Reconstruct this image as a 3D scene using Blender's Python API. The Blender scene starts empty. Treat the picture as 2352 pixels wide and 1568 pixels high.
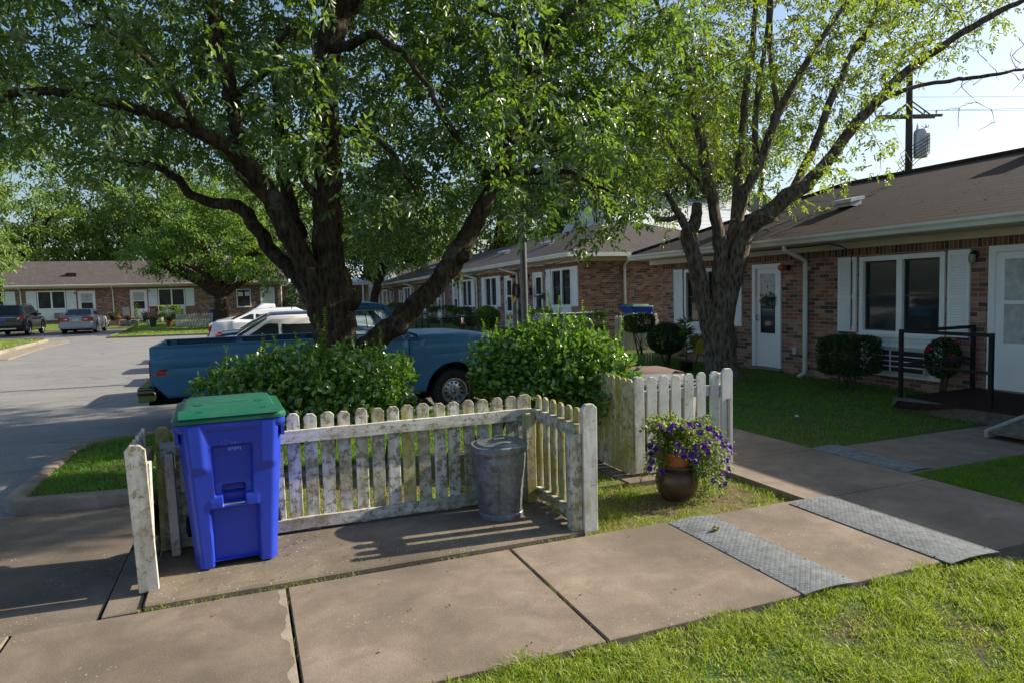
import bpy, math, random
import numpy as np
from mathutils import Vector, Matrix

random.seed(11)
rng = np.random.default_rng(11)
R = math.radians
sc = bpy.context.scene
col = sc.collection

# ---------------------------------------------------------------- camera
EYE = np.array((0.0, 0.0, 1.68))
PITCH, ROLL, YAW, FPX = 0.0712, -0.0270, 0.3715, 1573.0
fw = np.array([math.sin(YAW) * math.cos(PITCH), math.cos(YAW) * math.cos(PITCH), -math.sin(PITCH)])
_r0 = np.array([math.cos(YAW), -math.sin(YAW), 0.0])
_u0 = np.cross(_r0, fw)
rt = math.cos(ROLL) * _r0 + math.sin(ROLL) * _u0
up = -math.sin(ROLL) * _r0 + math.cos(ROLL) * _u0
cam = bpy.data.cameras.new('camera')
cam.sensor_width = 36.0
cam.lens = 36.0 * FPX / 2352.0
cam.clip_start = 0.05
cam.clip_end = 900.0
camo = bpy.data.objects.new('camera', cam)
M = Matrix.Identity(4)
for i in range(3):
    M[i][0], M[i][1], M[i][2], M[i][3] = rt[i], up[i], -fw[i], EYE[i]
camo.matrix_world = M
col.objects.link(camo)
sc.camera = camo


def P(x, y, d):
    """survey point: sight line (x, y) of the 2352 px wide survey photo, d metres out along the view axis"""
    return EYE + (fw + (x - 1176.0) / FPX * rt - (y - 784.0) / FPX * up) * d


# ---------------------------------------------------------------- world + sun
SUN_EL, SUN_AZ = R(28.5), R(-4.5)          # azimuth measured from +X towards +Y
sun_dir = Vector((math.cos(SUN_EL) * math.cos(SUN_AZ), math.cos(SUN_EL) * math.sin(SUN_AZ), math.sin(SUN_EL)))
world = bpy.data.worlds.new('World')
sc.world = world
world.use_nodes = True
wn = world.node_tree.nodes
sky = wn.new('ShaderNodeTexSky')
sky.sky_type = 'NISHITA'
sky.sun_disc = False
sky.sun_elevation = SUN_EL
sky.sun_rotation = R(90) - SUN_AZ
sky.altitude = 150
sky.air_density = 1.2
sky.dust_density = 2.4
sky.ozone_density = 3.0
wn['Background'].inputs['Strength'].default_value = 0.095
world.node_tree.links.new(sky.outputs['Color'], wn['Background'].inputs['Color'])
sl = bpy.data.lights.new('sun', 'SUN')
sl.energy = 5.0
sl.angle = R(0.53)
sl.color = (1.0, 0.90, 0.74)
so = bpy.data.objects.new('sun', sl)
so.rotation_euler = sun_dir.to_track_quat('Z', 'Y').to_euler()
so.location = (30, -5, 30)
col.objects.link(so)
sc.view_settings.view_transform = 'Standard'
sc.view_settings.look = 'None'
sc.view_settings.gamma = 1.0
sc.view_settings.exposure = 0.88
sc.cycles.max_bounces = 8
sc.cycles.transparent_max_bounces = 8
sc.cycles.caustics_reflective = False
sc.cycles.caustics_refractive = False


# ---------------------------------------------------------------- object helpers
def tag(o, label=None, cat=None, group=None, kind=None):
    if label: o['label'] = label
    if cat: o['category'] = cat
    if group: o['group'] = group
    if kind: o['kind'] = kind
    return o


def thing(name, label, cat, loc=(0, 0, 0), group=None):
    o = bpy.data.objects.new(name, None)
    o.empty_display_size = 0.2
    o.location = loc
    col.objects.link(o)
    return tag(o, label, cat, group)


LOCAL = set()      # things modelled about their own origin, then moved


def attach(o, parent):
    if parent is not None:
        o.parent = parent
        if parent.type == 'EMPTY' and parent.name not in LOCAL:
            o.matrix_parent_inverse = Matrix.Translation(-Vector(parent.location))
    return o


def copy_tree(o, parent=None):
    c = o.copy()
    col.objects.link(c)
    if parent is not None:
        c.parent = parent
    for ch in list(o.children):
        copy_tree(ch, c)
    return c


class MB:
    """collects shapes and links them as one mesh object"""
    def __init__(self):
        self.v, self.f, self.m, self.cur = [], [], [], 0

    def add(self, vs, fs):
        n = len(self.v)
        self.v.extend([tuple(map(float, p)) for p in vs])
        for f in fs:
            self.f.append([n + i for i in f])
            self.m.append(self.cur)
        return self

    def quad(self, *p):
        return self.add(p, [list(range(len(p)))])

    def box(self, x0, y0, z0, x1, y1, z1):
        if x1 < x0: x0, x1 = x1, x0
        if y1 < y0: y0, y1 = y1, y0
        if z1 < z0: z0, z1 = z1, z0
        v = [(x0, y0, z0), (x1, y0, z0), (x1, y1, z0), (x0, y1, z0), (x0, y0, z1), (x1, y0, z1), (x1, y1, z1), (x0, y1, z1)]
        return self.add(v, [(3, 2, 1, 0), (4, 5, 6, 7), (0, 1, 5, 4), (1, 2, 6, 5), (2, 3, 7, 6), (3, 0, 4, 7)])

    def beam(self, p, q, w, h, upv=(0, 0, 1)):
        p, q = Vector(p), Vector(q)
        d = (q - p).normalized()
        s = d.cross(Vector(upv))
        if s.length < 1e-4: s = d.cross(Vector((1, 0, 0)))
        s.normalize()
        u = s.cross(d)
        v = []
        for c in (p, q):
            for a, b in ((-1, -1), (1, -1), (1, 1), (-1, 1)):
                v.append(c + s * (a * w / 2) + u * (b * h / 2))
        return self.add(v, [(3, 2, 1, 0), (4, 5, 6, 7), (0, 1, 5, 4), (1, 2, 6, 5), (2, 3, 7, 6), (3, 0, 4, 7)])

    def tube(self, pts, rad, n=8, cap=True, wob=0.0):
        pts = [Vector(p) for p in pts]
        if not hasattr(rad, '__len__'): rad = [rad] * len(pts)
        rings, prev = [], None
        ph = [random.uniform(0, 6.28) for _ in range(4)]
        for i, p in enumerate(pts):
            d = (pts[min(i + 1, len(pts) - 1)] - pts[max(i - 1, 0)])
            if d.length < 1e-9: d = Vector((0, 0, 1))
            d.normalize()
            a = prev if prev is not None else (Vector((0, 0, 1)) if abs(d.z) < .9 else Vector((1, 0, 0)))
            s = d.cross(a)
            if s.length < 1e-5: s = d.cross(Vector((0, 1, 0)))
            s.normalize()
            u = s.cross(d)
            prev = u
            ring = []
            for k in range(n):
                t = 2 * math.pi * k / n
                r = rad[i] * (1 + (wob * (.45 * math.sin(3 * t + ph[0] + .25 * i) + .35 * math.sin(5 * t + ph[1] - .13 * i) + .3 * math.sin(2 * t + ph[2] + .4 * i)) if wob else 0))
                ring.append(p + s * (math.cos(t) * r) + u * (math.sin(t) * r))
            rings.append(ring)
        vs = [v for r in rings for v in r]
        fs = []
        for i in range(len(rings) - 1):
            for k in range(n):
                a, b = i * n + k, i * n + (k + 1) % n
                fs.append((a, b, b + n, a + n))
        if cap:
            fs.append(tuple(range(n - 1, -1, -1)))
            e = (len(rings) - 1) * n
            fs.append(tuple(e + k for k in range(n)))
        return self.add(vs, fs)

    def lathe(self, prof, n=24, c=(0, 0, 0), mat=None):
        vs, fs = [], []
        for r, z in prof:
            for k in range(n):
                t = 2 * math.pi * k / n
                vs.append(Vector((r * math.cos(t), r * math.sin(t), z)))
        if mat is not None: vs = [mat @ v for v in vs]
        vs = [v + Vector(c) for v in vs]
        for i in range(len(prof) - 1):
            for k in range(n):
                a, b = i * n + k, i * n + (k + 1) % n
                fs.append((a, b, b + n, a + n))
        return self.add(vs, fs)

    def prism(self, poly, lo, hi, axis='y'):
        """extrude a 2D outline; axis y: poly is (x, z); axis x: poly is (y, z); axis z: poly is (x, y)"""
        f = {'y': lambda a, b, t: (a, t, b), 'x': lambda a, b, t: (t, a, b), 'z': lambda a, b, t: (a, b, t)}[axis]
        n = len(poly)
        vs = [f(a, b, lo) for a, b in poly] + [f(a, b, hi) for a, b in poly]
        fs = [tuple(range(n - 1, -1, -1)), tuple(range(n, 2 * n))]
        fs += [(i, (i + 1) % n, n + (i + 1) % n, n + i) for i in range(n)]
        return self.add(vs, fs)

    def grid(self, rows, closed=False):
        n = len(rows[0])
        vs = [p for r in rows for p in r]
        fs = []
        for i in range(len(rows) - 1):
            for k in range(n if closed else n - 1):
                a, b = i * n + k, i * n + (k + 1) % n
                fs.append((a, b, b + n, a + n))
        return self.add(vs, fs)

    def cap(self, ring):
        return self.add(ring, [tuple(range(len(ring)))])

    def build(self, name, mat, parent=None, smooth=False, bevel=0.0, fix=True):
        me = bpy.data.meshes.new(name)
        me.from_pydata(self.v, [], self.f)
        mats = mat if isinstance(mat, (list, tuple)) else [mat]
        for m in mats: me.materials.append(m)
        if len(mats) > 1:
            me.polygons.foreach_set('material_index', self.m)
        if fix:
            import bmesh
            bm = bmesh.new()
            bm.from_mesh(me)
            if bevel:
                bmesh.ops.remove_doubles(bm, verts=bm.verts, dist=1e-5)
                es = [e for e in bm.edges if len(e.link_faces) == 2 and e.calc_face_angle(0) > R(35)]
                bmesh.ops.bevel(bm, geom=es, offset=bevel, segments=1, affect='EDGES', clamp_overlap=True)
            bmesh.ops.recalc_face_normals(bm, faces=bm.faces)
            bm.to_mesh(me)
            bm.free()
        o = bpy.data.objects.new(name, me)
        col.objects.link(o)
        if smooth:
            me.polygons.foreach_set('use_smooth', [True] * len(me.polygons))
            if smooth != 'all':
                try: me.set_sharp_from_angle(angle=R(smooth if smooth is not True else 40))
                except Exception: pass
        return attach(o, parent)


def raw_mesh(name, verts, tris, mat, parent=None, nper=3):
    """big leaf and grass meshes straight from arrays"""
    me = bpy.data.meshes.new(name)
    verts = np.ascontiguousarray(verts, dtype=np.float32).reshape(-1, 3)
    tris = np.ascontiguousarray(tris, dtype=np.int32)
    nf = tris.shape[0]
    me.vertices.add(len(verts))
    me.vertices.foreach_set('co', verts.ravel())
    me.loops.add(nf * nper)
    me.loops.foreach_set('vertex_index', tris.ravel())
    me.polygons.add(nf)
    me.polygons.foreach_set('loop_start', np.arange(0, nf * nper, nper, dtype=np.int32))
    me.polygons.foreach_set('loop_total', np.full(nf, nper, dtype=np.int32))
    me.materials.append(mat)
    me.update(calc_edges=True)
    o = bpy.data.objects.new(name, me)
    col.objects.link(o)
    return attach(o, parent)


def unit(a):
    return a / np.maximum(np.linalg.norm(a, axis=-1, keepdims=True), 1e-9)


def leaves(name, base, d, n, L, W, mat, parent=None, fold=0.25, broad=0.45):
    """folded leaves: base, left, tip, right"""
    base = np.asarray(base, float); d = unit(np.asarray(d, float)); n = np.asarray(n, float)
    N = len(base)
    s = unit(np.cross(d, n)); nn = np.cross(s, d)
    L = np.broadcast_to(np.asarray(L, float), (N,))[:, None]
    W = np.broadcast_to(np.asarray(W, float), (N,))[:, None]
    mid = base + d * L * broad
    v = np.stack([base, mid + s * W * .5 + nn * W * fold, base + d * L - nn * L * .12, mid - s * W * .5 + nn * W * fold], 1)
    i = np.arange(N)[:, None] * 4
    t = np.concatenate([i + np.array([[0, 2, 1]]), i + np.array([[0, 3, 2]])], 1).reshape(-1, 3)
    return raw_mesh(name, v, t, mat, parent)


def ovals(name, base, d, n, L, W, mat, parent=None, fold=0.15):
    """rounder folded leaves, six outline points"""
    base = np.asarray(base, float); d = unit(np.asarray(d, float)); n = np.asarray(n, float)
    N = len(base)
    s = unit(np.cross(d, n)); nn = np.cross(s, d)
    L = np.broadcast_to(np.asarray(L, float), (N,))[:, None]
    W = np.broadcast_to(np.asarray(W, float), (N,))[:, None]
    a, b = base + d * L * .33, base + d * L * .72
    v = np.stack([base, a + s * W * .5 + nn * W * fold, b + s * W * .46 + nn * W * fold, base + d * L - nn * L * .1,
                  b - s * W * .46 + nn * W * fold, a - s * W * .5 + nn * W * fold], 1)
    i = np.arange(N)[:, None] * 6
    t = np.concatenate([i + np.array([[0, 3, 2, 1]]), i + np.array([[0, 5, 4, 3]])], 1).reshape(-1, 4)
    return raw_mesh(name, v, t, mat, parent, 4)


def rdirs(n):
    return unit(rng.normal(size=(n, 3)))


# ---------------------------------------------------------------- materials
class NT:
    def __init__(self, name):
        self.m = bpy.data.materials.new(name)
        self.m.use_nodes = True
        self.t = self.m.node_tree
        self.b = self.t.nodes['Principled BSDF']

    def n(self, typ, **kw):
        x = self.t.nodes.new('ShaderNode' + typ)
        for k, v in kw.items():
            if hasattr(x, k): setattr(x, k, v)
            else: x.inputs[k.replace('_', ' ')].default_value = v
        return x

    def l(self, a, b):
        self.t.links.new(a, b)

    def coord(self, kind='Object', scale=None):
        c = self.n('TexCoord').outputs[kind]
        if scale is not None:
            mp = self.n('Mapping'); mp.inputs['Scale'].default_value = scale
            self.l(c, mp.inputs['Vector']); c = mp.outputs['Vector']
        return c

    def noise(self, vec, scale, detail=4, rough=.55, dist=0):
        x = self.n('TexNoise'); x.inputs['Scale'].default_value = scale; x.inputs['Detail'].default_value = detail
        x.inputs['Roughness'].default_value = rough; x.inputs['Distortion'].default_value = dist
        self.l(vec, x.inputs['Vector'])
        return x.outputs['Fac']

    def voronoi(self, vec, scale, out='Color', feature='F1', rnd=1.0):
        x = self.n('TexVoronoi'); x.feature = feature; x.inputs['Scale'].default_value = scale
        x.inputs['Randomness'].default_value = rnd
        self.l(vec, x.inputs['Vector'])
        return x.outputs[out]

    def ramp(self, fac, stops, interp='LINEAR'):
        x = self.n('ValToRGB'); r = x.color_ramp; r.interpolation = interp
        while len(r.elements) < len(stops): r.elements.new(.5)
        for e, (p, c) in zip(r.elements, stops):
            e.position = p
            e.color = (c, c, c, 1) if not hasattr(c, '__len__') else (*c, 1)
        self.l(fac, x.inputs['Fac'])
        return x.outputs['Color']

    def mix(self, fac, a, b, blend='MIX'):
        x = self.n('MixRGB'); x.blend_type = blend
        for s, v in (('Fac', fac), ('Color1', a), ('Color2', b)):
            if hasattr(v, 'is_linked') or hasattr(v, 'links'): self.l(v, x.inputs[s])
            elif s == 'Fac': x.inputs[s].default_value = v
            else: x.inputs[s].default_value = (*v, 1)
        return x.outputs['Color']

    def math(self, op, a, b=0.0):
        x = self.n('Math'); x.operation = op
        for i, v in enumerate((a, b)):
            if hasattr(v, 'links'): self.l(v, x.inputs[i])
            else: x.inputs[i].default_value = v
        return x.outputs[0]

    def sep(self, vec):
        x = self.n('SeparateXYZ'); self.l(vec, x.inputs[0]); return x.outputs

    def comb(self, a, b, c):
        x = self.n('CombineXYZ')
        for i, v in enumerate((a, b, c)):
            if hasattr(v, 'links'): self.l(v, x.inputs[i])
            else: x.inputs[i].default_value = v
        return x.outputs[0]

    def bump(self, h, strength=.3, dist=.01):
        x = self.n('Bump'); x.inputs['Strength'].default_value = strength; x.inputs['Distance'].default_value = dist
        self.l(h, x.inputs['Height']); self.l(x.outputs[0], self.b.inputs['Normal'])

    def out(self, colr, rough=.6, metal=0.0, spec=.5):
        for s, v in (('Base Color', colr), ('Roughness', rough), ('Metallic', metal), ('Specular IOR Level', spec)):
            if hasattr(v, 'links'): self.l(v, self.b.inputs[s])
            else: self.b.inputs[s].default_value = (*v, 1) if hasattr(v, '__len__') else v
        return self.m


def plain(name, c, rough=.5, metal=0.0, spec=.5, vary=.12, scale=6.0, bump=0.0, coat=0.0):
    t = NT(name)
    v = t.coord()
    k = t.ramp(t.noise(v, scale, 5), [(.3, tuple(x * (1 - vary) for x in c)), (.7, tuple(min(1, x * (1 + vary)) for x in c))])
    if bump: t.bump(t.noise(v, scale * 9, 4), bump, .004)
    m = t.out(k, rough, metal, spec)
    if coat:
        t.b.inputs['Coat Weight'].default_value = coat
        t.b.inputs['Coat Roughness'].default_value = .06
    return m


def leafmat(name, dark, light, trans, rough=.35, spec=.5, tw=.35, pale=None):
    t = NT(name)
    g = t.n('NewGeometry')
    k = t.ramp(g.outputs['Random Per Island'], [(0, dark), (1, light)] if not pale else [(0, dark), (.74, light), (.80, pale), (1, tuple(x * 1.25 for x in pale))])
    t.out(k, rough, 0, spec)
    tr = t.n('BsdfTranslucent')
    tr.inputs['Color'].default_value = (*trans, 1)
    mx = t.n('MixShader'); mx.inputs[0].default_value = tw
    t.l(t.b.outputs[0], mx.inputs[1]); t.l(tr.outputs[0], mx.inputs[2])
    t.l(mx.outputs[0], t.t.nodes['Material Output'].inputs['Surface'])
    return t.m


def m_concrete(name, base, warm=1.0, pebbles=.5, seedz=0.0, dark=.58):
    t = NT(name)
    v = t.coord()
    big = t.noise(v, .9, 5, .6)
    fine = t.noise(v, 150, 4, .75)
    c = t.ramp(big, [(.34, tuple(x * dark for x in base)), (.5, base), (.66, tuple(min(1, x * 1.3) for x in base))])
    st = t.ramp(t.noise(v, 4.2, 6, .65, .6), [(.42, .0), (.62, 1.0)])
    c = t.mix(t.math('MULTIPLY', t.ramp(t.noise(v, 1.7, 7, .7, .9), [(.46, .0), (.66, 1.0)]), .55), c, tuple(x * .55 for x in base))
    c = t.mix(t.math('MULTIPLY', st, .5), c, tuple(x * .62 for x in base))
    c = t.mix(1.0, c, t.ramp(fine, [(.28, .62), (.72, 1.36)]), 'MULTIPLY')
    isl = t.n('NewGeometry').outputs['Random Per Island']
    c = t.mix(1.0, c, t.ramp(isl, [(0, .86), (1, 1.12)]), 'MULTIPLY')
    # exposed pale pebbles in patches
    dots = t.ramp(t.voronoi(v, 46, 'Distance'), [(.16, 1.0), (.24, 0.0)])
    pick = t.ramp(t.noise(v, 23, 2), [(.52, 0.0), (.56, 1.0)])
    patch = t.ramp(t.noise(v, 1.6, 4), [(.62 - .25 * pebbles, 0.0), (.8 - .25 * pebbles, 1.0)])
    c = t.mix(t.math('MULTIPLY', t.math('MULTIPLY', dots, pick), t.math('MULTIPLY', patch, .85)), c, (.52, .49, .44))
    grit = t.ramp(t.voronoi(v, 130, 'Distance'), [(.1, 1.0), (.2, 0.0)])
    c = t.mix(t.math('MULTIPLY', grit, .35), c, tuple(x * .4 for x in base))
    t.bump(t.mix(.5, fine, t.voronoi(v, 90, 'Distance')), .35, .004)
    return t.out(c, .86, 0, .3)


def m_asphalt():
    t = NT('asphalt')
    v = t.coord()
    c = t.ramp(t.noise(v, .35, 6, .6), [(.3, (.20, .195, .19)), (.7, (.29, .275, .262))])
    ag = t.voronoi(v, 70, 'Color')
    c = t.mix(.45, c, t.ramp(ag, [(.2, (.11, .108, .106)), (.85, (.37, .355, .34))]))
    st = t.ramp(t.noise(t.coord(scale=(.5, 2.2, 1)), 1.3, 6, .65, .8), [(.46, 0.0), (.66, 1.0)])
    c = t.mix(t.math('MULTIPLY', st, .5), c, (.16, .15, .14))
    oil = t.ramp(t.noise(v, .9, 6, .7, .5), [(.58, 0.0), (.7, 1.0)])
    c = t.mix(t.math('MULTIPLY', oil, .55), c, (.10, .095, .09))
    cr = t.ramp(t.voronoi(t.coord(scale=(.22, .5, 1)), 1.0, 'Distance', 'DISTANCE_TO_EDGE'), [(.0, 1.0), (.012, 0.0)])
    c = t.mix(t.math('MULTIPLY', cr, .5), c, (.05, .05, .05))
    t.bump(t.voronoi(v, 70, 'Distance'), .25, .004)
    return t.out(c, .8, 0, .35)


def m_brick(name, soldier=False):
    t = NT(name)
    s = t.sep(t.coord())
    vec = t.comb(t.math('ADD', s[0], s[1]), s[2], 0.0)
    b = t.n('TexBrick')
    b.offset = 0.0 if soldier else .5
    for k, val in (('Scale', 1.0), ('Mortar Size', .0055), ('Mortar Smooth', .2), ('Bias', 0.0),
                   ('Brick Width', .0685 if soldier else .208), ('Row Height', .205 if soldier else .0685)):
        b.inputs[k].default_value = val
    b.inputs['Color1'].default_value = (0, 0, 0, 1)
    b.inputs['Color2'].default_value = (1, 1, 1, 1)
    b.inputs['Mortar'].default_value = (.5, .5, .5, 1)
    t.l(vec, b.inputs['Vector'])
    if soldier:
        st = [(0, (.05, .035, .03)), (.3, (.13, .065, .045)), (.55, (.21, .10, .06)), (.8, (.26, .14, .09)), (1, (.09, .05, .04))]
    else:
        st = [(0, (.075, .062, .06)), (.16, (.12, .085, .08)), (.3, (.24, .105, .075)), (.5, (.30, .135, .095)), (.68, (.33, .19, .14)),
              (.85, (.40, .25, .19)), (1.0, (.19, .095, .075))]
    c = t.ramp(b.outputs['Color'], st)
    c = t.mix(.35, c, t.mix(1.0, c, t.ramp(t.noise(vec, 30, 4), [(.3, .45), (.75, 1.35)]), 'MULTIPLY'))
    c = t.mix(b.outputs['Fac'], c, (.34, .29, .25))
    t.bump(t.math('MULTIPLY', b.outputs['Fac'], -1.0), .6, .008)
    return t.out(c, .85, 0, .25)


def m_shingle(name, base, moss=.3, ax=0):
    t = NT(name)
    s = t.sep(t.coord())
    vec = t.comb(t.math('MULTIPLY', s[1 - ax], 1.0), t.math('ADD', s[ax], t.math('MULTIPLY', s[2], .33)), 0.0)
    b = t.n('TexBrick')
    for k, val in (('Scale', 1.0), ('Mortar Size', .006), ('Mortar Smooth', .6), ('Brick Width', .30), ('Row Height', .20)):
        b.inputs[k].default_value = val
    b.inputs['Color1'].default_value = (.15, .15, .15, 1)
    b.inputs['Color2'].default_value = (.85, .85, .85, 1)
    b.inputs['Mortar'].default_value = (0, 0, 0, 1)
    t.l(vec, b.inputs['Vector'])
    lo, hi = tuple(x * .6 for x in base), tuple(min(1, x * 1.35) for x in base)
    c = t.ramp(b.outputs['Color'], [(0, tuple(x * .3 for x in base)), (.15, lo), (.85, hi)])
    row = t.math('FRACT', t.math('DIVIDE', t.math('ADD', s[ax], t.math('ADD', t.math('MULTIPLY', s[2], .33), t.math('MULTIPLY', t.noise(t.coord(), 3, 3), .03))), .20))
    v = t.coord()
    c = t.mix(.55, c, t.ramp(t.noise(v, .8, 6, .65), [(.3, lo), (.7, hi)]))
    c = t.mix(.3, c, t.ramp(t.noise(v, 90, 2), [(.3, tuple(x * .5 for x in base)), (.7, tuple(x * 1.6 for x in base))]))
    c = t.mix(t.ramp(row, [(.0, 1.0), (.34, 0.0)]), c, tuple(x * .15 for x in base))
    c = t.mix(t.ramp(row, [(.5, 0.0), (1.0, .55)]), c, tuple(min(1, x * 2.3) for x in base))
    c = t.mix(t.ramp(t.noise(t.coord(scale=(3.0, .25, 3.0)), 2.6, 6, .7), [(.5, 0.0), (.72, .6)]), c, tuple(min(1, x * 2.1) for x in base))
    t.bump(t.math('ADD', row, t.math('MULTIPLY', t.noise(v, 40, 3), .5)), .6, .012)
    return t.out(c, .9, 0, .25)


def m_oldpaint(name, worn=.5, algae=.5, along=2, white=(.78, .76, .68), wood=(.25, .22, .15), green=(.27, .245, .035)):
    """thin old paint over weathered wood: streaks along the grain, chips, green growth"""
    t = NT(name)
    sc_ = [1.0, 1.0, 1.0]; sc_[along] = .16
    v = t.coord()
    rnd = t.n('ObjectInfo').outputs['Random']
    sh = t.n('VectorMath'); sh.operation = 'ADD'
    t.l(v, sh.inputs[0]); t.l(t.comb(t.math('MULTIPLY', rnd, 9.0), t.math('MULTIPLY', rnd, 5.0), t.math('MULTIPLY', rnd, 7.0)), sh.inputs[1])
    v = sh.outputs[0]
    mp = t.n('Mapping'); mp.inputs['Scale'].default_value = tuple(sc_); t.l(v, mp.inputs['Vector'])
    g = mp.outputs['Vector']
    grain = t.noise(g, 75, 7, .72)
    streak = t.noise(g, 16, 6, .68)
    blot = t.noise(v, 19, 7, .70, .4)
    k = t.math('ADD', t.math('ADD', t.math('MULTIPLY', streak, .45), t.math('MULTIPLY', blot, .40)), t.math('ADD', t.math('MULTIPLY', grain, .15), t.math('MULTIPLY', t.math('SUBTRACT', rnd, .5), .09)))
    th = .64 - .24 * worn
    soft = t.ramp(k, [(th - .09, 0.0), (th + .07, 1.0)])
    chips = t.ramp(t.math('ADD', t.math('MULTIPLY', blot, .7), t.math('MULTIPLY', grain, .3)), [(th + .03, 0.0), (th + .042, 1.0)])
    w = t.ramp(grain, [(.3, tuple(x * .55 for x in wood)), (.7, tuple(x * 1.35 for x in wood))])
    pw = t.ramp(t.noise(v, 5, 5), [(.3, tuple(x * .74 for x in white)), (.7, white)])
    pw = t.mix(t.ramp(grain, [(.25, .55), (.5, 0.0)]), pw, tuple(x * .5 for x in white))
    c = t.mix(t.math('MULTIPLY', soft, .80), pw, w)
    c = t.mix(chips, c, w)
    al = t.ramp(t.math('ADD', t.math('MULTIPLY', t.noise(v, 4.5, 5, .6), .6), t.math('MULTIPLY', streak, .4)), [(.60 - .26 * algae, 0.0), (.80 - .22 * algae, 1.0)])
    c = t.mix(t.math('MULTIPLY', al, .30 + .45 * algae), c, t.mix(grain, tuple(x * .55 for x in green), tuple(x * 1.5 for x in green)))
    fl = t.ramp(t.math('ABSOLUTE', t.math('SUBTRACT', t.math('ADD', t.math('MULTIPLY', blot, .7), t.math('MULTIPLY', grain, .3)), th + .036)), [(.0, 1.0), (.010, 0.0)])
    c = t.mix(t.math('MULTIPLY', fl, .45), c, (.07, .06, .045))
    t.bump(t.mix(.6, grain, t.math('SUBTRACT', 1.0, chips)), .6, .004)
    return t.out(c, .8, 0, .3)


def m_galv(name='galvanised', base=(.235, .255, .27), metal=.65, rmin=.38):
    t = NT(name)
    v = t.coord()
    sp = t.ramp(t.voronoi(v, 38, 'Color'), [(.2, tuple(x * .55 for x in base)), (.8, tuple(x * 1.2 for x in base))])
    c = t.mix(.55, sp, t.ramp(t.noise(v, 9, 6, .7, .8), [(.35, tuple(x * .55 for x in base)), (.62, tuple(x * 1.25 for x in base))]))
    t.bump(t.noise(v, 5, 3), .25, .01)
    return t.out(c, t.ramp(t.noise(v, 14, 4), [(.3, rmin), (.7, min(.8, rmin + .24))]), metal, .5)


def m_bark(name, base, lichen=.35):
    t = NT(name)
    v = t.coord(scale=(1, 1, .28))
    r = t.noise(v, 26, 7, .72, .6)
    rd = t.voronoi(v, 22, 'Distance', 'F1')
    c = t.ramp(t.mix(.5, r, rd), [(.3, tuple(x * .3 for x in base)), (.48, base), (.72, tuple(x * 1.9 for x in base))])
    li = t.ramp(t.noise(t.coord(), 3.3, 6, .65), [(.56, 0.0), (.66, 1.0)])
    c = t.mix(t.math('MULTIPLY', li, lichen), c, (.19, .20, .17))
    t.bump(t.mix(.5, r, rd), 1.0, .03)
    return t.out(c, .9, 0, .2)


def m_ground(name, soil, grass, amt=.5):
    t = NT(name)
    v = t.coord()
    c = t.ramp(t.noise(v, 18, 6, .7), [(.3, tuple(x * .5 for x in soil)), (.7, tuple(x * 1.3 for x in soil))])
    c = t.mix(t.ramp(t.noise(v, 2.3, 5, .6), [(.62 - .3 * amt, 0.0), (.8 - .3 * amt, 1.0)]), c,
              t.ramp(t.noise(v, 70, 3), [(.3, tuple(x * .6 for x in grass)), (.7, tuple(x * 1.5 for x in grass))]))
    t.bump(t.noise(v, 60, 4), .8, .02)
    return t.out(c, .95, 0, .15)


def m_bladegrass(name, cols, trans, tw=.4, dry=.5):
    t = NT(name)
    g = t.n('NewGeometry')
    n = len(cols)
    k = t.ramp(g.outputs['Random Per Island'], [(i / (n - 1), c) for i, c in enumerate(cols)])
    v = t.coord()
    patch = t.ramp(t.noise(v, 2.1, 6, .7, .6), [(.50, 0.0), (.68, 1.0)])
    k = t.mix(t.math('MULTIPLY', patch, dry), k, t.ramp(g.outputs['Random Per Island'], [(0, (.16, .19, .04)), (.5, (.30, .27, .10)), (1, (.42, .36, .18))]))
    rich = t.ramp(t.noise(t.coord(scale=(1.3, 1, 1)), 3.3, 5, .65), [(.48, 0.0), (.62, 1.0)])
    k = t.mix(t.math('MULTIPLY', rich, .45), k, tuple(x * .75 for x in cols[1]))
    t.out(k, .5, 0, .35)
    tr = t.n('BsdfTranslucent'); tr.inputs['Color'].default_value = (*trans, 1)
    mx = t.n('MixShader'); mx.inputs[0].default_value = tw
    t.l(t.b.outputs[0], mx.inputs[1]); t.l(tr.outputs[0], mx.inputs[2])
    t.l(mx.outputs[0], t.t.nodes['Material Output'].inputs['Surface'])
    return t.m


def m_paint(name, c, rough=.3, coat=.6, vary=.06, spec=.5, metal=0.0, dust=.0):
    t = NT(name)
    v = t.coord()
    k = t.ramp(t.noise(v, 1.7, 5), [(.3, tuple(x * (1 - vary) for x in c)), (.7, tuple(min(1, x * (1 + vary)) for x in c))])
    if dust:
        k = t.mix(t.math('MULTIPLY', t.ramp(t.noise(v, 4, 6, .7), [(.4, 0.0), (.75, 1.0)]), dust), k, (.3, .28, .25))
    m = t.out(k, t.ramp(t.noise(v, 6, 4), [(.3, rough * .8), (.7, rough * 1.25)]), metal, spec)
    t.b.inputs['Coat Weight'].default_value = coat
    t.b.inputs['Coat Roughness'].default_value = .08
    return m


def m_glass(name, tint=(.012, .016, .018), rough=.03, vary=0.0):
    t = NT(name)
    v = t.coord()
    k = t.ramp(t.noise(v, 2.2, 3), [(.35, tint), (.7, tuple(x * (1 + vary) for x in tint))])
    return t.out(k, rough, 0, .38)


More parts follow.
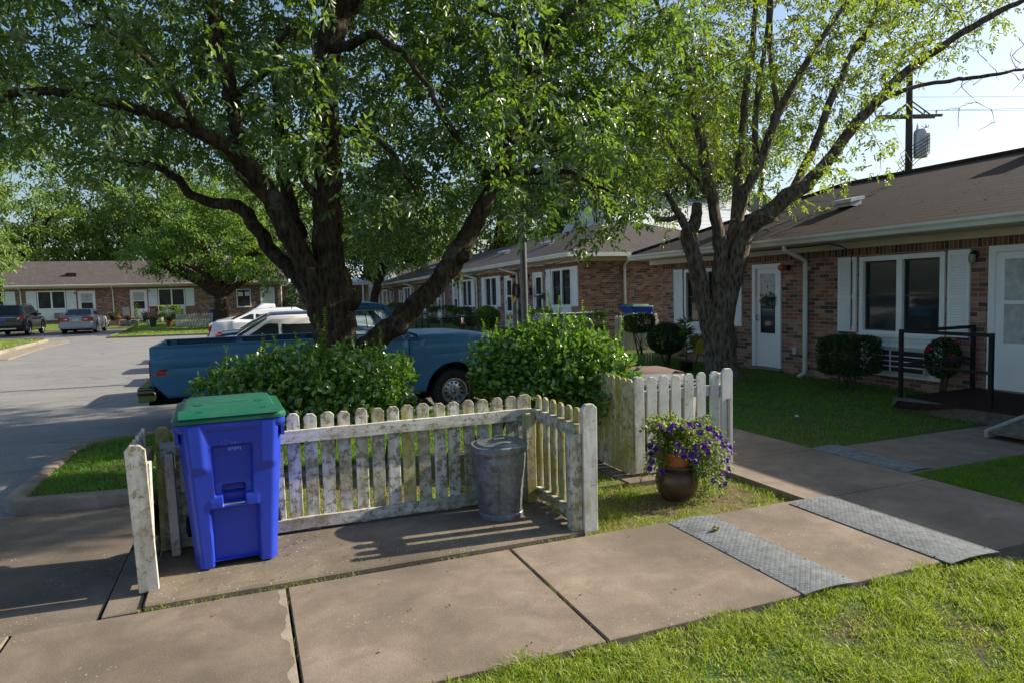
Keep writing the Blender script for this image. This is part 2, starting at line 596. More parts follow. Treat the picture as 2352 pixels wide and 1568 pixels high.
MT = {}
MT['conc'] = m_concrete('concrete_walk', (.235, .187, .143), pebbles=.5)
MT['conc_pad'] = m_concrete('concrete_pad', (.185, .15, .108), pebbles=1.0, dark=.5)
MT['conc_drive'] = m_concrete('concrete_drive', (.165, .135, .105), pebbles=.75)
MT['kerb'] = m_concrete('concrete_kerb', (.25, .21, .17), pebbles=.25)
MT['asphalt'] = m_asphalt()
MT['brick'] = m_brick('brick')
MT['soldier'] = m_brick('brick_soldier_course', True)
MT['shingle'] = m_shingle('brown_shingle', (.040, .027, .022))
MT['shingle_far'] = m_shingle('grey_brown_shingle', (.058, .047, .045))
MT['shingle_lot'] = m_shingle('weathered_grey_shingle', (.075, .062, .060), ax=1)
MT['white'] = plain('white_paint', (.78, .79, .80), .45, vary=.04, scale=3)
MT['whitedoor'] = plain('white_door_paint', (.80, .80, .80), .35, vary=.03, scale=2)
MT['cream'] = plain('cream_trim', (.60, .55, .46), .6, vary=.1, scale=2)
MT['gutter'] = plain('gutter_white', (.68, .66, .60), .5, vary=.12, scale=1.3)
MT['glass'] = m_glass('window_glass', (.018, .022, .024), .05, 1.2)
MT['curtain'] = plain('pale_curtain', (.42, .43, .43), .35, vary=.25, scale=9)
MT['carglass'] = m_glass('car_glass', (.012, .017, .02), .03, .5)
MT['black'] = plain('black_metal', (.008, .008, .009), .5, .0, .3)
MT['dark'] = plain('dark_void', (.008, .008, .008), .9, 0, .1)
MT['rubber'] = plain('tyre_rubber', (.018, .018, .019), .75, 0, .3, bump=.1, scale=20)
MT['chrome'] = plain('chrome', (.42, .43, .45), .12, 1.0, .5, vary=.05)
MT['alloy'] = plain('alloy', (.52, .50, .47), .32, .9, .5, vary=.12, scale=12)
MT['truck'] = m_paint('blue_truck_paint', (.036, .155, .295), .38, .15, .1, spec=.4, dust=.06)
MT['truckbed'] = plain('truck_bed_paint', (.016, .07, .13), .6, vary=.2)
MT['truckdark'] = plain('truck_blue_dark', (.012, .05, .095), .5)
MT['red'] = plain('red_lens', (.42, .012, .01), .15, 0, .6, vary=.05)
MT['amber'] = plain('amber_lens', (.45, .10, .015), .2, 0, .6, vary=.05)
MT['clear'] = plain('clear_lens', (.62, .62, .64), .12, .2, .7, vary=.05)
MT['lampglass'] = plain('dusty_lamp_glass', (.22, .22, .21), .25, 0, .6)
MT['fence'] = m_oldpaint('weathered_fence_paint', .58, .66, 2)
MT['fencerail_x'] = m_oldpaint('weathered_rail_paint', .50, .35, 0)
MT['fencerail_y'] = m_oldpaint('weathered_side_rail_paint', .6, .8, 1)
MT['fencegreen'] = m_oldpaint('algae_fence_paint', .55, .98, 2, green=(.38, .325, .030))
MT['fencewhite'] = m_oldpaint('whiter_fence_paint', .28, .35, 2, white=(.72, .71, .66))
MT['fencegrey'] = m_oldpaint('grey_post_paint', .44, .12, 2, white=(.60, .60, .58))
MT['cleanfence'] = m_oldpaint('clean_fence_paint', .0, .12, 2, white=(.74, .73, .69))
MT['bluebin'] = m_paint('blue_plastic', (.016, .045, .44), .38, .0, .06, .5, dust=.02)
MT['greenlid'] = m_paint('green_plastic', (.010, .115, .068), .36, .0, .06, .5, dust=.10)
MT['galv'] = m_galv()
MT['plate'] = m_galv('plate_steel', (.185, .20, .21), .15, .62)
MT['terra'] = plain('terracotta', (.42, .135, .055), .7, vary=.15, scale=12, bump=.1)
MT['clay'] = plain('brown_glazed_clay', (.075, .045, .026), .38, vary=.35, scale=9, bump=.1)
MT['bark'] = m_bark('ash_bark', (.040, .027, .017))
MT['barkgrey'] = m_bark('grey_bark', (.115, .088, .066), .5)
MT['twig'] = plain('pale_dead_twigs', (.17, .135, .10), .8, vary=.4, scale=20)
MT['stem'] = plain('woody_stem', (.07, .05, .03), .85, vary=.3, scale=30)
MT['leaf1'] = leafmat('ash_leaves', (.024, .066, .010), (.098, .165, .046), (.22, .38, .03), .36, .7, .38, (.23, .28, .18))
MT['leaf2'] = leafmat('second_tree_leaves', (.030, .076, .011), (.105, .170, .034), (.30, .42, .03), .36, .6, .40, (.22, .25, .12))
MT['leafdry'] = leafmat('dry_leaves', (.14, .09, .03), (.26, .20, .08), (.3, .2, .06), .7, .2, .3)
MT['hedge'] = leafmat('hedge_leaves', (.038, .105, .014), (.115, .25, .035), (.25, .46, .03), .22, .75, .25, (.19, .29, .06))
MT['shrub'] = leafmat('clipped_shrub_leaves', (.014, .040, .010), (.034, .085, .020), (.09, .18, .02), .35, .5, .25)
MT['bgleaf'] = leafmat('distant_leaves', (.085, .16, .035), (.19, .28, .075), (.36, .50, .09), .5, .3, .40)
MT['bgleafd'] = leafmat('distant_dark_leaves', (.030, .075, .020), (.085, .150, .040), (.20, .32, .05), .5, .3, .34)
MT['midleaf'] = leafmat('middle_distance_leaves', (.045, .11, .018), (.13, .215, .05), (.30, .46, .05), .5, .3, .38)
MT['lawnsoil'] = m_ground('lawn_soil', (.11, .085, .05), (.07, .115, .025), .75)
MT['drysoil'] = m_ground('dry_lawn_soil', (.17, .13, .07), (.13, .17, .035), .55)
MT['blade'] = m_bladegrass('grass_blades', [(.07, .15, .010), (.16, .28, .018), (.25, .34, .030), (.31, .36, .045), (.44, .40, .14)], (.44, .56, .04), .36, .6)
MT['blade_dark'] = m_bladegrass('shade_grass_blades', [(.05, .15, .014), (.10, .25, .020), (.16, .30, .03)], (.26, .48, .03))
MT['blade_dry'] = m_bladegrass('thin_grass_blades', [(.10, .20, .015), (.18, .29, .025), (.28, .32, .05), (.40, .36, .13)], (.40, .50, .05))
MT['petal'] = leafmat('purple_petals', (.050, .007, .17), (.12, .02, .30), (.15, .03, .40), .55, .3, .3)
MT['petleaf'] = leafmat('petunia_leaves', (.10, .18, .035), (.25, .32, .09), (.36, .46, .10), .45, .4, .35)
MT['orange'] = leafmat('orange_petals', (.55, .10, .01), (.8, .25, .02), (.6, .2, .02), .6, .2, .3)
MT['pink'] = leafmat('pink_petals', (.5, .16, .13), (.7, .3, .25), (.5, .2, .15), .6, .2, .3)
MT['rose'] = leafmat('rose_petals', (.42, .01, .04), (.60, .02, .09), (.5, .02, .06), .5, .3, .25)
MT['polewood'] = plain('creosoted_pole', (.045, .032, .028), .85, vary=.3, scale=8)
MT['polesteel'] = plain('grey_pole_paint', (.085, .09, .10), .42, .2, .5, vary=.15)
MT['tank'] = plain('transformer_grey', (.52, .53, .55), .45, .2)
MT['cable'] = plain('black_cable', (.012, .012, .013), .6)
MT['mat'] = plain('brown_outdoor_carpet', (.035, .020, .017), .97, 0, .1, vary=.2, scale=60, bump=.4)
MT['wood'] = plain('grey_timber', (.12, .11, .085), .85, vary=.35, scale=14, bump=.3)
MT['acgrey'] = plain('air_conditioner_grey', (.50, .49, .47), .5, vary=.1)
MT['boxgrey'] = plain('utility_box_grey', (.36, .36, .33), .6, vary=.12, scale=2)
MT['metalroof'] = plain('white_metal_roof', (.62, .64, .66), .35, .1, .5, vary=.05)
MT['beige'] = plain('beige_siding', (.50, .45, .38), .7)
MT['paper'] = plain('paper', (.72, .72, .68), .8)
MT['text'] = plain('black_lettering', (.02, .02, .02), .6)


# ================================================================ the ground
def sheet(name, poly, z, mat, thick=0.12, step=None, bumps=0.0, zf=None):
    """a lawn or paving sheet with an edge; step > 0 makes a gently uneven grid (rectangles only)"""
    mb = MB()
    if step:
        x0, y0, x1, y1 = poly
        nx, ny = max(1, int((x1 - x0) / step)), max(1, int((y1 - y0) / step))
        rows = []
        for j in range(ny + 1):
            r = []
            for i in range(nx + 1):
                x, y = x0 + (x1 - x0) * i / nx, y0 + (y1 - y0) * j / ny
                zz = (zf(x, y) if zf else z)
                edge = i in (0, nx) or j in (0, ny)
                r.append((x, y, zz + (0 if edge else random.uniform(-1, 1) * bumps)))
            rows.append(r)
        mb.grid(rows)
        for a, b in (((x0, y0), (x1, y0)), ((x1, y0), (x1, y1)), ((x1, y1), (x0, y1)), ((x0, y1), (x0, y0))):
            za, zb = (zf(*a), zf(*b)) if zf else (z, z)
            mb.quad((*a, za), (*b, zb), (*b, zb - thick), (*a, za - thick))
        o = mb.build(name, mat, smooth=60)
    else:
        mb.prism(poly, z - thick, z, 'z')
        o = mb.build(name, mat)
    o['kind'] = 'structure'
    return o


def slabs(name, rects, z, mat, thick=.12, bev=.006):
    mb = MB()
    for x0, y0, x1, y1, dz in rects:
        mb.box(x0, y0, z - thick, x1, y1, z + dz)
    o = mb.build(name, mat, bevel=bev)
    o['kind'] = 'structure'
    return o


g_ = MB(); g_.quad((-320, -60, -.34), (320, -60, -.34), (320, 420, -.34), (-320, 420, -.34))
tag(g_.build('ground', MT['lawnsoil']), kind='structure')

G = .007
xs = [-6.75, -5.35, -3.95, -2.6, -1.2, .15, 1.55, 2.95, 4.03]
rects = [(xs[i] + G, 2.82, xs[i + 1] - G, 4.12, random.uniform(-.003, .003) if i != 4 else 0.0) for i in range(len(xs) - 1)]
slabs('front_walk', rects, 0.0, MT['conc'])
ys = [2.80, 4.07, 5.33, 6.7, 8.07, 9.44, 10.8, 12.2, 13.6, 15, 16.4, 17.8, 19.2, 20.6, 22, 24, 26, 28, 30, 33, 36, 39, 42, 45]
slabs('side_walk', [(4.03 + G, ys[i] + G, 5.38, ys[i + 1] - G, random.uniform(-.003, .003)) for i in range(len(ys) - 1)], 0.0, MT['conc'])
slabs('porch_walk', [(5.38 + G, 4.27, 6.75 - G, 5.31, .001), (6.75 + G, 4.27, 7.95, 5.31, .004)], 0.0, MT['conc'])
slabs('bin_pad', [(-.60, 4.15, 2.13, 5.16, .0)], .028, MT['conc_pad'], .14, .012)
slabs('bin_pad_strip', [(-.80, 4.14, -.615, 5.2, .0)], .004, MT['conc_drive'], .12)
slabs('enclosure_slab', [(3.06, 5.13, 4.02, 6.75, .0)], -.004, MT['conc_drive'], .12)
# drive apron sloping down to the lot
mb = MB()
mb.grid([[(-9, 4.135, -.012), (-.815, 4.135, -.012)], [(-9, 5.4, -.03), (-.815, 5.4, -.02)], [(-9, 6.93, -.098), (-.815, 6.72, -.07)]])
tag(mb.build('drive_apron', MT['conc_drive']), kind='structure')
# thin worn cement smear along the joint
mb = MB()
ya_ = np.linspace(4.09, 2.98, 46)
wl_ = [max(.004, .024 + .018 * math.sin(k * .33 + .5) + .010 * math.sin(k * .81 + 2) + random.uniform(-.003, .003)) for k in range(46)]
lft = [(.141 - w, y, .0006) for w, y in zip(wl_, ya_)]; rgt = [(.137, y, .0006) for y in ya_]
mb.grid([lft, rgt])
tag(mb.build('cement_patch', m_concrete('cement_smear', (.33, .275, .22), pebbles=.2), fix=False), kind='structure')

def lot_z(y):
    return float(np.interp(y, [6.9, 7.2, 9.8, 11.5, 14.5, 17, 40, 52], [-.10, -.11, -.22, -.25, -.13, -.09, -.06, -.05]))


mb = MB()
mb.grid([[(x, y, -.10) for x in (-80, -1.9)] for y in (4.9, 6.9)])
mb.grid([[(x, y, lot_z(y)) for x in (-80, -20, -8, -1.9)] for y in (6.9, 7.5, 8.3, 9.0, 9.7)])
mb.grid([[(x, y, lot_z(y)) for x in (-80, -20, -8, -1.9, 4.0)] for y in (9.7, 10.5, 11.5, 13, 14.5, 17, 25, 40, 52)])
tag(mb.build('parking_lot', MT['asphalt']), kind='structure')


def kerb(name, pts, w=.15, top=.03, bottom=-.32):
    mb = MB()
    ring = []
    for i, p in enumerate(pts):
        a, b = Vector((*pts[max(0, i - 1)], 0)), Vector((*pts[min(len(pts) - 1, i + 1)], 0))
        d = (b - a).normalized()
        s = Vector((-d.y, d.x, 0))
        c = Vector((*p, 0))
        ring.append([c - s * w / 2 + Vector((0, 0, bottom)), c - s * w * .46 + Vector((0, 0, top - .02)), c - s * w * .36 + Vector((0, 0, top)),
                     c + s * w * .36 + Vector((0, 0, top)), c + s * w * .46 + Vector((0, 0, top - .02)), c + s * w / 2 + Vector((0, 0, bottom))])
    mb.grid(ring)
    mb.cap(ring[0]); mb.cap(ring[-1])
    return tag(mb.build(name, MT['kerb'], smooth=50), kind='structure')


kerb('kerb', [(-.9, 6.80), (-1.4, 6.86), (-1.86, 6.92), (-1.95, 7.1), (-1.94, 8.0), (-1.95, 9.0), (-1.86, 9.42), (-1.6, 9.68), (-1.2, 9.78), (0, 9.8), (2, 9.8), (3.95, 9.8)], .17)
kerb('kerb', [(3.95, 9.88), (3.95, 16), (3.95, 24), (3.95, 34), (3.95, 45)], .16, .02)
kerb('kerb', [(-.73, 6.80), (0.5, 6.80), (2.95, 6.82)], .17, .02)

sheet('lawn', (-9, -6, 4.06, 2.80), -.03, MT['lawnsoil'], .15, .35, .010)
sheet('lawn', (4.06, -6, 9.45, 2.60), -.12, MT['lawnsoil'], .1, .5, .008)
sheet('lawn', (2.15, 4.135, 4.02, 5.12), -.05, MT['drysoil'], .12, .18, .008)
sheet('lawn', (-1.88, 6.90, 3.05, 9.72), -.01, MT['lawnsoil'], .15, .3, .010)
sheet('lawn', (-.59, 5.17, 3.05, 6.72), -.015, MT['drysoil'], .15, .3, .008)
sheet('lawn', (3.06, 6.76, 4.02, 9.72), -.015, MT['lawnsoil'], .15, .3, .008)
LR = lambda x, y: -.012 + .03 * (x - 5.38) / 4.1
sheet('lawn', (5.39, 5.32, 9.5, 18.9), 0, MT['lawnsoil'], .15, .4, .008, LR)
sheet('lawn', (5.39, 18.9, 9.7, 48), 0, MT['lawnsoil'], .15, .8, .008, lambda x, y: -.012 + .30 * ((x - 5.39) / 4.3) ** 2)
sheet('lawn', (5.39, 2.81, 9.5, 4.26), -.012, MT['lawnsoil'], .15, .3, .008)
sheet('lawn', (9.5, 14.2, 18, 19.1), .03, MT['lawnsoil'], .15, .6, .008)
# far lawns
sheet('lawn', (-6.4, 39.2, 3.8, 54.9), 0, MT['bladegrass'] if 'bladegrass' in MT else m_ground('sunny_far_lawn', (.12, .15, .035), (.13, .19, .04), .9), .25, 1.2, .02,
      lambda x, y: -.0 + .36 * max(0, (y - 44) / 11.0))
sheet('lawn', (-40, 51.5, -6.42, 54.9), 0, bpy.data.materials['sunny_far_lawn'], .3, 1.6, .02, lambda x, y: .0 + .36 * (y - 51.5) / 3.4)
kerb('kerb', [(-40, 51.4), (-6.5, 51.4), (-6.5, 48.3)], .16, .05)
kerb('kerb', [(-6.5, 48.2), (-6.5, 40.4), (-6.3, 39.6), (-5.6, 39.1), (0, 38.0), (3.8, 37.2)], .16, .03)
mb = MB(); mb.prism([(-8.75, 33.0), (-8.9, 38.5), (-9.4, 39.9), (-10.4, 40.3), (-30, 41), (-30, 27.0), (-8.55, 28.6)], -.2, .03, 'z')
tag(mb.build('lawn', bpy.data.materials['sunny_far_lawn']), kind='structure')
kerb('kerb', [(-30, 41.05), (-10.4, 40.35), (-9.35, 39.95), (-8.85, 38.5), (-8.65, 33.0), (-8.4, 28.5), (-8.3, 26)], .17, .06)
mb = MB(); mb.prism([(-8.2, 27), (-8.5, 35.5), (-8.5, 39.0), (-8.1, 39.6), (-7.6, 37), (-7.75, 33), (-7.3, 27)], -.2, -.055, 'z')
tag(mb.build('silt_strip', plain('washed_silt', (.27, .225, .165), .95, vary=.4, scale=5)), kind='structure')


# ---------------------------------------------------------------- grass blades
def grass(name, n, x0, y0, x1, y1, zf, h, w, mat, keep=None, clump=.5, face=None):
    x = rng.uniform(x0, x1, n); y = rng.uniform(y0, y1, n)
    dens = np.sin(x * 5.1 + 1.3 * np.sin(y * 3.7)) * np.sin(y * 6.3 + 1.7 * np.sin(x * 2.9)) + .6 * np.sin(x * 17 + 2 * np.sin(y * 11)) * np.sin(y * 15)
    ok = rng.uniform(-1.2, 1.2, n) < dens * clump + (1.2 - clump * 1.1)
    if keep is not None: ok &= keep(x, y)
    x, y, dens = x[ok], y[ok], dens[ok]
    n = len(x)
    z = zf(x, y) if callable(zf) else np.full(n, zf)
    hh = h * rng.uniform(.40, 1.3, n) * np.clip(1 + .38 * dens, .35, 1.7)
    a = rng.uniform(0, 2 * np.pi, n)
    lean = rng.uniform(.25, 1.15, n)
    la = rng.uniform(0, 2 * np.pi, n)
    ww = w * rng.uniform(.6, 1.3, n)
    sx, sy = np.cos(a) * ww / 2, np.sin(a) * ww / 2
    b = np.stack([x, y, z], 1)
    side = np.stack([sx, sy, np.zeros(n)], 1)
    ld = np.stack([np.cos(la) * lean, np.sin(la) * lean, np.ones(n)], 1)
    ld = ld / np.linalg.norm(ld, axis=1, keepdims=True)
    mid = b + ld * (hh * .55)[:, None]
    ld2 = np.stack([np.cos(la) * lean * 1.9, np.sin(la) * lean * 1.9, np.full(n, .55)], 1)
    ld2 = ld2 / np.linalg.norm(ld2, axis=1, keepdims=True)
    tip = mid + ld2 * (hh * .55)[:, None]
    v = np.stack([b - side, b + side, mid + side * .8, mid - side * .8, tip], 1)
    i = np.arange(n)[:, None] * 5
    t = np.concatenate([i + np.array([[0, 1, 2]]), i + np.array([[0, 2, 3]]), i + np.array([[3, 2, 4]])], 1).reshape(-1, 3)
    o = raw_mesh(name, v, t, mat)
    o['kind'] = 'stuff'
    return o


def edge_wave(x): return 2.83 + .035 * np.sin(x * 7) + .03 * np.sin(x * 17 + 1) + .02 * np.sin(x * 41)


tag(grass('grass', 230000, .2, .7, 5.0, 2.92, -.03, .046, .0046, MT['blade'], lambda x, y: (y < edge_wave(x)) & (x < 4.3), .85), 'sunlit mown lawn in the front corner beside the walk', 'lawn grass')
tag(grass('grass', 17000, 2.12, 4.08, 4.06, 5.16, -.05, .045, .0042, MT['blade_dry'], lambda x, y: y > 4.10 + .03 * np.sin(x * 9) + .02 * np.sin(x * 23), 1.1), 'thin patchy grass around the flower pot', 'lawn grass')
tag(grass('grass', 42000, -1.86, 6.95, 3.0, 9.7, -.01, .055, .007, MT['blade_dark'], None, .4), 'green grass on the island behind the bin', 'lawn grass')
tag(grass('grass', 16000, -.58, 5.2, 3.0, 6.7, -.015, .05, .005, MT['blade_dry'], None, .9), 'patchy grass behind the picket fence', 'lawn grass')
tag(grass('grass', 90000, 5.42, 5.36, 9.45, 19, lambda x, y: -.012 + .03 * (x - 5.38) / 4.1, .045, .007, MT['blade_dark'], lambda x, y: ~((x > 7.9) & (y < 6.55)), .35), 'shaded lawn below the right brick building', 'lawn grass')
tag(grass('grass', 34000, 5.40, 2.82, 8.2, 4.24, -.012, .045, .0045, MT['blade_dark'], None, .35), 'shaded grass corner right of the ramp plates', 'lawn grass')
tag(grass('grass', 9000, -6.35, 39.3, 3.6, 54, lambda x, y: .36 * np.maximum(0, (y - 44) / 11.0), .07, .03, MT['blade'], None, .3), 'sunny lawn around the far picket fence', 'lawn grass')
tag(grass('grass', 6000, -20, 28.0, -8.8, 40.2, .03, .06, .03, MT['blade'], None, .3), 'sunny grass on the far traffic island', 'lawn grass')

for jx, ja, jb, n_ in ((1.55, 2.85, 4.1, 260), (.15, 2.85, 4.1, 160), (4.03, 2.9, 4.0, 90)):
    tag(grass('grass', n_, jx - .006, ja, jx + .006, jb, -.02, .034, .003, MT['blade_dry'], None, 1.1), 'sparse weeds growing in a joint of the front walk', 'weeds')
tag(grass('grass', 900, -.62, 4.125, 2.2, 4.15, -.01, .032, .003, MT['blade_dry'], None, 1.25), 'thin weeds along the front edge of the bin pad', 'weeds')
# twigs and dead leaves on the ground
ld = []
for k in range(230):
    x, y = random.choice([(random.uniform(-3.5, -.7), random.uniform(4.2, 6.8)), (random.uniform(-1.5, 4.0), random.uniform(2.9, 4.2)),
                          (random.uniform(2.2, 4.0), random.uniform(4.2, 5.1)), (random.uniform(1.5, 4.0), random.uniform(1.6, 2.8)), (random.uniform(-.5, 2.1), random.uniform(4.2, 4.9))])
    ld.append((x, y, .034 if -.6 < x < 2.13 and 4.15 < y < 5.16 else .01))
ld = np.array(ld)
dd = rdirs(len(ld)); dd[:, 2] *= .15
o = leaves('leaf_litter', ld, dd, np.tile([0, 0, 1.0], (len(ld), 1)) + .3 * rdirs(len(ld)), rng.uniform(.012, .035, len(ld)), rng.uniform(.006, .014, len(ld)), MT['leafdry'])
tag(o, 'scattered dry brown leaf bits on walk and grass', 'leaf litter', kind='stuff')


# ================================================================ brick buildings
class Facade:
    """u runs along the wall, w outward from it, z up"""
    def __init__(self, root, mp, flip=1):
        self.root, self.mp, self.flip = root, mp, flip

    def mesh(self, mb, name, mat, parent=None, **kw):
        mb.v = [self.mp(*p) for p in mb.v]
        return mb.build(name, mat, parent or self.root, **kw)

    def wall(self, u0, u1, z0, z1, holes, depth=.11):
        us = sorted({u0, u1, *[h[0] for h in holes], *[h[1] for h in holes]})
        zs = sorted({z0, z1, *[h[2] for h in holes], *[h[3] for h in holes]})
        mb = MB()
        for a, b in zip(us, us[1:]):
            for c, d in zip(zs, zs[1:]):
                mu, mz = (a + b) / 2, (c + d) / 2
                if any(h[0] < mu < h[1] and h[2] < mz < h[3] for h in holes): continue
                mb.quad((a, 0, c), (b, 0, c), (b, 0, d), (a, 0, d))
        for a, b, c, d in holes:
            mb.quad((a, 0, c), (a, -depth, c), (a, -depth, d), (a, 0, d))
            mb.quad((b, 0, c), (b, -depth, c), (b, -depth, d), (b, 0, d))
            mb.quad((a, 0, c), (b, 0, c), (b, -depth, c), (a, -depth, c))
            mb.quad((a, 0, d), (b, 0, d), (b, -depth, d), (a, -depth, d))
            mb.quad((a, -depth, c), (b, -depth, c), (b, -depth, d), (a, -depth, d))
        return self.mesh(mb, 'brick_wall', MT['brick'])

    def window(self, u0, u1, z0, z1, panes=2, pane_mat='glass', casing=.075):
        mb = MB()
        fw_, o, i = casing, .028, -.09
        mb.box(u0, i, z0, u0 + fw_, o, z1); mb.box(u1 - fw_, i, z0, u1, o, z1)
        mb.box(u0 + fw_, i, z1 - fw_, u1 - fw_, o, z1); mb.box(u0 + fw_, i, z0, u1 - fw_, o, z0 + fw_ * .7)
        w_ = (u1 - u0 - 2 * fw_)
        mw = .10
        cells = []
        pw = (w_ - mw * (panes - 1)) / panes
        for k in range(panes):
            a = u0 + fw_ + k * (pw + mw)
            cells.append((a, a + pw))
            if k: mb.box(a - mw, i, z0 + fw_ * .7, a, o - .004, z1 - fw_)
        fr = self.mesh(mb, 'window', MT['white'])
        zb, zt = z0 + fw_ * .7, z1 - fw_
        for a, b in cells:
            s = MB()
            e = .028
            s.box(a, -.075, zb, a + e, -.03, zt); s.box(b - e, -.075, zb, b, -.03, zt)
            s.box(a + e, -.075, zt - e, b - e, -.03, zt); s.box(a + e, -.075, zb, b - e, -.03, zb + e)
            zm = (zb + zt) / 2
            s.box(a + e, -.075, zm - .016, b - e, -.025, zm + .016)
            self.mesh(s, 'sash', MT['sash'], fr)
            p = MB(); p.box(a + e, -.07, zb + e, b - e, -.055, zt - e)
            self.mesh(p, 'pane', MT[pane_mat], fr)
        s = MB(); s.box(u0 - .03, -.02, z0 - .045, u1 + .03, .055, z0 - .001)
        self.mesh(s, 'sill', MT['white'], fr)
        return fr

    def shutter(self, u0, u1, z0, z1):
        mb = MB()
        mb.box(u0, .003, z0, u1, .018, z1)
        e = .045
        mb.box(u0, .018, z0, u0 + e, .036, z1); mb.box(u1 - e, .018, z0, u1, .036, z1)
        zm = z0 + (z1 - z0) * .47
        for a, b in ((z0, z0 + .09), (zm - .035, zm + .035), (z1 - .07, z1)):
            mb.box(u0 + e, .018, a, u1 - e, .036, b)
        for a, b in ((z0 + .09, zm - .035), (zm + .035, z1 - .07)):
            n = max(6, int((b - a) / .036))
            for k in range(n):
                c = a + (b - a) * k / n; h = (b - a) / n
                mb.add([(u0 + e, .019, c + h * .95), (u1 - e, .019, c + h * .95), (u1 - e, .033, c + h * .12), (u0 + e, .033, c + h * .12), (u1 - e, .019, c), (u0 + e, .019, c)],
                       [(0, 1, 2, 3), (3, 2, 4, 5)])
        return self.mesh(mb, 'shutter', MT['white'])

    def panel(self, u0, u1, z0, z1, ac=None):
        mb = MB()
        mb.box(u0, -.02, z0, u1, .006, z1)
        n = max(4, int((u1 - u0) / .11))
        for k in range(n):
            a = u0 + (u1 - u0) * k / n
            mb.box(a + .006, .006, z0 + .05, a + (u1 - u0) / n - .006, .014, z1 - .06)
        mb.box(u0, .006, z1 - .055, u1, .024, z1)
        p = self.mesh(mb, 'beadboard_panel', MT['white'])
        if ac:
            a, b, c, d = ac
            m2 = MB(); m2.box(a, .014, c, b, .10, d)
            acn = self.mesh(m2, 'air_conditioner', MT['acgrey'], p)
            m3 = MB(); m3.box(a + .03, .10, c + .03, b - .10, .104, d - .05)
            self.mesh(m3, 'grille', MT['sash'], p)
            m4 = MB()
            for k in range(1, 4):
                z = c + .03 + (d - c - .08) * k / 4
                m4.box(a + .03, .104, z - .008, b - .10, .112, z + .008)
            uu = a + (b - a) * .62
            m4.box(uu - .01, .104, c + .03, uu + .01, .114, d - .05)
            self.mesh(m4, 'grille_bars', MT['white'], p)
        return p

    def door(self, u0, u1, z0, z1, upper='curtain', lower='glass', handle=1, solid=False, step=True):
        mb = MB()
        c = .085
        mb.box(u0, -.09, z0, u0 + c, .03, z1); mb.box(u1 - c, -.09, z0, u1, .03, z1); mb.box(u0 + c, -.09, z1 - c, u1 - c, .03, z1)
        fr = self.mesh(mb, 'door', MT['white'])
        a, b = u0 + c, u1 - c
        H = z1 - c - z0
        s = MB()
        if solid:
            s.box(a, -.05, z0, b, -.02, z1 - c)
            pw = (b - a)
            for (ua, ub, za, zb_) in ((.12, .46, .08, .42), (.54, .88, .08, .42), (.12, .46, .48, .74), (.54, .88, .48, .74), (.12, .46, .79, .94), (.54, .88, .79, .94)):
                s.box(a + pw * ua, -.02, z0 + H * za, a + pw * ub, -.014, z0 + H * zb_)
            self.mesh(s, 'door_leaf', MT['whitedoor'], fr)
        else:
            e = .10
            k0, k1 = z0 + H * .34, z0 + H * .635
            s.box(a, -.05, z0, b, -.015, k0)
            s.box(a, -.05, k0, a + e, -.015, z1 - c); s.box(b - e, -.05, k0, b, -.015, z1 - c)
            s.box(a + e, -.05, z1 - c - e, b - e, -.015, z1 - c); s.box(a + e, -.05, k1 - .025, b - e, -.015, k1 + .025)
            self.mesh(s, 'door_leaf', MT['whitedoor'], fr)
            p = MB(); p.box(a + e, -.045, k1 + .025, b - e, -.032, z1 - c - e); self.mesh(p, 'upper_pane', MT[upper], fr)
            p = MB(); p.box(a + e, -.045, k0, b - e, -.032, k1 - .025); self.mesh(p, 'lower_pane', MT[lower], fr)
        h = MB()
        hu = (b - .05) if handle > 0 else (a + .05)
        h.tube([(hu, -.015, z0 + H * .47), (hu, .03, z0 + H * .475), (hu, .035, z0 + H * .52), (hu, -.015, z0 + H * .525)], .009, 6)
        self.mesh(h, 'handle', MT['black'], fr)
        if step:
            t = MB(); t.box(u0 - .02, -.05, z0 - .05, u1 + .02, .07, z0 - .002); self.mesh(t, 'threshold', MT['kerb'], fr)
        return fr

    def lamp(self, u, z, amber=False):
        mb = MB()
        Mx = Matrix.Rotation(R(-90), 4, 'X')
        mb.lathe([(0, 0), (.055, 0), (.055, .02), (.03, .03), (.03, .09), (0, .09)], 12, (u, 0.002, z), Mx)
        b = self.mesh(mb, 'wall_lamp', MT['black'], smooth=30)
        mb = MB()
        if amber:
            mb.lathe([(0, .23), (.045, .22), (.06, .19), (.06, .11), (.035, .088)], 14, (u, 0, z), Mx)
        else:
            mb.lathe([(.0, -.12), (.035, -.115), (.048, -.07), (.045, .0)], 14, (u, .07, z + .0))
        self.mesh(mb, 'lens', MT['amber'] if amber else MT['lampglass'], b, smooth=60)
        return b

    def downspout(self, u, z0, z1, eave=.55, du=.0):
        mb = MB()
        q = lambda a, b, c: mb.beam(a, b, .075, .06, (1, 0, 0))
        p = [(u + du, eave, z1 + .04), (u + du, eave, z1 - .10), (u, .06, z1 - .30), (u, .06, z0 + .12), (u, .2, z0 + .03)]
        mb.tube(p[:3] + [(u, .06, z1 - .36), (u, .06, z0 + .16), (u, .09, z0 + .08), (u, .22, z0 + .02)], .042, 8)
        for zz in (z1 - .45, z0 + .25):
            mb.box(u - .07, .005, zz, u + .07, .03, zz + .03)
        return self.mesh(mb, 'downspout', MT['gutter'], smooth=30)

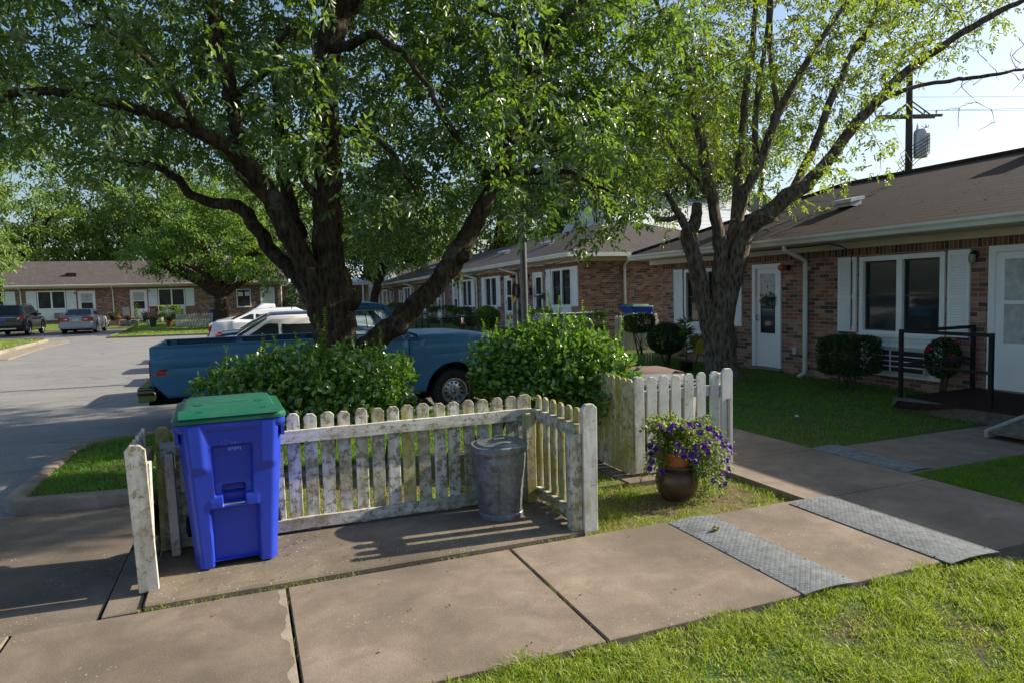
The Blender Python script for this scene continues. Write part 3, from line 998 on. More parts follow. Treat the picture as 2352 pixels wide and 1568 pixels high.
    def eaves(self, u0, u1, zt, over=.55, name='gutter', band=True):
        mb = MB()
        prof = [(over + .0, zt), (over + .12, zt + .005), (over + .125, zt - .03), (over + .10, zt - .065), (over + .085, zt - .115), (over, zt - .12)]
        n = len(prof)
        mb.add([(u0, w, z) for w, z in prof] + [(u1, w, z) for w, z in prof],
               [tuple(range(n)), tuple(range(n, 2 * n))] + [(i, (i + 1) % n, n + (i + 1) % n, n + i) for i in range(n)])
        self.mesh(mb, name, MT['gutter'])
        mb = MB(); mb.box(u0, .0, zt - .125, u1, over - .003, zt - .105)
        self.mesh(mb, 'soffit', MT['cream'])
        mb = MB(); mb.box(u0, .003, zt - .235, u1, .024, zt - .127)
        self.mesh(mb, 'frieze_board', MT['cream'])
        if band:
            mb = MB(); mb.box(u0, -.02, zt - .432, u1, .004, zt - .237)
            return mb


MT['sash'] = plain('dark_sash', (.03, .032, .034), .45)


def textobj(name, body, size, mtx, mat, parent, extrude=.002, shear=0.0):
    cu = bpy.data.curves.new(name, 'FONT')
    cu.body = body; cu.size = size; cu.extrude = extrude; cu.shear = shear
    cu.align_x = 'CENTER'; cu.align_y = 'CENTER'
    cu.materials.append(mat)
    tmp = bpy.data.objects.new(name, cu)
    col.objects.link(tmp)
    dg = bpy.context.evaluated_depsgraph_get()
    me = bpy.data.meshes.new_from_object(tmp.evaluated_get(dg))
    bpy.data.objects.remove(tmp)
    me.transform(mtx)
    me.materials.clear(); me.materials.append(mat)
    o = bpy.data.objects.new(name, me)
    col.objects.link(o)
    return attach(o, parent)


def frame_m(origin, xa, ya):
    xa, ya = Vector(xa).normalized(), Vector(ya).normalized()
    za = xa.cross(ya)
    m = Matrix((xa, ya, za)).transposed().to_4x4()
    m.translation = Vector(origin)
    return m


# ---- building on the right -------------------------------------------------
XR = 9.5
rb = thing('brick_building', 'brick bungalow row on the right with brown shingle roof and white doors', 'building', (XR, 8, 0), 'brick apartment buildings')
F = Facade(rb, lambda u, w, z: (XR - w, u, z))
holes = [(6.99, 8.47, .86, 2.10), (5.42, 6.36, .19, 2.13), (10.25, 11.03, .10, 2.09), (11.72, 13.30, .86, 2.09), (2.4, 3.9, .86, 2.1)]
F.wall(-6, 14.2, -.1, 2.26, holes)
band = F.eaves(-6, 14.72, 2.49)
bb = MB()
hs = sorted(holes)
bb.box(-6, -.02, 2.135, 14.2, .005, 2.252)
F.mesh(bb, 'soldier_course', MT['soldier'])
F.window(6.99, 8.47, .86, 2.10); F.shutter(8.53, 8.90, .87, 2.11); F.shutter(6.62, 6.94, .87, 2.11)
F.panel(7.0, 8.46, .20, .81, (7.22, 8.16, .27, .67))
F.window(11.72, 13.30, .86, 2.09); F.shutter(13.35, 13.70, .86, 2.10); F.shutter(11.34, 11.67, .86, 2.10)
F.panel(11.73, 13.29, .20, .81, (12.2, 13.1, .27, .65))
F.window(2.4, 3.9, .86, 2.10)
d1 = F.door(10.25, 11.03, .10, 2.09, handle=1)
d2 = F.door(5.42, 6.36, .19, 2.13, 'curtain', 'curtain', handle=-1)
F.lamp(10.07, 2.0, True); F.lamp(6.56, 2.03)
F.downspout(9.6, .0, 2.40)
mb = MB(); mb.tube([(8.62, .03, .9), (8.62, .03, 2.2), (8.62, .3, 2.3), (8.64, .53, 2.33), (9.2, .5, 2.32), (12, .5, 2.33)], .012, 6); F.mesh(mb, 'conduit', MT['cable'])
mb = MB(); mb.box(9.85, .003, .40, 9.93, .04, .52); F.mesh(mb, 'wall_socket', MT['acgrey'])
ym = lambda u, z: frame_m((XR + .030, u, z), (0, -1, 0), (0, 0, 1))
textobj('door_number', 'B', .075, ym(10.66, 1.66), MT['text'], d1, .001, .25)
textobj('door_number', '1', .075, ym(10.48, 1.67), MT['text'], d1, .001, .25)
# other walls and the roof
mb = MB()
mb.quad((XR, 14.2, -.1), (17.1, 14.2, -.1), (17.1, 14.2, 2.4), (XR, 14.2, 2.4))
mb.quad((17.1, 14.2, -.1), (17.1, -6, -.1), (17.1, -6, 2.4), (17.1, 14.2, 2.4))
mb.quad((XR, -6, -.1), (17.1, -6, -.1), (17.1, -6, 2.4), (13.3, -6, 3.9), (XR, -6, 2.4))
mb.build('brick_wall', MT['brick'], rb)
mb = MB()
e0, e1, yN, yS, rz = XR - .60, 17.7, 14.76, -6.5, 3.98
A = [(e0, yS, 2.50), (e0, yN, 2.50), (13.3, 12.3, rz), (13.3, yS, rz)]
B_ = [(e1, yS, 2.50), (e1, yN, 2.50), (13.3, 12.3, rz), (13.3, yS, rz)]
N_ = [(e0, yN, 2.50), (e1, yN, 2.50), (13.3, 12.3, rz)]
for poly in (A, B_, N_):
    mb.add(poly + [(x, y, z - .045) for x, y, z in poly],
           [tuple(range(len(poly))), tuple(range(2 * len(poly) - 1, len(poly) - 1, -1))] + [(i, (i + 1) % len(poly), len(poly) + (i + 1) % len(poly), len(poly) + i) for i in range(len(poly))])
roof_r = mb.build('roof', MT['shingle'], rb)
mb = MB(); mb.tube([(13.3, yS, rz + .02), (13.3, 12.3, rz + .02), (e0 + .05, yN - .05, 2.53)], .05, 6); mb.build('ridge_cap', MT['shingle'], roof_r)
mb = MB(); mb.box(XR - .1, 14.76, 2.37, 17.6, 14.86, 2.49); mb.build('gutter', MT['gutter'], rb)
def roof_vent(x, y, z, parent, ang=0.0, s=1.0):
    mb = MB()
    mb.box(x - .16 * s, y - .19 * s, z - .08, x + .10 * s, y + .19 * s, z + .05)
    mb.prism([(x - .24 * s, z - .02), (x - .2 * s, z + .05), (x + .12 * s, z + .11), (x + .12 * s, z + .05)], y - .24 * s, y + .24 * s, 'y')
    return mb.build('roof_vent', MT['tank'], parent)
sl_ = (rz - 2.5) / (13.3 - e0)
roof_vent(10.75, 9.85, 2.5 + (10.75 - e0) * sl_ + .07, roof_r)
mb = MB(); mb.box(12.9, 7.4, rz - .02, 13.4, 8.0, rz + .16); mb.build('roof_vent', MT['shingle'], roof_r)
# leaf scraps lying on the roof
k = 60
px_ = rng.uniform(e0 + .2, 12.6, k); py_ = rng.uniform(5, 13, k)
sp = np.stack([px_, py_, 2.5 + (px_ - e0) * sl_ + .015], 1)
dd = rdirs(k); dd[:, 2] = dd[:, 0] * sl_
leaves('roof_litter', sp, dd, np.tile([-.3, 0, 1.0], (k, 1)), rng.uniform(.05, .11, k), .025, MT['leafdry'], roof_r)

# ---- middle building -------------------------------------------------------
XM = 9.7
ZM = lambda u: .33 - .0108 * (u - 19.1)
mbld = thing('brick_building', 'long brick apartment row behind the blue pickup with hipped roof and white shutters', 'building', (XM, 30, 0), 'brick apartment buildings')
F = Facade(mbld, lambda u, w, z: (XM - w, u, z + ZM(u)))
wins = [(19.55, 21.05), (26.40, 27.85), (29.72, 31.18), (37.4, 38.8), (42.1, 43.7), (49.75, 50.9)]
doors = [(21.80, 22.64), (24.66, 25.52), (31.95, 32.82), (34.95, 35.80), (44.6, 45.4), (47.7, 48.5)]
holes = [(a, b, .86, 2.11) for a, b in wins] + [(a, b, .05, 2.06) for a, b in doors]
F.wall(19.1, 52.6, -.5, 2.26, holes)
F.eaves(18.55, 53.1, 2.49)
bb = MB(); bb.box(19.1, -.02, 2.135, 52.6, .005, 2.252); F.mesh(bb, 'soldier_course', MT['soldier'])
for i, (a, b) in enumerate(wins):
    F.window(a, b, .86, 2.11)
    F.shutter(a - .44, a - .04, .86, 2.11); F.shutter(b + .04, b + .45, .86, 2.11)
    F.panel(a + .02, b - .02, .2, .81, (a + .3, b - .2, .27, .65))
for i, (a, b) in enumerate(doors):
    F.door(a, b, .05, 2.06, 'glass' if i != 2 else 'curtain', 'glass', handle=1 if i % 2 else -1)
F.lamp(24.4, 2.0, True); F.lamp(25.75, 1.98); F.lamp(21.5, 2.0); F.lamp(23.0, 1.98); F.lamp(44.3, 2, True); F.lamp(47.3, 2, True); F.lamp(31.8, 2.0)
for u in (28.85, 24.05, 34.1, 41.0, 46.9): F.downspout(u, -.2, 2.40, du=.5)
mb = MB()
for u in (20.0, 20.9, 22, 23.3, 24.6, 26, 27.5, 29): mb.tube([(u + random.uniform(0, .9), .03 + .02 * random.random(), 2.25 + random.uniform(-.05, .06)) for _ in range(4)] , .008, 4)
mb.tube([(19.3 + k * .6, .04, 2.30 + .04 * math.sin(k * 1.7)) for k in range(22)], .010, 5)
F.mesh(mb, 'loose_cable', MT['cable'])
mb = MB()
YE = 19.1
zt = 2.26 + .33
mb.quad((XM, YE, -.2), (17.3, YE, -.2), (17.3, YE, zt), (XM, YE, zt))
mb.quad((17.3, YE, -.2), (17.3, 52.6, -.2), (17.3, 52.6, 2.3), (17.3, YE, zt))
mb.quad((XM, 52.6, -.5), (17.3, 52.6, -.5), (17.3, 52.6, 2.2), (XM, 52.6, 2.2))
mb.build('brick_wall', MT['brick'], mbld)
mb = MB(); mb.box(XM - .02, YE - .024, zt - .003, 17.3, YE - .003, zt + .108); mb.build('frieze_board', MT['cream'], mbld)
mb = MB(); mb.box(XM - .54, YE - .54, zt + .112, 17.3, YE - .005, zt + .128); mb.build('soffit', MT['cream'], mbld)
mb = MB(); mb.box(XM - .67, YE - .67, zt + .11, 17.8, YE - .55, zt + .235); mb.build('gutter', MT['gutter'], mbld)
mb = MB(); mb.tube([(11.15, YE - .6, zt + .1), (11.2, YE - .5, zt - .02), (11.32, YE - .06, zt - .16), (11.32, YE - .06, .2)], .042, 8); mb.build('downspout', MT['gutter'], mbld, smooth=30)
mb = MB()
ex0, ex1, ya, yb, zE0, zE1 = XM - .60, 17.9, YE - .60, 53.2, 2.50 + .335, 2.50 - .03
ridge0, ridge1 = (13.5, 23.0, zE0 + 1.50), (13.5, 50.0, zE1 + 1.50)
polys = [[(ex0, ya, zE0), (ex0, yb, zE1), ridge1, ridge0], [(ex1, ya, zE0), (ex1, yb, zE1), ridge1, ridge0], [(ex0, ya, zE0), (ex1, ya, zE0), ridge0], [(ex0, yb, zE1), (ex1, yb, zE1), ridge1]]
for poly in polys:
    L_ = len(poly)
    mb.add(poly + [(x, y, z - .045) for x, y, z in poly], [tuple(range(L_)), tuple(range(2 * L_ - 1, L_ - 1, -1))] + [(i, (i + 1) % L_, L_ + (i + 1) % L_, L_ + i) for i in range(L_)])
roof_m = mb.build('roof', MT['shingle_far'], mbld)
for y, x in ((24.5, 11.2), (29.3, 11.2), (38.5, 11.3), (41.0, 11.0)):
    roof_vent(x, y, zE0 - .0108 * (y - 18.5) + (x - ex0) * .342 + .07, roof_m, s=1.1)

# ---- far building ----------------------------------------------------------
YF, ZF = 55.5, .52
fb = thing('brick_building', 'brick apartment row across the parking lot with a door marked office', 'building', (-8, YF, 0), 'brick apartment buildings')
F = Facade(fb, lambda u, w, z: (u, YF - w, z + ZF))
def ux(xd): # facade position seen at survey column xd
    a = P(xd, 700, 1.0) - EYE
    return float(a[0] / a[1] * YF)
wl, wr = (ux(86), ux(152)), (ux(364), ux(426))
wo = (ux(544), ux(577)); dl, dr, do = (ux(180), ux(220)), (ux(300), ux(339)), (ux(599), ux(632))
w0 = (ux(-50), ux(11))
uE = ux(648)
holes = [(*w0, .86, 2.11), (*wl, .86, 2.11), (*wr, .86, 2.11), (*wo, .62, 1.95), (*dl, .05, 2.06), (*dr, .05, 2.06), (*do, .0, 2.05)]
F.wall(-34, uE, -.7, 2.26, holes)
F.eaves(-34, uE + .5, 2.49)
bb = MB(); bb.box(-34, -.02, 2.135, uE, .005, 2.252); F.mesh(bb, 'soldier_course', MT['soldier'])
for a, b in (w0, wl, wr):
    F.window(a, b, .86, 2.11); F.shutter(a - .62, a - .04, .8, 2.11); F.shutter(b + .04, b + .62, .8, 2.11)
    F.panel(a + .02, b - .02, .1, .81, (b - .75, b - .1, .2, .6))
F.window(*wo, .62, 1.95, 1)
mb = MB(); mb.box(wo[0] + .12, -.05, 1.42, wo[0] + .46, -.045, 1.72); mb.box(wo[0] + .60, -.05, 1.42, wo[0] + .92, -.045, 1.74); F.mesh(mb, 'notice', MT['paper'])
F.door(*dl, .05, 2.06, handle=1); ddr = F.door(*dr, .05, 2.06, handle=-1)
dof = F.door(*do, .0, 2.05, solid=True, handle=-1)
um = (do[0] + do[1]) / 2
textobj('office_sign', 'OFFICE', .17, frame_m((um, YF + .005, ZF + 1.63), (1, 0, 0), (0, 0, 1)), MT['text'], dof, .004)
mb = MB(); mb.box(um - .16, .0 - .013, 1.12, um + .12, -.005, 1.5); F.mesh(mb, 'notice', MT['paper'], dof)
mb = MB(); mb.box(um - .12, -.013, .72, um + .12, -.004, .78); F.mesh(mb, 'letter_slot', MT['alloy'], dof)
um = (dl[0] + dl[1]) / 2
textobj('door_number', '78', .14, frame_m((um, YF + .03, ZF + 1.65), (1, 0, 0), (0, 0, 1)), MT['text'], fb, .002)
F.lamp(ux(226), 1.98, True); F.lamp(ux(174), 1.95); F.lamp(ux(290), 2.0, True); F.lamp(ux(589), 1.95); F.lamp(ux(344), 2.0)
F.downspout(ux(261), -.3, 2.4); F.downspout(ux(49), -.3, 2.4); F.downspout(ux(647), -.3, 2.4)
mb = MB(); mb.box(ux(281), .003, .25, ux(297), .1, .85); F.mesh(mb, 'meter_box', MT['boxgrey'])
mb = MB(); mb.quad((uE, YF, -.5), (uE, YF + 8, -.5), (uE, YF + 8, 2.8), (uE, YF + 4, 4.0), (uE, YF, 2.8)); mb.build('brick_wall', MT['brick'], fb)
mb = MB()
z0_ = ZF + 2.5
for poly in ([(-34.5, YF - .6, z0_), (uE + .5, YF - .6, z0_), (uE + .5, YF + 4.2, z0_ + 1.85), (-34.5, YF + 4.2, z0_ + 1.85)],
             [(-34.5, YF + 9, z0_), (uE + .5, YF + 9, z0_), (uE + .5, YF + 4.2, z0_ + 1.85), (-34.5, YF + 4.2, z0_ + 1.85)]):
    mb.add(poly + [(x, y, z - .05) for x, y, z in poly], [(0, 1, 2, 3), (7, 6, 5, 4)] + [(i, (i + 1) % 4, 4 + (i + 1) % 4, 4 + i) for i in range(4)])
roof_f = mb.build('roof', MT['shingle_lot'], fb)
mb = MB(); q = ux(160); mb.box(q - .3, YF + .9, z0_ + .55, q + .35, YF + 1.5, z0_ + .86); mb.build('roof_vent', MT['shingle'], roof_f)
# steps and landing to the far door
mb = MB()
sx0, sx1 = ux(230), ux(262)
for k in range(3):
    mb.box(sx0, 51.6 + k * .42, -.2, sx1, 55.4, .14 + .155 * k)
mb.box(sx0 - 1.5, 53.0, -.2, ux(352), 55.45, .50)
tag(mb.build('steps', MT['kerb']), 'concrete steps and landing below the far numbered door', 'steps')


# ================================================================ vehicles
def wheel(parent, c, r, w, rim_r, side, axis='y', style='alloy', rimmat='alloy'):
    """side = -1: the outer face looks towards -y"""
    Mx = Matrix.Rotation(R(90), 4, 'X') if side < 0 else Matrix.Rotation(R(-90), 4, 'X')
    rim = MB()
    rr = rim_r
    rim.lathe([(rr * 1.04, w * .42), (rr * 1.04, w * .47), (rr * .96, w * .47), (rr * .90, w * .30), (rr * .80, w * .20), (rr * .60, w * .25), (rr * .42, w * .30), (rr * .38, w * .33), (0, w * .33)], 32, c, Mx)
    ro = rim.build('wheel', MT[rimmat], parent, smooth=35)
    ty = MB()
    ty.lathe([(rr * 1.0, -w * .45), (r * .90, -w * .5), (r * .985, -w * .36), (r, -w * .2), (r, w * .2), (r * .985, w * .36), (r * .93, w * .485), (r * .80, w * .5), (rr * 1.08, w * .46), (rr * .98, w * .42), (rr * .9, -w * .4)], 40, c, Mx)
    ty.build('tyre', MT['rubber'], ro, smooth=50)
    d = MB()
    if style == 'holes':
        for k in range(12):
            t = 2 * math.pi * (k + .4) / 12
            q = Matrix.Translation((rr * .66 * math.cos(t), rr * .66 * math.sin(t), w * .245))
            d.lathe([(rr * .085, 0), (rr * .085, .010), (0, .010)], 10, c, Mx @ q)
    elif style == 'spokes':
        for k in range(5):
            t0 = 2 * math.pi * k / 5 + .22
            pts = []
            for rad, t in ((.42, t0), (.85, t0 - .08), (.88, t0 + .4), (.85, t0 + .86), (.42, t0 + .8)):
                pts.append(Vector(c) + (Mx @ Vector((rr * rad * math.cos(t), rr * rad * math.sin(t), w * .31 - abs(rad - .6) * .02))))
            d.add(pts, [tuple(range(5))])
    if d.v: d.build('wheel_openings', MT['dark'], ro, fix=False)
    h = MB()
    h.lathe([(rr * .20, w * .33), (rr * .20, w * .50), (rr * .12, w * .56), (0, w * .57)], 16, c, Mx)
    for k in range(5):
        t = 2 * math.pi * (k + .15) / 5
        q = Matrix.Translation((rr * .31 * math.cos(t), rr * .31 * math.sin(t), w * .33))
        h.lathe([(rr * .045, 0), (rr * .045, .018), (0, .022)], 6, c, Mx @ q)
    h.build('hub_cap', MT['chrome'], ro, smooth=35)
    return ro


def arc_z(x, base, wheels, rad, zc):
    z = base
    for wx in wheels:
        dx = abs(x - wx)
        if dx < rad: z = max(z, zc + math.sqrt(rad * rad - dx * dx))
    return z


def car(name, label, L, W, deck, cab, wheels, wr, paint, loc, rz, group='parked cars', sill=.20, cabw=.80, roofpaint=None, seats=None, mirrors=True):
    """deck: (x, z) along the shoulder from tail to nose; cab: (rear base x, roof rear x, roof front x, screen base x, roof z)"""
    t = thing(name, label, 'car' if 'truck' not in name else 'pickup truck', (0, 0, 0), group)
    LOCAL.add(t.name)
    dx, dz = zip(*deck)
    zt = lambda x: float(np.interp(x, dx, dz))
    rad = wr + .07
    xsn = sorted(set([0, .04, .15, .35, L - .35, L - .15, L - .04, L] + list(dx) + [w + rad * s for w in wheels for s in (-1.0, -.97, -.85, -.6, -.3, 0, .3, .6, .85, .97, 1.0)] + list(np.linspace(.4, L - .4, 12))))
    xsn = [x for x in xsn if 0 <= x <= L]
    rows = []
    for x in xsn:
        e = min(x, L - x)
        k = .86 + .14 * min(1, (e / .45)) ** .5
        w = W / 2 * k
        b = arc_z(x, sill + (.10 * (1 - min(1, e / .3))), wheels, rad, wr)
        top = zt(x)
        b = min(b, top - .12)
        h = top - b
        half = [(w * .92, b), (w * .985, b + .05 * h), (w, b + h * .3), (w * 1.0, b + h * .62), (w * .975, top - .10 * h), (w * .93, top - .02), (w * .80, top + .005), (w * .4, top + .02), (0, top + .025)]
        rows.append([(x, -y, z) for y, z in half] + [(x, y, z) for y, z in reversed(half[:-1])])
    mb = MB(); mb.grid(rows); mb.cap(rows[0]); mb.cap(rows[-1])
    body = mb.build('body', paint, t, smooth=32)
    mb = MB()
    mb.box(.25, -W * .40, sill - .02, L - .25, W * .40, sill + .25)
    for wx in wheels: mb.box(wx - rad, -W * .47, sill, wx + rad, W * .47, wr * 2 + .02)
    mb.build('underbody', MT['dark'], t)
    xa, xb, xc, xd, zr = cab
    wb, wt = W / 2 * .90, W / 2 * cabw * .86
    rows = []
    for x in [xa] + list(np.linspace(xa, xb, 4))[1:] + list(np.linspace(xb, xc, 6))[1:] + list(np.linspace(xc, xd, 4))[1:]:
        s = float(np.interp(x, [xa, xb, xc, xd], [0, 1, 1, 0]))
        s2 = math.sin(min(1, s) * math.pi / 2) * .15 + s * .85
        bz = zt(x) - .02
        crown = .03 * math.sin(math.pi * min(1, max(0, (x - xa) / (xd - xa))))
        tz = bz + (zr - bz) * s2 + crown * s
        wtt = wb + (wt - wb) * s
        rows.append([(x, -wb, bz), (x, -(wb + (wtt - wb) * .92), bz + (tz - bz) * .92), (x, -wtt * .93, tz), (x, 0, tz + .02 * s), (x, wtt * .93, tz), (x, (wb + (wtt - wb) * .92), bz + (tz - bz) * .92), (x, wb, bz)])
    mb = MB(); mb.grid(rows)
    mb.build('roof', roofpaint or paint, t, smooth=35)

    def side_pt(x, z, s, off=.008):
        bz = zt(x) - .02
        sx = float(np.interp(x, [xa, xb, xc, xd], [0, 1, 1, 0]))
        tz = bz + (zr - bz) * sx
        wtt = wb + (wt - wb) * sx
        f = 0 if tz - bz < .05 else min(1, (z - bz) / (tz - bz))
        return (x, s * (wb + (wtt - wb) * f + off), z)
    zb = lambda x: zt(x) + .03
    ins = .07
    n_split = seats or [(xb + xc) / 2 + .05]
    lim = [xa + .22] + n_split + [xd - .28]
    for s in (-1, 1):
        for i in range(len(lim) - 1):
            a, b = lim[i] + (.03 if i else 0), lim[i + 1] - (.03 if i < len(lim) - 2 else 0)
            ztop = zr - ins
            a2 = max(a, xa + (xb - xa) * .86 + .03) if i == 0 else a
            b2 = min(b, xc + (xd - xc) * .16 - .03) if i == len(lim) - 2 else b
            N = 6
            lo = [side_pt(a + (b - a) * k / N, zb(a + (b - a) * k / N), s) for k in range(N + 1)]
            hi = [side_pt(a2 + (b2 - a2) * k / N, ztop, s) for k in range(N + 1)]
            m2 = MB(); m2.grid([lo, [tuple((np.array(p) + np.array(q)) / 2 + np.array((0, s * .006, 0))) for p, q in zip(lo, hi)], hi])
            m2.build('side_window', MT['carglass'], t, smooth=True)
    for nm, x0, x1 in (('rear_window', xa, xb), ('windshield', xd, xc)):
        sg = -1 if nm == 'rear_window' else 1
        rows = []
        for f in (.10, .5, .90):
            x = x0 + (x1 - x0) * f
            bz = zt(x) - .02
            s2 = math.sin(f * math.pi / 2) * .15 + f * .85
            z = bz + (zr - bz) * s2 + .03 * math.sin(math.pi * (x - xa) / (xd - xa)) * f + .014
            ww = (wb + (wt - wb) * f) * .86
            rows.append([(x + sg * .008, -ww, z), (x + sg * .012, -ww * .5, z + .012), (x + sg * .014, 0, z + .016), (x + sg * .012, ww * .5, z + .012), (x + sg * .008, ww, z)])
        m2 = MB(); m2.grid(rows); m2.build(nm, MT['carglass'], t, smooth=True)
    for wx in wheels:
        for s in (-1, 1):
            wheel(t, (wx, s * (W / 2 - .11), wr), wr, .20, wr * .66, s, style='spokes')
    if mirrors:
        for s in (-1, 1):
            m2 = MB()
            x = xd - .38
            m2.add([(x + .1, s * wb * 1.02, zt(x) + .03), (x - .02, s * (wb + .20), zt(x) + .02), (x - .03, s * (wb + .22), zt(x) + .13), (x + .05, s * (wb + .05), zt(x) + .14), (x + .14, s * (wb + .16), zt(x) + .05), (x + .08, s * (wb + .19), zt(x) + .12)],
                   [(0, 1, 4), (1, 2, 5, 4), (2, 3, 5), (3, 0, 4, 5), (0, 3, 2, 1)])
            m2.build('side_mirror', paint, t)
    t.location = loc
    t.rotation_euler = (0, 0, rz)
    return t


def lens(t, x0, x1, y0, y1, z0, z1, mat, name):
    mb = MB(); mb.box(x0, y0, z0, x1, y1, z1)
    return mb.build(name, MT[mat], t, bevel=.012)


WHITE = m_paint('white_car_paint', (.74, .74, .75), .22, .6)
VINYL = plain('white_vinyl_roof', (.66, .63, .60), .55, vary=.05)
NAVY = m_paint('navy_car_paint', (.012, .022, .055), .18, .9)
SILVER = m_paint('silver_car_paint', (.33, .35, .39), .30, .5, metal=.2, vary=.02)
CHAR = m_paint('charcoal_car_paint', (.020, .026, .032), .2, .9)

# white coupe beside the pickup: tail to the left
t = car('parked_car', 'white coupe with black side windows parked just behind the blue pickup', 4.9, 1.82,
        [(0, .80), (.12, 1.03), (.75, 1.08), (1.6, 1.08), (3.3, 1.05), (4.2, .95), (4.75, .85), (4.9, .7)], (.72, 1.40, 2.35, 3.15, 1.43), (.95, 3.9), .33, WHITE, (-.92, 14.55, -.13), 0, seats=[1.55], roofpaint=VINYL)
lens(t, -.02, .05, -.80, -.35, .72, .92, 'red', 'taillight'); lens(t, -.02, .05, .35, .80, .72, .92, 'red', 'taillight')
lens(t, 4.84, 4.915, -.75, -.4, .55, .68, 'clear', 'headlight'); lens(t, 4.84, 4.915, .4, .75, .55, .68, 'clear', 'headlight')
# navy sedan
t = car('parked_car', 'dark navy sedan with olive sheen between the two white cars', 4.8, 1.8,
        [(0, .82), (.10, 1.05), (.5, 1.09), (1.5, 1.07), (3.2, 1.02), (4.2, .93), (4.65, .82), (4.8, .68)], (.42, 1.15, 2.4, 3.2, 1.42), (.95, 3.75), .33, NAVY, (-.58, 17.1, -.09), 0, seats=[1.35, 2.25])
for s in (-1, 1):
    lens(t, -.03, .10, s * .55 - .22, s * .55 + .22, .86, 1.02, 'red', 'taillight'); lens(t, -.035, .04, s * .42 - .12, s * .42 + .12, .76, .85, 'clear', 'reversing_light')
    lens(t, 4.74, 4.82, s * .6 - .18, s * .6 + .18, .55, .68, 'clear', 'headlight')
# white sedan
t = car('parked_car', 'white sedan with red tail lamps, third car beyond the blue pickup', 4.7, 1.78,
        [(0, .85), (.08, 1.16), (.2, 1.22), (.62, 1.24), (1.5, 1.18), (3.2, 1.08), (4.1, .98), (4.55, .85), (4.7, .7)], (.52, 1.12, 2.2, 3.0, 1.47), (.95, 3.7), .33, WHITE, (-.86, 19.9, -.08), 0, seats=[1.12, 2.0])
for s in (-1, 1):
    lens(t, -.012, .12, s * .66 - .11, s * .66 + .11, .97, 1.09, 'red', 'taillight'); lens(t, 4.62, 4.72, s * .6 - .18, s * .6 + .18, .6, .74, 'clear', 'headlight')
lens(t, -.06, .04, -.84, .84, .45, .75, 'clear', 'bumper').data.materials[0] = WHITE
mb = MB(); mb.tube([(.55, -.30, 1.26), (.50, -.30, 1.62)], .004, 4); mb.build('antenna', MT['black'], t)
# white pickup facing the lot
t = car('pickup_truck', 'white pickup facing left, farthest in the row beyond the blue pickup', 4.9, 1.85,
        [(0, .95), (.05, 1.10), (2.6, 1.10), (2.95, 1.14), (3.6, 1.28), (3.8, 1.28), (4.35, 1.22), (4.75, 1.12), (4.9, .9)], (2.95, 3.06, 3.42, 4.0, 1.58), (1.1, 4.0), .36, WHITE, (3.95, 22.7, -.08), math.pi, 'parked cars', seats=[], sill=.3, mirrors=True)
for s in (-1, 1):
    lens(t, 4.78, 4.93, s * .66 - .20, s * .66 + .20, .92, 1.08, 'clear', 'headlight'); lens(t, 4.78, 4.94, s * .66 - .20, s * .66 + .20, .82, .91, 'amber', 'indicator')
    lens(t, -.02, .04, s * .8 - .08, s * .8 + .08, .75, 1.0, 'red', 'taillight')
lens(t, 4.86, 5.02, -.86, .86, .42, .72, 'clear', 'bumper').data.materials[0] = WHITE

# silver sedan, tail towards us
t = car('parked_car', 'silver sedan with wide red tail lamps parked by the far lawn steps', 4.7, 1.82,
        [(0, .70), (.04, .98), (.12, 1.05), (.75, 1.07), (1.6, 1.03), (3.3, .98), (4.2, .90), (4.6, .8), (4.7, .65)], (.60, 1.40, 2.4, 3.2, 1.40), (1.0, 3.75), .33, SILVER, (-9.15, 46.4, -.05), R(90), seats=[1.4, 2.2])
for s in (-1, 1):
    lens(t, -.035, .16, s * .60 - .27, s * .60 + .27, .74, .97, 'red', 'taillight')
    lens(t, -.045, .03, s * .50 - .10, s * .50 + .10, .80, .88, 'clear', 'reversing_light')
lens(t, -.075, .06, -.86, .86, .36, .62, 'clear', 'bumper').data.materials[0] = SILVER
lens(t, -.04, .02, -.17, .17, .72, .84, 'clear', 'licence_plate')
mb = MB(); mb.box(.02, -.7, 1.06, .16, .7, 1.09); mb.build('spoiler', SILVER, t, bevel=.01)
# charcoal SUV
t = car('parked_car', 'charcoal SUV with blue licence plate at the left edge of the lot', 5.0, 1.98,
        [(0, .95), (.03, 1.12), (.1, 1.18), (1.6, 1.16), (3.4, 1.10), (4.4, 1.04), (4.85, .9), (5.0, .7)], (.08, .50, 2.7, 3.5, 1.74), (1.0, 3.9), .39, CHAR, (-12.6, 46.2, -.05), R(90), seats=[1.0, 2.1], sill=.28, cabw=.9)
for s in (-1, 1):
    lens(t, -.03, .22, s * .83 - .14, s * .83 + .14, .93, 1.12, 'red', 'taillight'); lens(t, -.04, .03, s * .72 - .07, s * .72 + .07, .95, 1.05, 'clear', 'reversing_light')
    mb = MB(); mb.tube([(.7, s * .70, 1.76), (.8, s * .70, 1.82), (2.5, s * .70, 1.82), (2.6, s * .70, 1.76)], .018, 6); mb.build('roof_rail', MT['alloy'], t)
mb = MB(); mb.box(-.035, -.62, 1.05, .02, .62, 1.09); mb.build('chrome_strip', MT['chrome'], t)
mb = MB(); mb.box(-.04, -.15, .88, .01, .15, 1.02); mb.build('licence_plate', plain('blue_plate', (.03, .08, .45), .4), t)
mb = MB(); mb.box(-.06, -.9, .34, .1, .9, .62); mb.build('bumper', MT['black'], t, bevel=.03)
mb = MB(); mb.box(-.075, -.6, .40, .05, .6, .48); mb.build('skid_plate', MT['alloy'], t, bevel=.01)

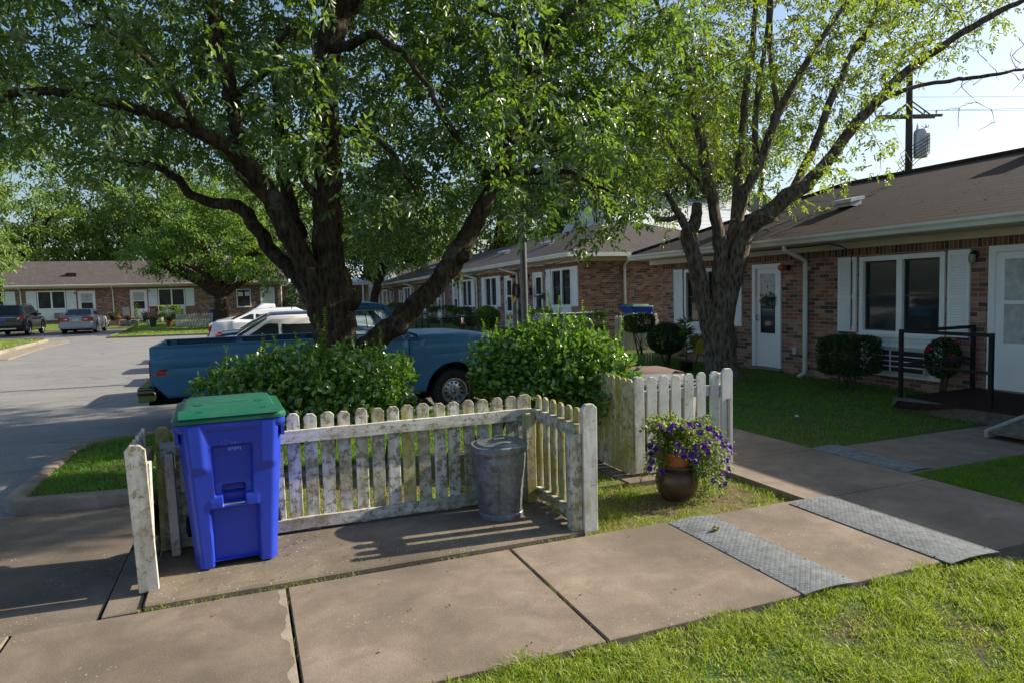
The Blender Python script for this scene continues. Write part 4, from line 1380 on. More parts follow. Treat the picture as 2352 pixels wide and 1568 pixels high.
# ---- the blue pickup -------------------------------------------------------
tk = thing('pickup_truck', 'old blue pickup with chrome rear bumper and alloy wheels behind the hedge', 'pickup truck', (1.2, 11.67, -.25), 'parked cars')
YN, YW = 10.62, 2.0
YC = YN + YW / 2
PROF = [(.10, .06), (.2, .028), (.34, .012), (.55, .004), (.72, 0), (.735, .012), (.75, .012), (.765, .0), (.87, .002), (.905, .012), (.93, .035), (.97, .05), (1.02, .052), (1.06, .056)]
pz, po = zip(*PROF)
def yo(z): return float(np.interp(z, pz, po))

def skin(name, xs, zb, zt, mat, parent, sides=(-1, 1), off=0.0, n=14, ins=lambda x: 0.0):
    out = []
    for s in sides:
        rows = []
        for x in xs:
            b, t_ = zb(x), zt(x)
            zz = sorted([b + (t_ - b) * k / n for k in range(n + 1)])
            rows.append([(x, YC + s * (YW / 2 - yo(z) - ins(x) + off), z) for z in zz])
        mb = MB(); mb.grid(rows)
        o = mb.build(name, mat, parent, smooth=24)
        md = o.modifiers.new('thick', 'SOLIDIFY'); md.thickness = .025; md.offset = -1 if s < 0 else 1
        md.offset = 0
        out.append(o)
    return out

FWX, RWX, WZ, AR = 3.13, -.10, .115, .475
def bedbot(x):
    z = .34 if x > -1.06 else .34 + (-1.06 - x) / .18 * .24
    return arc_z(x, z, [RWX], .43, WZ)
xb_ = sorted(set(list(np.linspace(-1.24, 1.20, 26)) + [RWX + .43 * s for s in (-1, -.95, -.8, -.5, 0, .5, .8, .95, 1)]))
skin('bed_side', xb_, bedbot, lambda x: 1.055, MT['truck'], tk)
mb = MB()
mb.box(-1.22, YN + .07, .52, 1.20, YN + YW - .07, .56)
mb.box(1.17, YN + .07, .55, 1.21, YN + YW - .07, 1.04)
for y in (YN + .075, YN + YW - .095): mb.box(-1.2, y, .55, 1.18, y + .02, 1.04)
for y in (YN + .095, YN + YW - .19): mb.box(RWX - .40, y, .55, RWX + .40, y + .095, .78)
mb.build('bed_floor', MT['truckbed'], tk)
for y in (YN + .045, YN + YW - .125):
    mb = MB(); mb.box(-1.235, y, 1.045, 1.2, y + .08, 1.066)
    for x in (-1.1, -.1, .95): mb.box(x - .05, y + .005, .95, x + .05, y + .085, 1.05)
    mb.build('bed_rail', MT['truck'], tk, bevel=.006)
mb = MB(); mb.box(-1.255, YN + .06, .50, -1.20, YN + YW - .06, 1.05); mb.box(-1.262, YN + .3, .62, -1.25, YN + YW - .3, .92)
mb.build('tailgate', MT['truck'], tk, bevel=.008)
for y in (YN + .09, YN + YW - .21):
    mb = MB(); mb.box(-1.275, y, .62, -1.25, y + .12, .86); mb.build('taillight', MT['red'], tk, bevel=.008)
mb = MB(); mb.box(-1.18, YN - .012, .655, -1.045, YN + .02, .735)
mk = mb.build('side_marker_lamp', MT['red'], tk, bevel=.008)
mb = MB(); mb.box(-1.192, YN - .006, .643, -1.033, YN + .012, .747); mb.build('lamp_surround', MT['black'], mk, bevel=.006)
mb = MB()
prof = [(-1.30, .50), (-1.40, .52), (-1.425, .50), (-1.425, .44), (-1.405, .42), (-1.405, .38), (-1.42, .36), (-1.42, .31), (-1.39, .30), (-1.30, .30)]
mb.prism(prof, YN - .01, YN + YW + .01, 'y')
for ya_, yb_ in ((YN - .012, YN + .02), (YN + YW - .02, YN + YW + .012)):
    mb.prism([(-1.42, .505), (-1.22, .50), (-1.21, .44), (-1.19, .40), (-1.21, .31), (-1.42, .305)], ya_, yb_, 'y')
bm_ = mb.build('rear_bumper', MT['chrome'], tk, bevel=.012)
mb = MB(); mb.box(-1.432, YN + .02, .395, -1.40, YN + YW - .02, .432); mb.box(-1.41, YN - .018, .395, -1.22, YN - .004, .430); mb.box(-1.41, YN - .018, .462, -1.22, YN - .004, .478); mb.build('dark_reflection_band', MT['black'], bm_)  # black bands laid on the chrome to imitate its dark reflections
mb = MB(); mb.tube([(2.397, YN + .004 - .006 + yo(z), z) for z in np.linspace(.16, .99, 12)], .006, 4); mb.build('door_seam', MT['dark'], tk)
mb = MB(); mb.tube([(x, YN - .004 + yo(.87) + (.10 * ((x - 3.55) / .27) ** 2 if x > 3.55 else 0), .875 - .02 * (x - 2.6)) for x in np.linspace(2.64, 3.8, 14)], .005, 4); mb.tube([(2.64, YN - .004 + yo(z), z) for z in np.linspace(.875, 1.0, 5)], .005, 4); mb.build('hood_seam', MT['dark'], tk)
mb = MB(); mb.box(-1.30, YN + .1, .24, -.9, YN + YW - .1, .31); mb.box(-1.19, YN + .15, .3, 3.7, YN + .35, .42); mb.box(-1.19, YN + YW - .35, .3, 3.7, YN + YW - .15, .42); mb.box(1.3, YN + .15, .16, 3.72, YN + YW - .15, .5)
mb.build('chassis', MT['dark'], tk)
# cab lower body, doors, front wing
def cb(x): return arc_z(x, .14 if x < 3.45 else .22, [FWX], AR, WZ)
xs_f = sorted(set(list(np.linspace(2.405, 3.82, 18)) + [FWX + AR * s for s in (-1, -.97, -.88, -.7, -.4, 0, .4, .7, .88, .97, 1)]))
wingtop = lambda x: float(np.interp(x, [2.4, 2.6, 3.4, 3.82], [1.0, .995, .975, .935]))
front_in = lambda x: .0 if x < 3.55 else .10 * ((x - 3.55) / .27) ** 2
skin('front_wing', xs_f, cb, wingtop, MT['truck'], tk, ins=front_in, n=16)
skin('cab_side', list(np.linspace(1.235, 1.33, 4)), lambda x: .14, lambda x: 1.0, MT['truck'], tk)
drs = skin('door', list(np.linspace(1.345, 2.39, 10)), lambda x: .17, lambda x: 1.0, MT['truck'], tk, off=.002)
mb = MB(); mb.box(1.22, YN + .03, .14, 2.6, YN + YW - .03, .98); mb.box(2.3, YN + .05, .5, 2.62, YN + YW - .05, .99); mb.build('cab_shell', MT['truckdark'], tk)
for (wx_, wz_) in ((FWX, .9), (RWX, .6)):
    for y in (YN + .28, YN + YW - .34):
        mb = MB(); mb.box(wx_ - .52, y, .1, wx_ + .55, y + .06, wz_); mb.build('wheel_well', MT['dark'], tk)
# hood with raised centre
rows = []
for x in list(np.linspace(2.56, 3.84, 16)):
    base = float(np.interp(x, [2.5, 3.4, 3.84], [1.05, 1.045, .985]))
    edge = wingtop(x)
    r = []
    for f in (-1, -.985, -.97, -.9, -.7, -.35, 0, .35, .7, .9, .97, .985, 1):
        af = abs(f)
        z = base + .025 * (1 - af ** 2) if af < .95 else np.interp(af, [.95, .985, 1], [base - .005, base - .05, edge - .09])
        r.append((x, YC + f * (YW / 2 - .035 - front_in(x)), float(z)))
    rows.append(r)
mb = MB(); mb.grid(rows); mb.cap(rows[0]); mb.cap(rows[-1])
hood = mb.build('hood', MT['truck'], tk, smooth=28)
rows = []
for x, dz in ((2.34, .0), (2.42, .005), (2.5, .005), (2.56, -.02)):
    rows.append([(x, YC + f * (YW / 2 - .05), 1.045 + dz - .03 * abs(f) ** 3) for f in (-1, -.8, -.4, 0, .4, .8, 1)])
mb = MB(); mb.grid(rows); cw = mb.build('cowl', MT['truck'], tk, smooth=True)
mb = MB()
for k in range(7): mb.box(2.47, YN + .35 + k * .05, 1.046, 2.53, YN + .375 + k * .05, 1.056)
mb.build('cowl_vents', MT['black'], cw)
mb = MB(); mb.tube([(2.45, YC - .55, 1.055), (2.40, YC - .35, 1.10), (2.36, YC - .1, 1.14)], .008, 4); mb.build('wiper', MT['black'], cw)
# greenhouse
def ghw(z): return YW / 2 - .07 - (z - 1.0) * .26
ZR = 1.53
def gp(x, z, s, o=0.0): return (x, YC + s * (ghw(z) + o), z)
for s in (-1, 1):
    mb = MB()
    for poly in ([(1.235, 1.0), (1.40, 1.0), (1.40, ZR), (1.27, ZR)], [(2.33, 1.0), (2.46, 1.0), (2.10, ZR), (2.02, ZR - .04)], [(1.27, ZR - .07), (2.06, ZR - .07), (2.08, ZR), (1.27, ZR)]):
        n = len(poly)
        mb.add([gp(x, z, s, .0) for x, z in poly] + [gp(x, z, s, -.05) for x, z in poly],
               [tuple(range(n)), tuple(range(2 * n - 1, n - 1, -1))] + [(i, (i + 1) % n, n + (i + 1) % n, n + i) for i in range(n)])
    mb.build('cab_pillar', MT['truck'], tk, bevel=.006)
rows = []
for x, dz in ((1.20, -.07), (1.215, -.02), (1.27, .03), (1.45, .062), (1.7, .07), (1.9, .062), (2.04, .035), (2.10, .0), (2.115, -.04)):
    w = ghw(ZR) + .012
    rows.append([(x, YC + f * w, ZR + dz - (.055 if abs(f) == 1 else .0 if abs(f) < .8 else .016) * (1 if dz > -.03 else .2)) for f in (-1, -.97, -.85, -.5, 0, .5, .85, .97, 1)])
mb = MB(); mb.grid(rows); mb.cap(rows[0]); mb.cap(rows[-1])
roof_t = mb.build('roof', MT['truck'], tk, smooth=35)
for s in (-1, 1):
    mb = MB(); mb.tube([gp(1.24, 1.42, s, .02), gp(1.30, ZR - .035, s, .02), gp(1.9, ZR - .03, s, .02), gp(2.06, ZR - .05, s, .02), gp(2.2, 1.36, s, .02), gp(2.42, 1.04, s, .012)], .010, 5)
    mb.build('drip_rail', MT['truck'], roof_t)
TG = NT('truck_window_glass')
TG.out((.9, .95, .95), .02, 0, .5)
TG.b.inputs['Transmission Weight'].default_value = 0.0
tr_ = TG.n('BsdfTransparent'); tr_.inputs[0].default_value = (.62, .70, .70, 1)
gl_ = TG.n('BsdfGlossy'); gl_.inputs['Roughness'].default_value = .02
fr_ = TG.n('Fresnel'); fr_.inputs[0].default_value = 1.5
mx_ = TG.n('MixShader'); TG.l(TG.math('ADD', fr_.outputs[0], .06), mx_.inputs[0]); TG.l(tr_.outputs[0], mx_.inputs[1]); TG.l(gl_.outputs[0], mx_.inputs[2])
TG.l(mx_.outputs[0], TG.t.nodes['Material Output'].inputs['Surface'])
for s in (-1, 1):
    dr_ = drs[0 if s < 0 else 1]
    poly = [(1.41, 1.0), (2.08, 1.0), (2.0, ZR - .08), (1.41, ZR - .08)]
    mb = MB(); mb.add([gp(x, z, s, -.02) for x, z in poly], [(0, 1, 2, 3)]); mb.build('door_window', TG.m, dr_)
    poly = [(2.10, 1.0), (2.33, 1.0), (2.06, ZR - .13), (2.04, ZR - .10)]
    mb = MB(); mb.add([gp(x, z, s, -.02) for x, z in poly], [(0, 1, 2, 3)]); mb.build('vent_window', TG.m, dr_)
    mb = MB(); mb.tube([gp(2.09, 1.0, s), gp(2.02, ZR - .08, s)], .012, 5); mb.tube([gp(1.40, 1.0, s), gp(1.41, ZR - .075, s), gp(2.02, ZR - .075, s), gp(2.33, 1.0, s)], .009, 5)
    mb.build('window_trim', MT['chrome'], dr_)
    mb = MB(); mb.tube([gp(2.10, 1.0, s), gp(2.10, 1.02, s, .10)], .008, 5)
    mb.lathe([(0, 0), (.045, .005), (.062, .02), (.062, .035), (0, .04)], 14, gp(2.10, 1.0, s, .16), Matrix.Rotation(R(-90), 4, 'Y'))
    mb.build('side_mirror', MT['chrome'], dr_, smooth=40)
    mb = MB(); mb.tube([gp(1.46, .86, s, .03), gp(1.48, .86, s, .07), gp(1.60, .86, s, .07), gp(1.62, .86, s, .03)], .011, 5); mb.build('door_handle', MT['chrome'], dr_)
mb = MB(); mb.add([(2.40, YC - .82, 1.04), (2.42, YC, 1.05), (2.40, YC + .82, 1.04), (2.07, YC + .72, ZR - .03), (2.10, YC, ZR), (2.07, YC - .72, ZR - .03)], [(0, 1, 4, 5), (1, 2, 3, 4)])
mb.build('windshield', TG.m, tk)
mb = MB(); mb.add([(1.26, YC - .7, 1.08), (1.26, YC + .7, 1.08), (1.285, YC + .62, ZR - .08), (1.285, YC - .62, ZR - .08)], [(0, 1, 2, 3)])
mb.build('rear_window', TG.m, tk)
mb = MB(); mb.box(1.235, YC - .86, 1.0, 1.265, YC + .86, 1.09); mb.box(1.24, YC - .83, 1.09, 1.28, YC - .69, ZR - .03); mb.box(1.24, YC + .69, 1.09, 1.28, YC + .83, ZR - .03); mb.box(1.245, YC - .69, ZR - .09, 1.29, YC + .69, ZR)
mb.build('cab_back', MT['truck'], tk)
mb = MB(); mb.box(1.36, YC - .75, .7, 1.55, YC + .75, 1.12); mb.box(1.4, YC - .75, .6, 1.9, YC + .75, .82); mb.build('bench_seat', plain('seat_vinyl', (.035, .03, .03), .6), tk, bevel=.03)
mb = MB(); mb.tube([(2.05 + .0, YC - .38 + .19 * math.cos(t_), 1.02 + .19 * math.sin(t_)) for t_ in np.linspace(0, 2 * math.pi, 17)], .012, 5); mb.build('steering_wheel', MT['black'], tk)
mb = MB(); mb.add([(1.93, YN + .22, 1.30), (1.99, YN + .24, 1.30), (2.05, YN + .28, 1.02), (1.98, YN + .3, 1.0), (1.86, YN + .26, 1.03), (1.95, YN + .31, 1.16)], [(0, 1, 2, 3, 4), (0, 4, 5), (1, 2, 5)])
mb.build('hanging_red_cloth', plain('red_cloth', (.32, .01, .015), .8), tk, fix=False)
# nose
mb = MB(); mb.box(3.80, YN + .12, .48, 3.84, YN + YW - .12, .84); mb.build('grille', MT['chrome'], tk, bevel=.01)
for y in (YN + .26, YN + YW - .26):
    mb = MB(); mb.lathe([(0, .06), (.06, .05), (.09, .02), (.09, 0)], 18, (3.82, y, .66), Matrix.Rotation(R(90), 4, 'Y')); mb.build('headlight', MT['clear'], tk, smooth=40)
mb = MB(); mb.prism([(3.82, .46), (3.94, .44), (3.95, .34), (3.93, .25), (3.82, .25)], YN - .01, YN + YW + .01, 'y'); mb.build('front_bumper', MT['chrome'], tk, bevel=.012)
for x in (FWX, RWX):
    for s in (-1, 1):
        wo_ = wheel(tk, (x, YC + s * (YW / 2 - .16), WZ), .365, .26, .205, s, style='holes')
        if s < 0:
            for j, ch in enumerate('RADIAL XLT'):
                if ch == ' ': continue
                a_ = R(232 - j * 13.5)
                c_ = (x + .282 * math.cos(a_), YN + .16 - .13 - .004, WZ + .282 * math.sin(a_))
                ta = (math.sin(a_), 0, -math.cos(a_))
                textobj('tyre_lettering', ch, .052, frame_m(c_, ta, (math.cos(a_), 0, math.sin(a_))), plain('tyre_letters', (.10, .10, .10), .7) if 'tyre_letters' not in bpy.data.materials else bpy.data.materials['tyre_letters'], wo_, .0008)
textobj('fender_badge', 'Custom/10', .062, frame_m((2.625, YN - .004, .625), (1, 0, -.0), (0, 0, 1)), MT['clear'], tk, .004, .1)
mb = MB()
for s in (-1, 1): mb.beam((1.235, YC + s * (YW / 2 + .002), .742), (3.75, YC + s * (YW / 2 + .002), .742), .006, .012)
mb.build('side_trim', MT['chrome'], tk)
# concrete wheel stop in front of the stall
mb = MB(); mb.prism([(3.55, -.25), (3.57, -.10), (3.68, -.10), (3.70, -.25)], 10.2, 12.1, 'y')
tag(mb.build('wheel_stop', MT['kerb'], bevel=.02), 'low concrete wheel stop at the nose of the blue pickup', 'wheel stop')


# ================================================================ picket fences
def picket(parent, x, y, z0, z1, w, th, mat, axis='x', tilt=0.0, name='picket'):
    """clipped-corner board; axis = direction the board's width runs along"""
    c = w * .27
    j = lambda: random.uniform(-.0025, .0025)
    poly = [(-w / 2, z0 + j() * 2), (w / 2, z0 + j() * 2), (w / 2 + j(), z1 - c), (w / 2 - c * .95, z1), (-w / 2 + c * .95, z1 + j()), (-w / 2 + j(), z1 - c)]
    zm = (z0 + z1) / 2
    poly = [(a + tilt * (b - zm), b) for a, b in poly]
    mb = MB()
    if axis == 'x': mb.prism([(x + a, b) for a, b in poly], y - th / 2, y + th / 2, 'y')
    else: mb.prism([(y + a, b) for a, b in poly], x - th / 2, x + th / 2, 'x')
    return mb.build(name, mat, parent, bevel=.003)


pf = thing('picket_fence', 'peeling white picket fence with green algae around the blue bin', 'fence', (.75, 4.97, .03))
k = 0
x = -.545
while x < 2.11:
    picket(pf, x + random.uniform(-.004, .004), 5.02 + random.uniform(-.003, .003), .045 + random.uniform(-.02, .012), .868 + random.uniform(-.008, .008), .090, .02,
           MT['fence'] if random.random() < .8 else MT['fencegreen'], 'x', random.uniform(-.012, .012))
    x += .1178
for z0, z1 in ((.672, .758), (.052, .132)):
    mb = MB()
    n = 14
    rows = []
    for i in range(n + 1):
        xx = -.56 + 2.66 * i / n
        d = random.uniform(-.003, .003)
        rows.append([(xx, 4.972, z0 + d), (xx, 4.972, z1 + d), (xx, 5.010, z1 + d), (xx, 5.010, z0 + d)])
    mb.grid(rows, True); mb.cap(rows[0]); mb.cap(rows[-1])
    mb.build('rail', MT['fencerail_x'], pf)
# right return
for y in (4.935, 4.80, 4.665, 4.53, 4.395, 4.27):
    picket(pf, 2.135, y, .05, .868, .082, .02, MT['fencegreen'], 'y', random.uniform(-.01, .01))
for z0, z1 in ((.675, .765), (.075, .150)):
    mb = MB(); mb.box(2.083, 4.20, z0, 2.123, 4.965, z1); mb.build('rail', MT['fencerail_y'], pf, bevel=.003)
mb = MB(); mb.box(2.0, 4.88, .03, 2.08, 4.97, .74); mb.build('post', MT['fencegreen'], pf, bevel=.004)
mb = MB(); mb.box(2.03, 4.165, .0, 2.115, 4.245, .70); mb.build('post', MT['fence'], pf, bevel=.005)
picket(pf, 2.172, 4.168, .01, .905, .105, .045, MT['fencewhite'], 'x', .006)
picket(pf, 2.03, 5.02, .05, .868, .09, .02, MT['fence'], 'x')
# left return
for y in (4.52, 4.645, 4.77, 4.895, 5.02):
    picket(pf, -.655, y, .05, .860, .085, .02, MT['fencegrey'], 'y', random.uniform(-.01, .01))
for z0, z1 in ((.655, .745), (.06, .145)):
    mb = MB(); mb.box(-.640, 4.42, z0, -.598, 5.0, z1); mb.build('rail', MT['fencegreen'], pf, bevel=.003)
mb = MB(); mb.prism([(-.645, .0), (-.560, .0), (-.548, .76), (-.633, .76)], 4.385, 4.455, 'y'); mb.build('post', MT['fencewhite'], pf, bevel=.004)
picket(pf, -.605, 4.362, .02, .875, .105, .032, MT['fencegrey'], 'x', -.035)
mb = MB(); mb.prism([(-.515, .03), (-.46, .03), (-.475, .70), (-.53, .70)], 4.86, 4.93, 'y'); mb.build('post', MT['fencegrey'], pf, bevel=.004)

# second fence on the enclosure slab
p2 = thing('picket_fence', 'shorter white picket fence behind the purple flowers, mossy on its left side', 'fence', (3.7, 5.3, 0))
for i, x in enumerate((3.262, 3.392, 3.522, 3.652, 3.795, 3.932, 4.078)):
    picket(p2, x, 5.27, -.0 + random.uniform(0, .02), .885 + random.uniform(-.006, .01), .098, .02, MT['fencewhite'], 'x', random.uniform(-.006, .006))
picket(p2, 4.215, 5.262, -.02, .915, .125, .03, MT['cleanfence'], 'x', .004)
for z0, z1 in ((.665, .76), (.12, .20)):
    mb = MB(); mb.box(3.24, 5.284, z0, 4.26, 5.32, z1); mb.build('rail', MT['cleanfence'], p2, bevel=.003)
mb = MB(); mb.box(4.15, 5.325, -.02, 4.235, 5.41, .86); mb.build('post', MT['cleanfence'], p2, bevel=.004)
for y in (5.33, 5.435, 5.54, 5.645, 5.75, 5.86, 5.98, 6.10, 6.22, 6.34, 6.46):
    picket(p2, 3.205, y, .005, .885 + random.uniform(-.01, .006), .098, .02, MT['fencegreen'], 'y', random.uniform(-.006, .006))
for z0, z1 in ((.665, .76), (.12, .20)):
    mb = MB(); mb.box(3.217, 5.325, z0, 3.255, 6.52, z1); mb.build('rail', MT['fencegreen'], p2, bevel=.003)
mb = MB(); mb.tube([(4.222, 5.235, .12), (4.222, 5.235, .62)], .012, 8); mb.box(4.205, 5.232, .12, 4.24, 5.247, .15); mb.box(4.205, 5.232, .60, 4.24, 5.247, .63)
mb.build('rain_gauge', MT['alloy'], p2)

# distant fences
p3 = thing('picket_fence', 'white picket fence on the far lawn in front of the tree by the office', 'fence', (-2.7, 46.7, 0))
for i in range(17):
    f = i / 16
    picket(p3, -3.9 + 2.32 * f, 47.15 - .9 * f, .0, .90, .098, .03, MT['fencegrey'], 'x')
for z0 in (.15, .66):
    mb = MB(); mb.beam((-3.95, 47.19, z0), (-1.53, 46.25, z0), .03, .09); mb.build('rail', MT['fencegrey'], p3)
c0 = P((2100 + 1262 * .287) * .5742, (1150 + 845 * .287) * .5742, 18.5)
p4 = thing('picket_fence', 'white picket fence hiding a bin against the brick end wall', 'fence', (c0[0] + .7, c0[1], .05))
fx0 = float(c0[0]); fy0 = float(c0[1])
for i in range(12):
    picket(p4, fx0 + .05 + i * .105, fy0 - i * .012, .06, .97, .09, .03, MT['cleanfence'], 'x')
for i in range(4):
    picket(p4, fx0 + 1.35 + i * .13, fy0 + .7, .06, .97, .09, .03, MT['cleanfence'], 'x')
for z0 in (.2, .75):
    mb = MB(); mb.beam((fx0, fy0 + .04, z0), (fx0 + 1.25, fy0 - .1, z0), .03, .08); mb.beam((fx0 + 1.25, fy0 - .1, z0), (fx0 + 1.35, fy0 + .7, z0), .03, .08); mb.beam((fx0 + 1.3, fy0 + .72, z0), (fx0 + 1.85, fy0 + .72, z0), .03, .08); mb.build('rail', MT['cleanfence'], p4)


# ================================================================ wheeled bins
def rrect(cx, cy, hx, hy, r, z, n=6):
    out = []
    for (sx, sy, a0) in ((1, 1, 0), (-1, 1, 90), (-1, -1, 180), (1, -1, 270)):
        for k in range(n + 1):
            a = R(a0 + 90 * k / n)
            out.append((cx + sx * (hx - r) + r * math.cos(a), cy + sy * (hy - r) + r * math.sin(a), z))
    return out


def ss(a, b, x):
    t = min(1, max(0, (x - a) / (b - a)))
    return t * t * (3 - 2 * t)


def make_bin(name, label, group=None, detail=True, lidmat='greenlid', bodymat='bluebin'):
    """origin at the ground, front faces -y; 0.62 wide, 0.70 deep at the rim"""
    t = thing(name, label, 'recycling bin' if bodymat == 'bluebin' else 'bin', (0, 0, 0), group)
    mb = MB()
    # front face with moulded recesses
    NX, NZ = (76, 96) if detail else (14, 14)
    zt = .905
    hw = lambda z: .235 + (.300 - .235) * z / zt
    yf = lambda z: -.315 - .03 * z / zt
    rows = []
    for j in range(NZ + 1):
        z = .012 + (zt - .012) * j / NZ
        r = []
        for i in range(NX + 1):
            u = -1 + 2 * i / NX
            a = abs(u)
            d = .0
            # rounded corners
            d += .055 * max(0, (a - .80) / .20) ** 2.2
            if detail:
                v = z / zt
                # flared shoulders above
                d -= .022 * ss(.66, .72, v) * ss(.42, .60, a) * (1 - ss(.84, .99, a))
                # upper centre panel
                d += .028 * (1 - ss(.38, .42, a)) * ss(.50, .52, v) * (1 - ss(.83, .86, v))
                d += .020 * (1 - ss(.38, .42, a)) * ss(.53, .60, v) * (1 - ss(.80, .86, v)) * .6
                # grip pocket
                d += .075 * (1 - ss(.22, .245, a)) * ss(.435, .45, v) * (1 - ss(.545, .575, v))
                # lower panel between the two legs
                ed = .50 - .10 * v
                d += .050 * (1 - ss(ed, ed + .10, a)) * (1 - ss(.405, .425, v))
                # tab lip under the pocket
                d -= .004 * (1 - ss(.52, .55, a)) * ss(.41, .42, v) * (1 - ss(.46, .50, v)) * ss(.24, .27, a)
            x = u * hw(z)
            y = yf(z) + d
            zz = z
            if detail and j == 0: zz = .012 + .035 * (1 - ss(.40, .62, a))
            if detail and j == 1: zz = z + .030 * (1 - ss(.40, .62, a))
            r.append((x, y, zz))
        rows.append(r)
    mb.grid(rows)
    # sides, back, bottom
    yb = lambda z: .18 + .12 * z / zt
    side_rows_l, side_rows_r = [], []
    for j in range(NZ + 1):
        z = .012 + (zt - .012) * j / NZ
        L = rows[j][0]; Rr = rows[j][-1]
        w = hw(z)
        bl = [L, (-w - .012, -.12, z), (-w - .012, yb(z) - .08, z), (-w + .02, yb(z) - .01, z), (-w + .06, yb(z), z), (0, yb(z), z), (w - .06, yb(z), z), (w - .02, yb(z) - .01, z), (w + .012, yb(z) - .08, z), (w + .012, -.12, z), Rr]
        side_rows_l.append(bl)
    mb.grid(side_rows_l)
    mb.add([(-.23, -.30, .045), (.23, -.30, .045), (.23, .2, .045), (-.23, .2, .045)], [(0, 1, 2, 3)])
    mb.build('body', MT[bodymat], t, smooth=32)
    # rim
    m2 = MB()
    rr = []
    for hx, hy, z in ((.302, .340, .862), (.318, .354, .880), (.321, .357, .892), (.321, .357, .912), (.312, .350, .920), (.300, .340, .916)):
        rr.append(rrect(0, -.005, hx, hy, .05, z))
    m2.grid(rr, True)
    for sx in (-1, 1):
        for y in (-.33, -.20, .1):
            m2.box(sx * .292, y, .80, sx * .312, y + .045, .90)
    rim = m2.build('rim', MT[bodymat], t, smooth=30)
    # lid: sloping up to the hinge
    m3 = MB()
    tilt = lambda y: .012 * (y + .37) / .70
    lays = [(.310, .345, .918, .05), (.326, .362, .920, .055), (.328, .364, .938, .055), (.318, .354, .954, .06), (.290, .325, .958, .05), (.275, .312, .959, .05), (.255, .285, .988, .045), (.235, .262, .994, .04), (.0, .0, .996, .0)]
    rr = []
    for hx, hy, z, rad in lays:
        rr.append([(x, y, zz + tilt(y) * (1 if zz > .94 else .35)) for x, y, zz in rrect(0, -.005, max(hx, .001), max(hy, .001), max(rad, .0005), z)])
    m3.grid(rr, True)
    m3.prism([(-.378, .955), (-.366, .972), (-.27, .992), (-.27, .975), (-.34, .960)], -.285, .285, 'x')
    lid = m3.build('lid', MT[lidmat], t, smooth=28)
    if detail:
        m4 = MB()
        for x in (-.18, .18):
            for s in (0, 1):
                m4.box(x + s * .018, -.325, .972, x + .009 + s * .018, -.317, .988)
            m4.box(x - .02, -.12, 1.000, x - .014, -.06, 1.003); m4.box(x + .014, -.12, 1.000, x + .02, -.06, 1.003)
            m4.add([(x - .03, -.12, 1.003), (x + .03, -.12, 1.003), (x, -.155, 1.003)], [(0, 1, 2)])
        for k in range(22): m4.box(-.11 + k * .0105, -.10 + .015 * (k % 2), 1.0005, -.104 + k * .0105, -.085 + .015 * (k % 2), 1.0025)
        m4.build('raised_lid_marks', MT[lidmat], lid)
        m5 = MB(); m5.tube([(-.085, -.305, .395), (.085, -.305, .395)], .011, 10); m5.build('catch_bar', MT['alloy'], t, smooth=40)
        m6 = MB()
        rs = np.random.default_rng(5)
        yy = yf(.80) - .0085
        segs = {'4': [(0, 1, 0, .45), (0, .45, 1, .45), (.8, 1, .8, 0)], '6': [(.9, 1, .1, .6), (.1, .6, .1, .05), (.1, .05, .9, .05), (.9, .05, .9, .5), (.9, .5, .1, .5)],
                '9': [(.1, .95, .9, .95), (.1, .95, .1, .5), (.1, .5, .9, .5), (.9, .95, .9, 0)], '1': [(.5, 1, .5, 0)], '0': [(.1, 0, .1, 1), (.1, 1, .9, 1), (.9, 1, .9, 0), (.9, 0, .1, 0)],
                '3': [(.1, 1, .9, 1), (.9, 1, .9, 0), (.9, 0, .1, 0), (.3, .5, .9, .5)]}
        for i, ch in enumerate('1396664'):
            for a, b, c, d in segs[ch]:
                if rs.uniform() < .28: continue
                q0 = (-.06 + i * .0185 + a * .011, yy, .775 + b * .03); q1 = (-.06 + i * .0185 + c * .011, yy, .775 + d * .03)
                m6.beam(q0, q1, .0022, .0015, (0, 1, 0))
        for k in range(7): m6.box(-.02 + k * .011, yy, .738 + .004 * (k % 3), -.013 + k * .011, yy + .001, .760)
        m6.build('worn_serial_number', plain('worn_print', (.06, .09, .52), .6), t)
    for s in (-1, 1):
        m7 = MB(); m7.lathe([(0, -.03), (.10, -.03), (.12, -.02), (.12, .02), (.10, .03), (0, .03)], 20, (s * .275, .26, .12), Matrix.Rotation(R(90), 4, 'Y')); m7.build('wheel', MT['rubber'], t, smooth=40)
    m8 = MB(); m8.tube([(-.24, .36, .93), (-.24, .42, .95), (.24, .42, .95), (.24, .36, .93)], .014, 8); m8.build('handle', MT[bodymat], t, smooth=40)
    return t


b1 = make_bin('recycling_bin', 'blue wheeled recycling bin with green lid inside the picket fence', 'blue recycling bins with green lids')
b1.location = (-.124, 4.835, .028); b1.rotation_euler = (0, 0, R(2.0))
b1.scale = (1.0, 1.0, 1.0)
c0 = P((2100 + 1590 * .287) * .5742, (1150 + 420 * .287) * .5742, 19.0)
b2 = copy_tree(b1)
b2['label'] = 'blue recycling bin with green lid behind the white fence at the brick end wall'
b2.location = (float(c0[0]), float(c0[1]) + .15, .14); b2.rotation_euler = (0, 0, R(90)); b2.scale = (1.0, 1.02, 1.12)
c0 = P(495, 735, 44.0)
b3 = copy_tree(b1)
b3['label'] = 'blue recycling bin with green lid beside the far tree by the office'
b3.location = (float(c0[0]), float(c0[1]), .15); b3.rotation_euler = (0, 0, R(10))

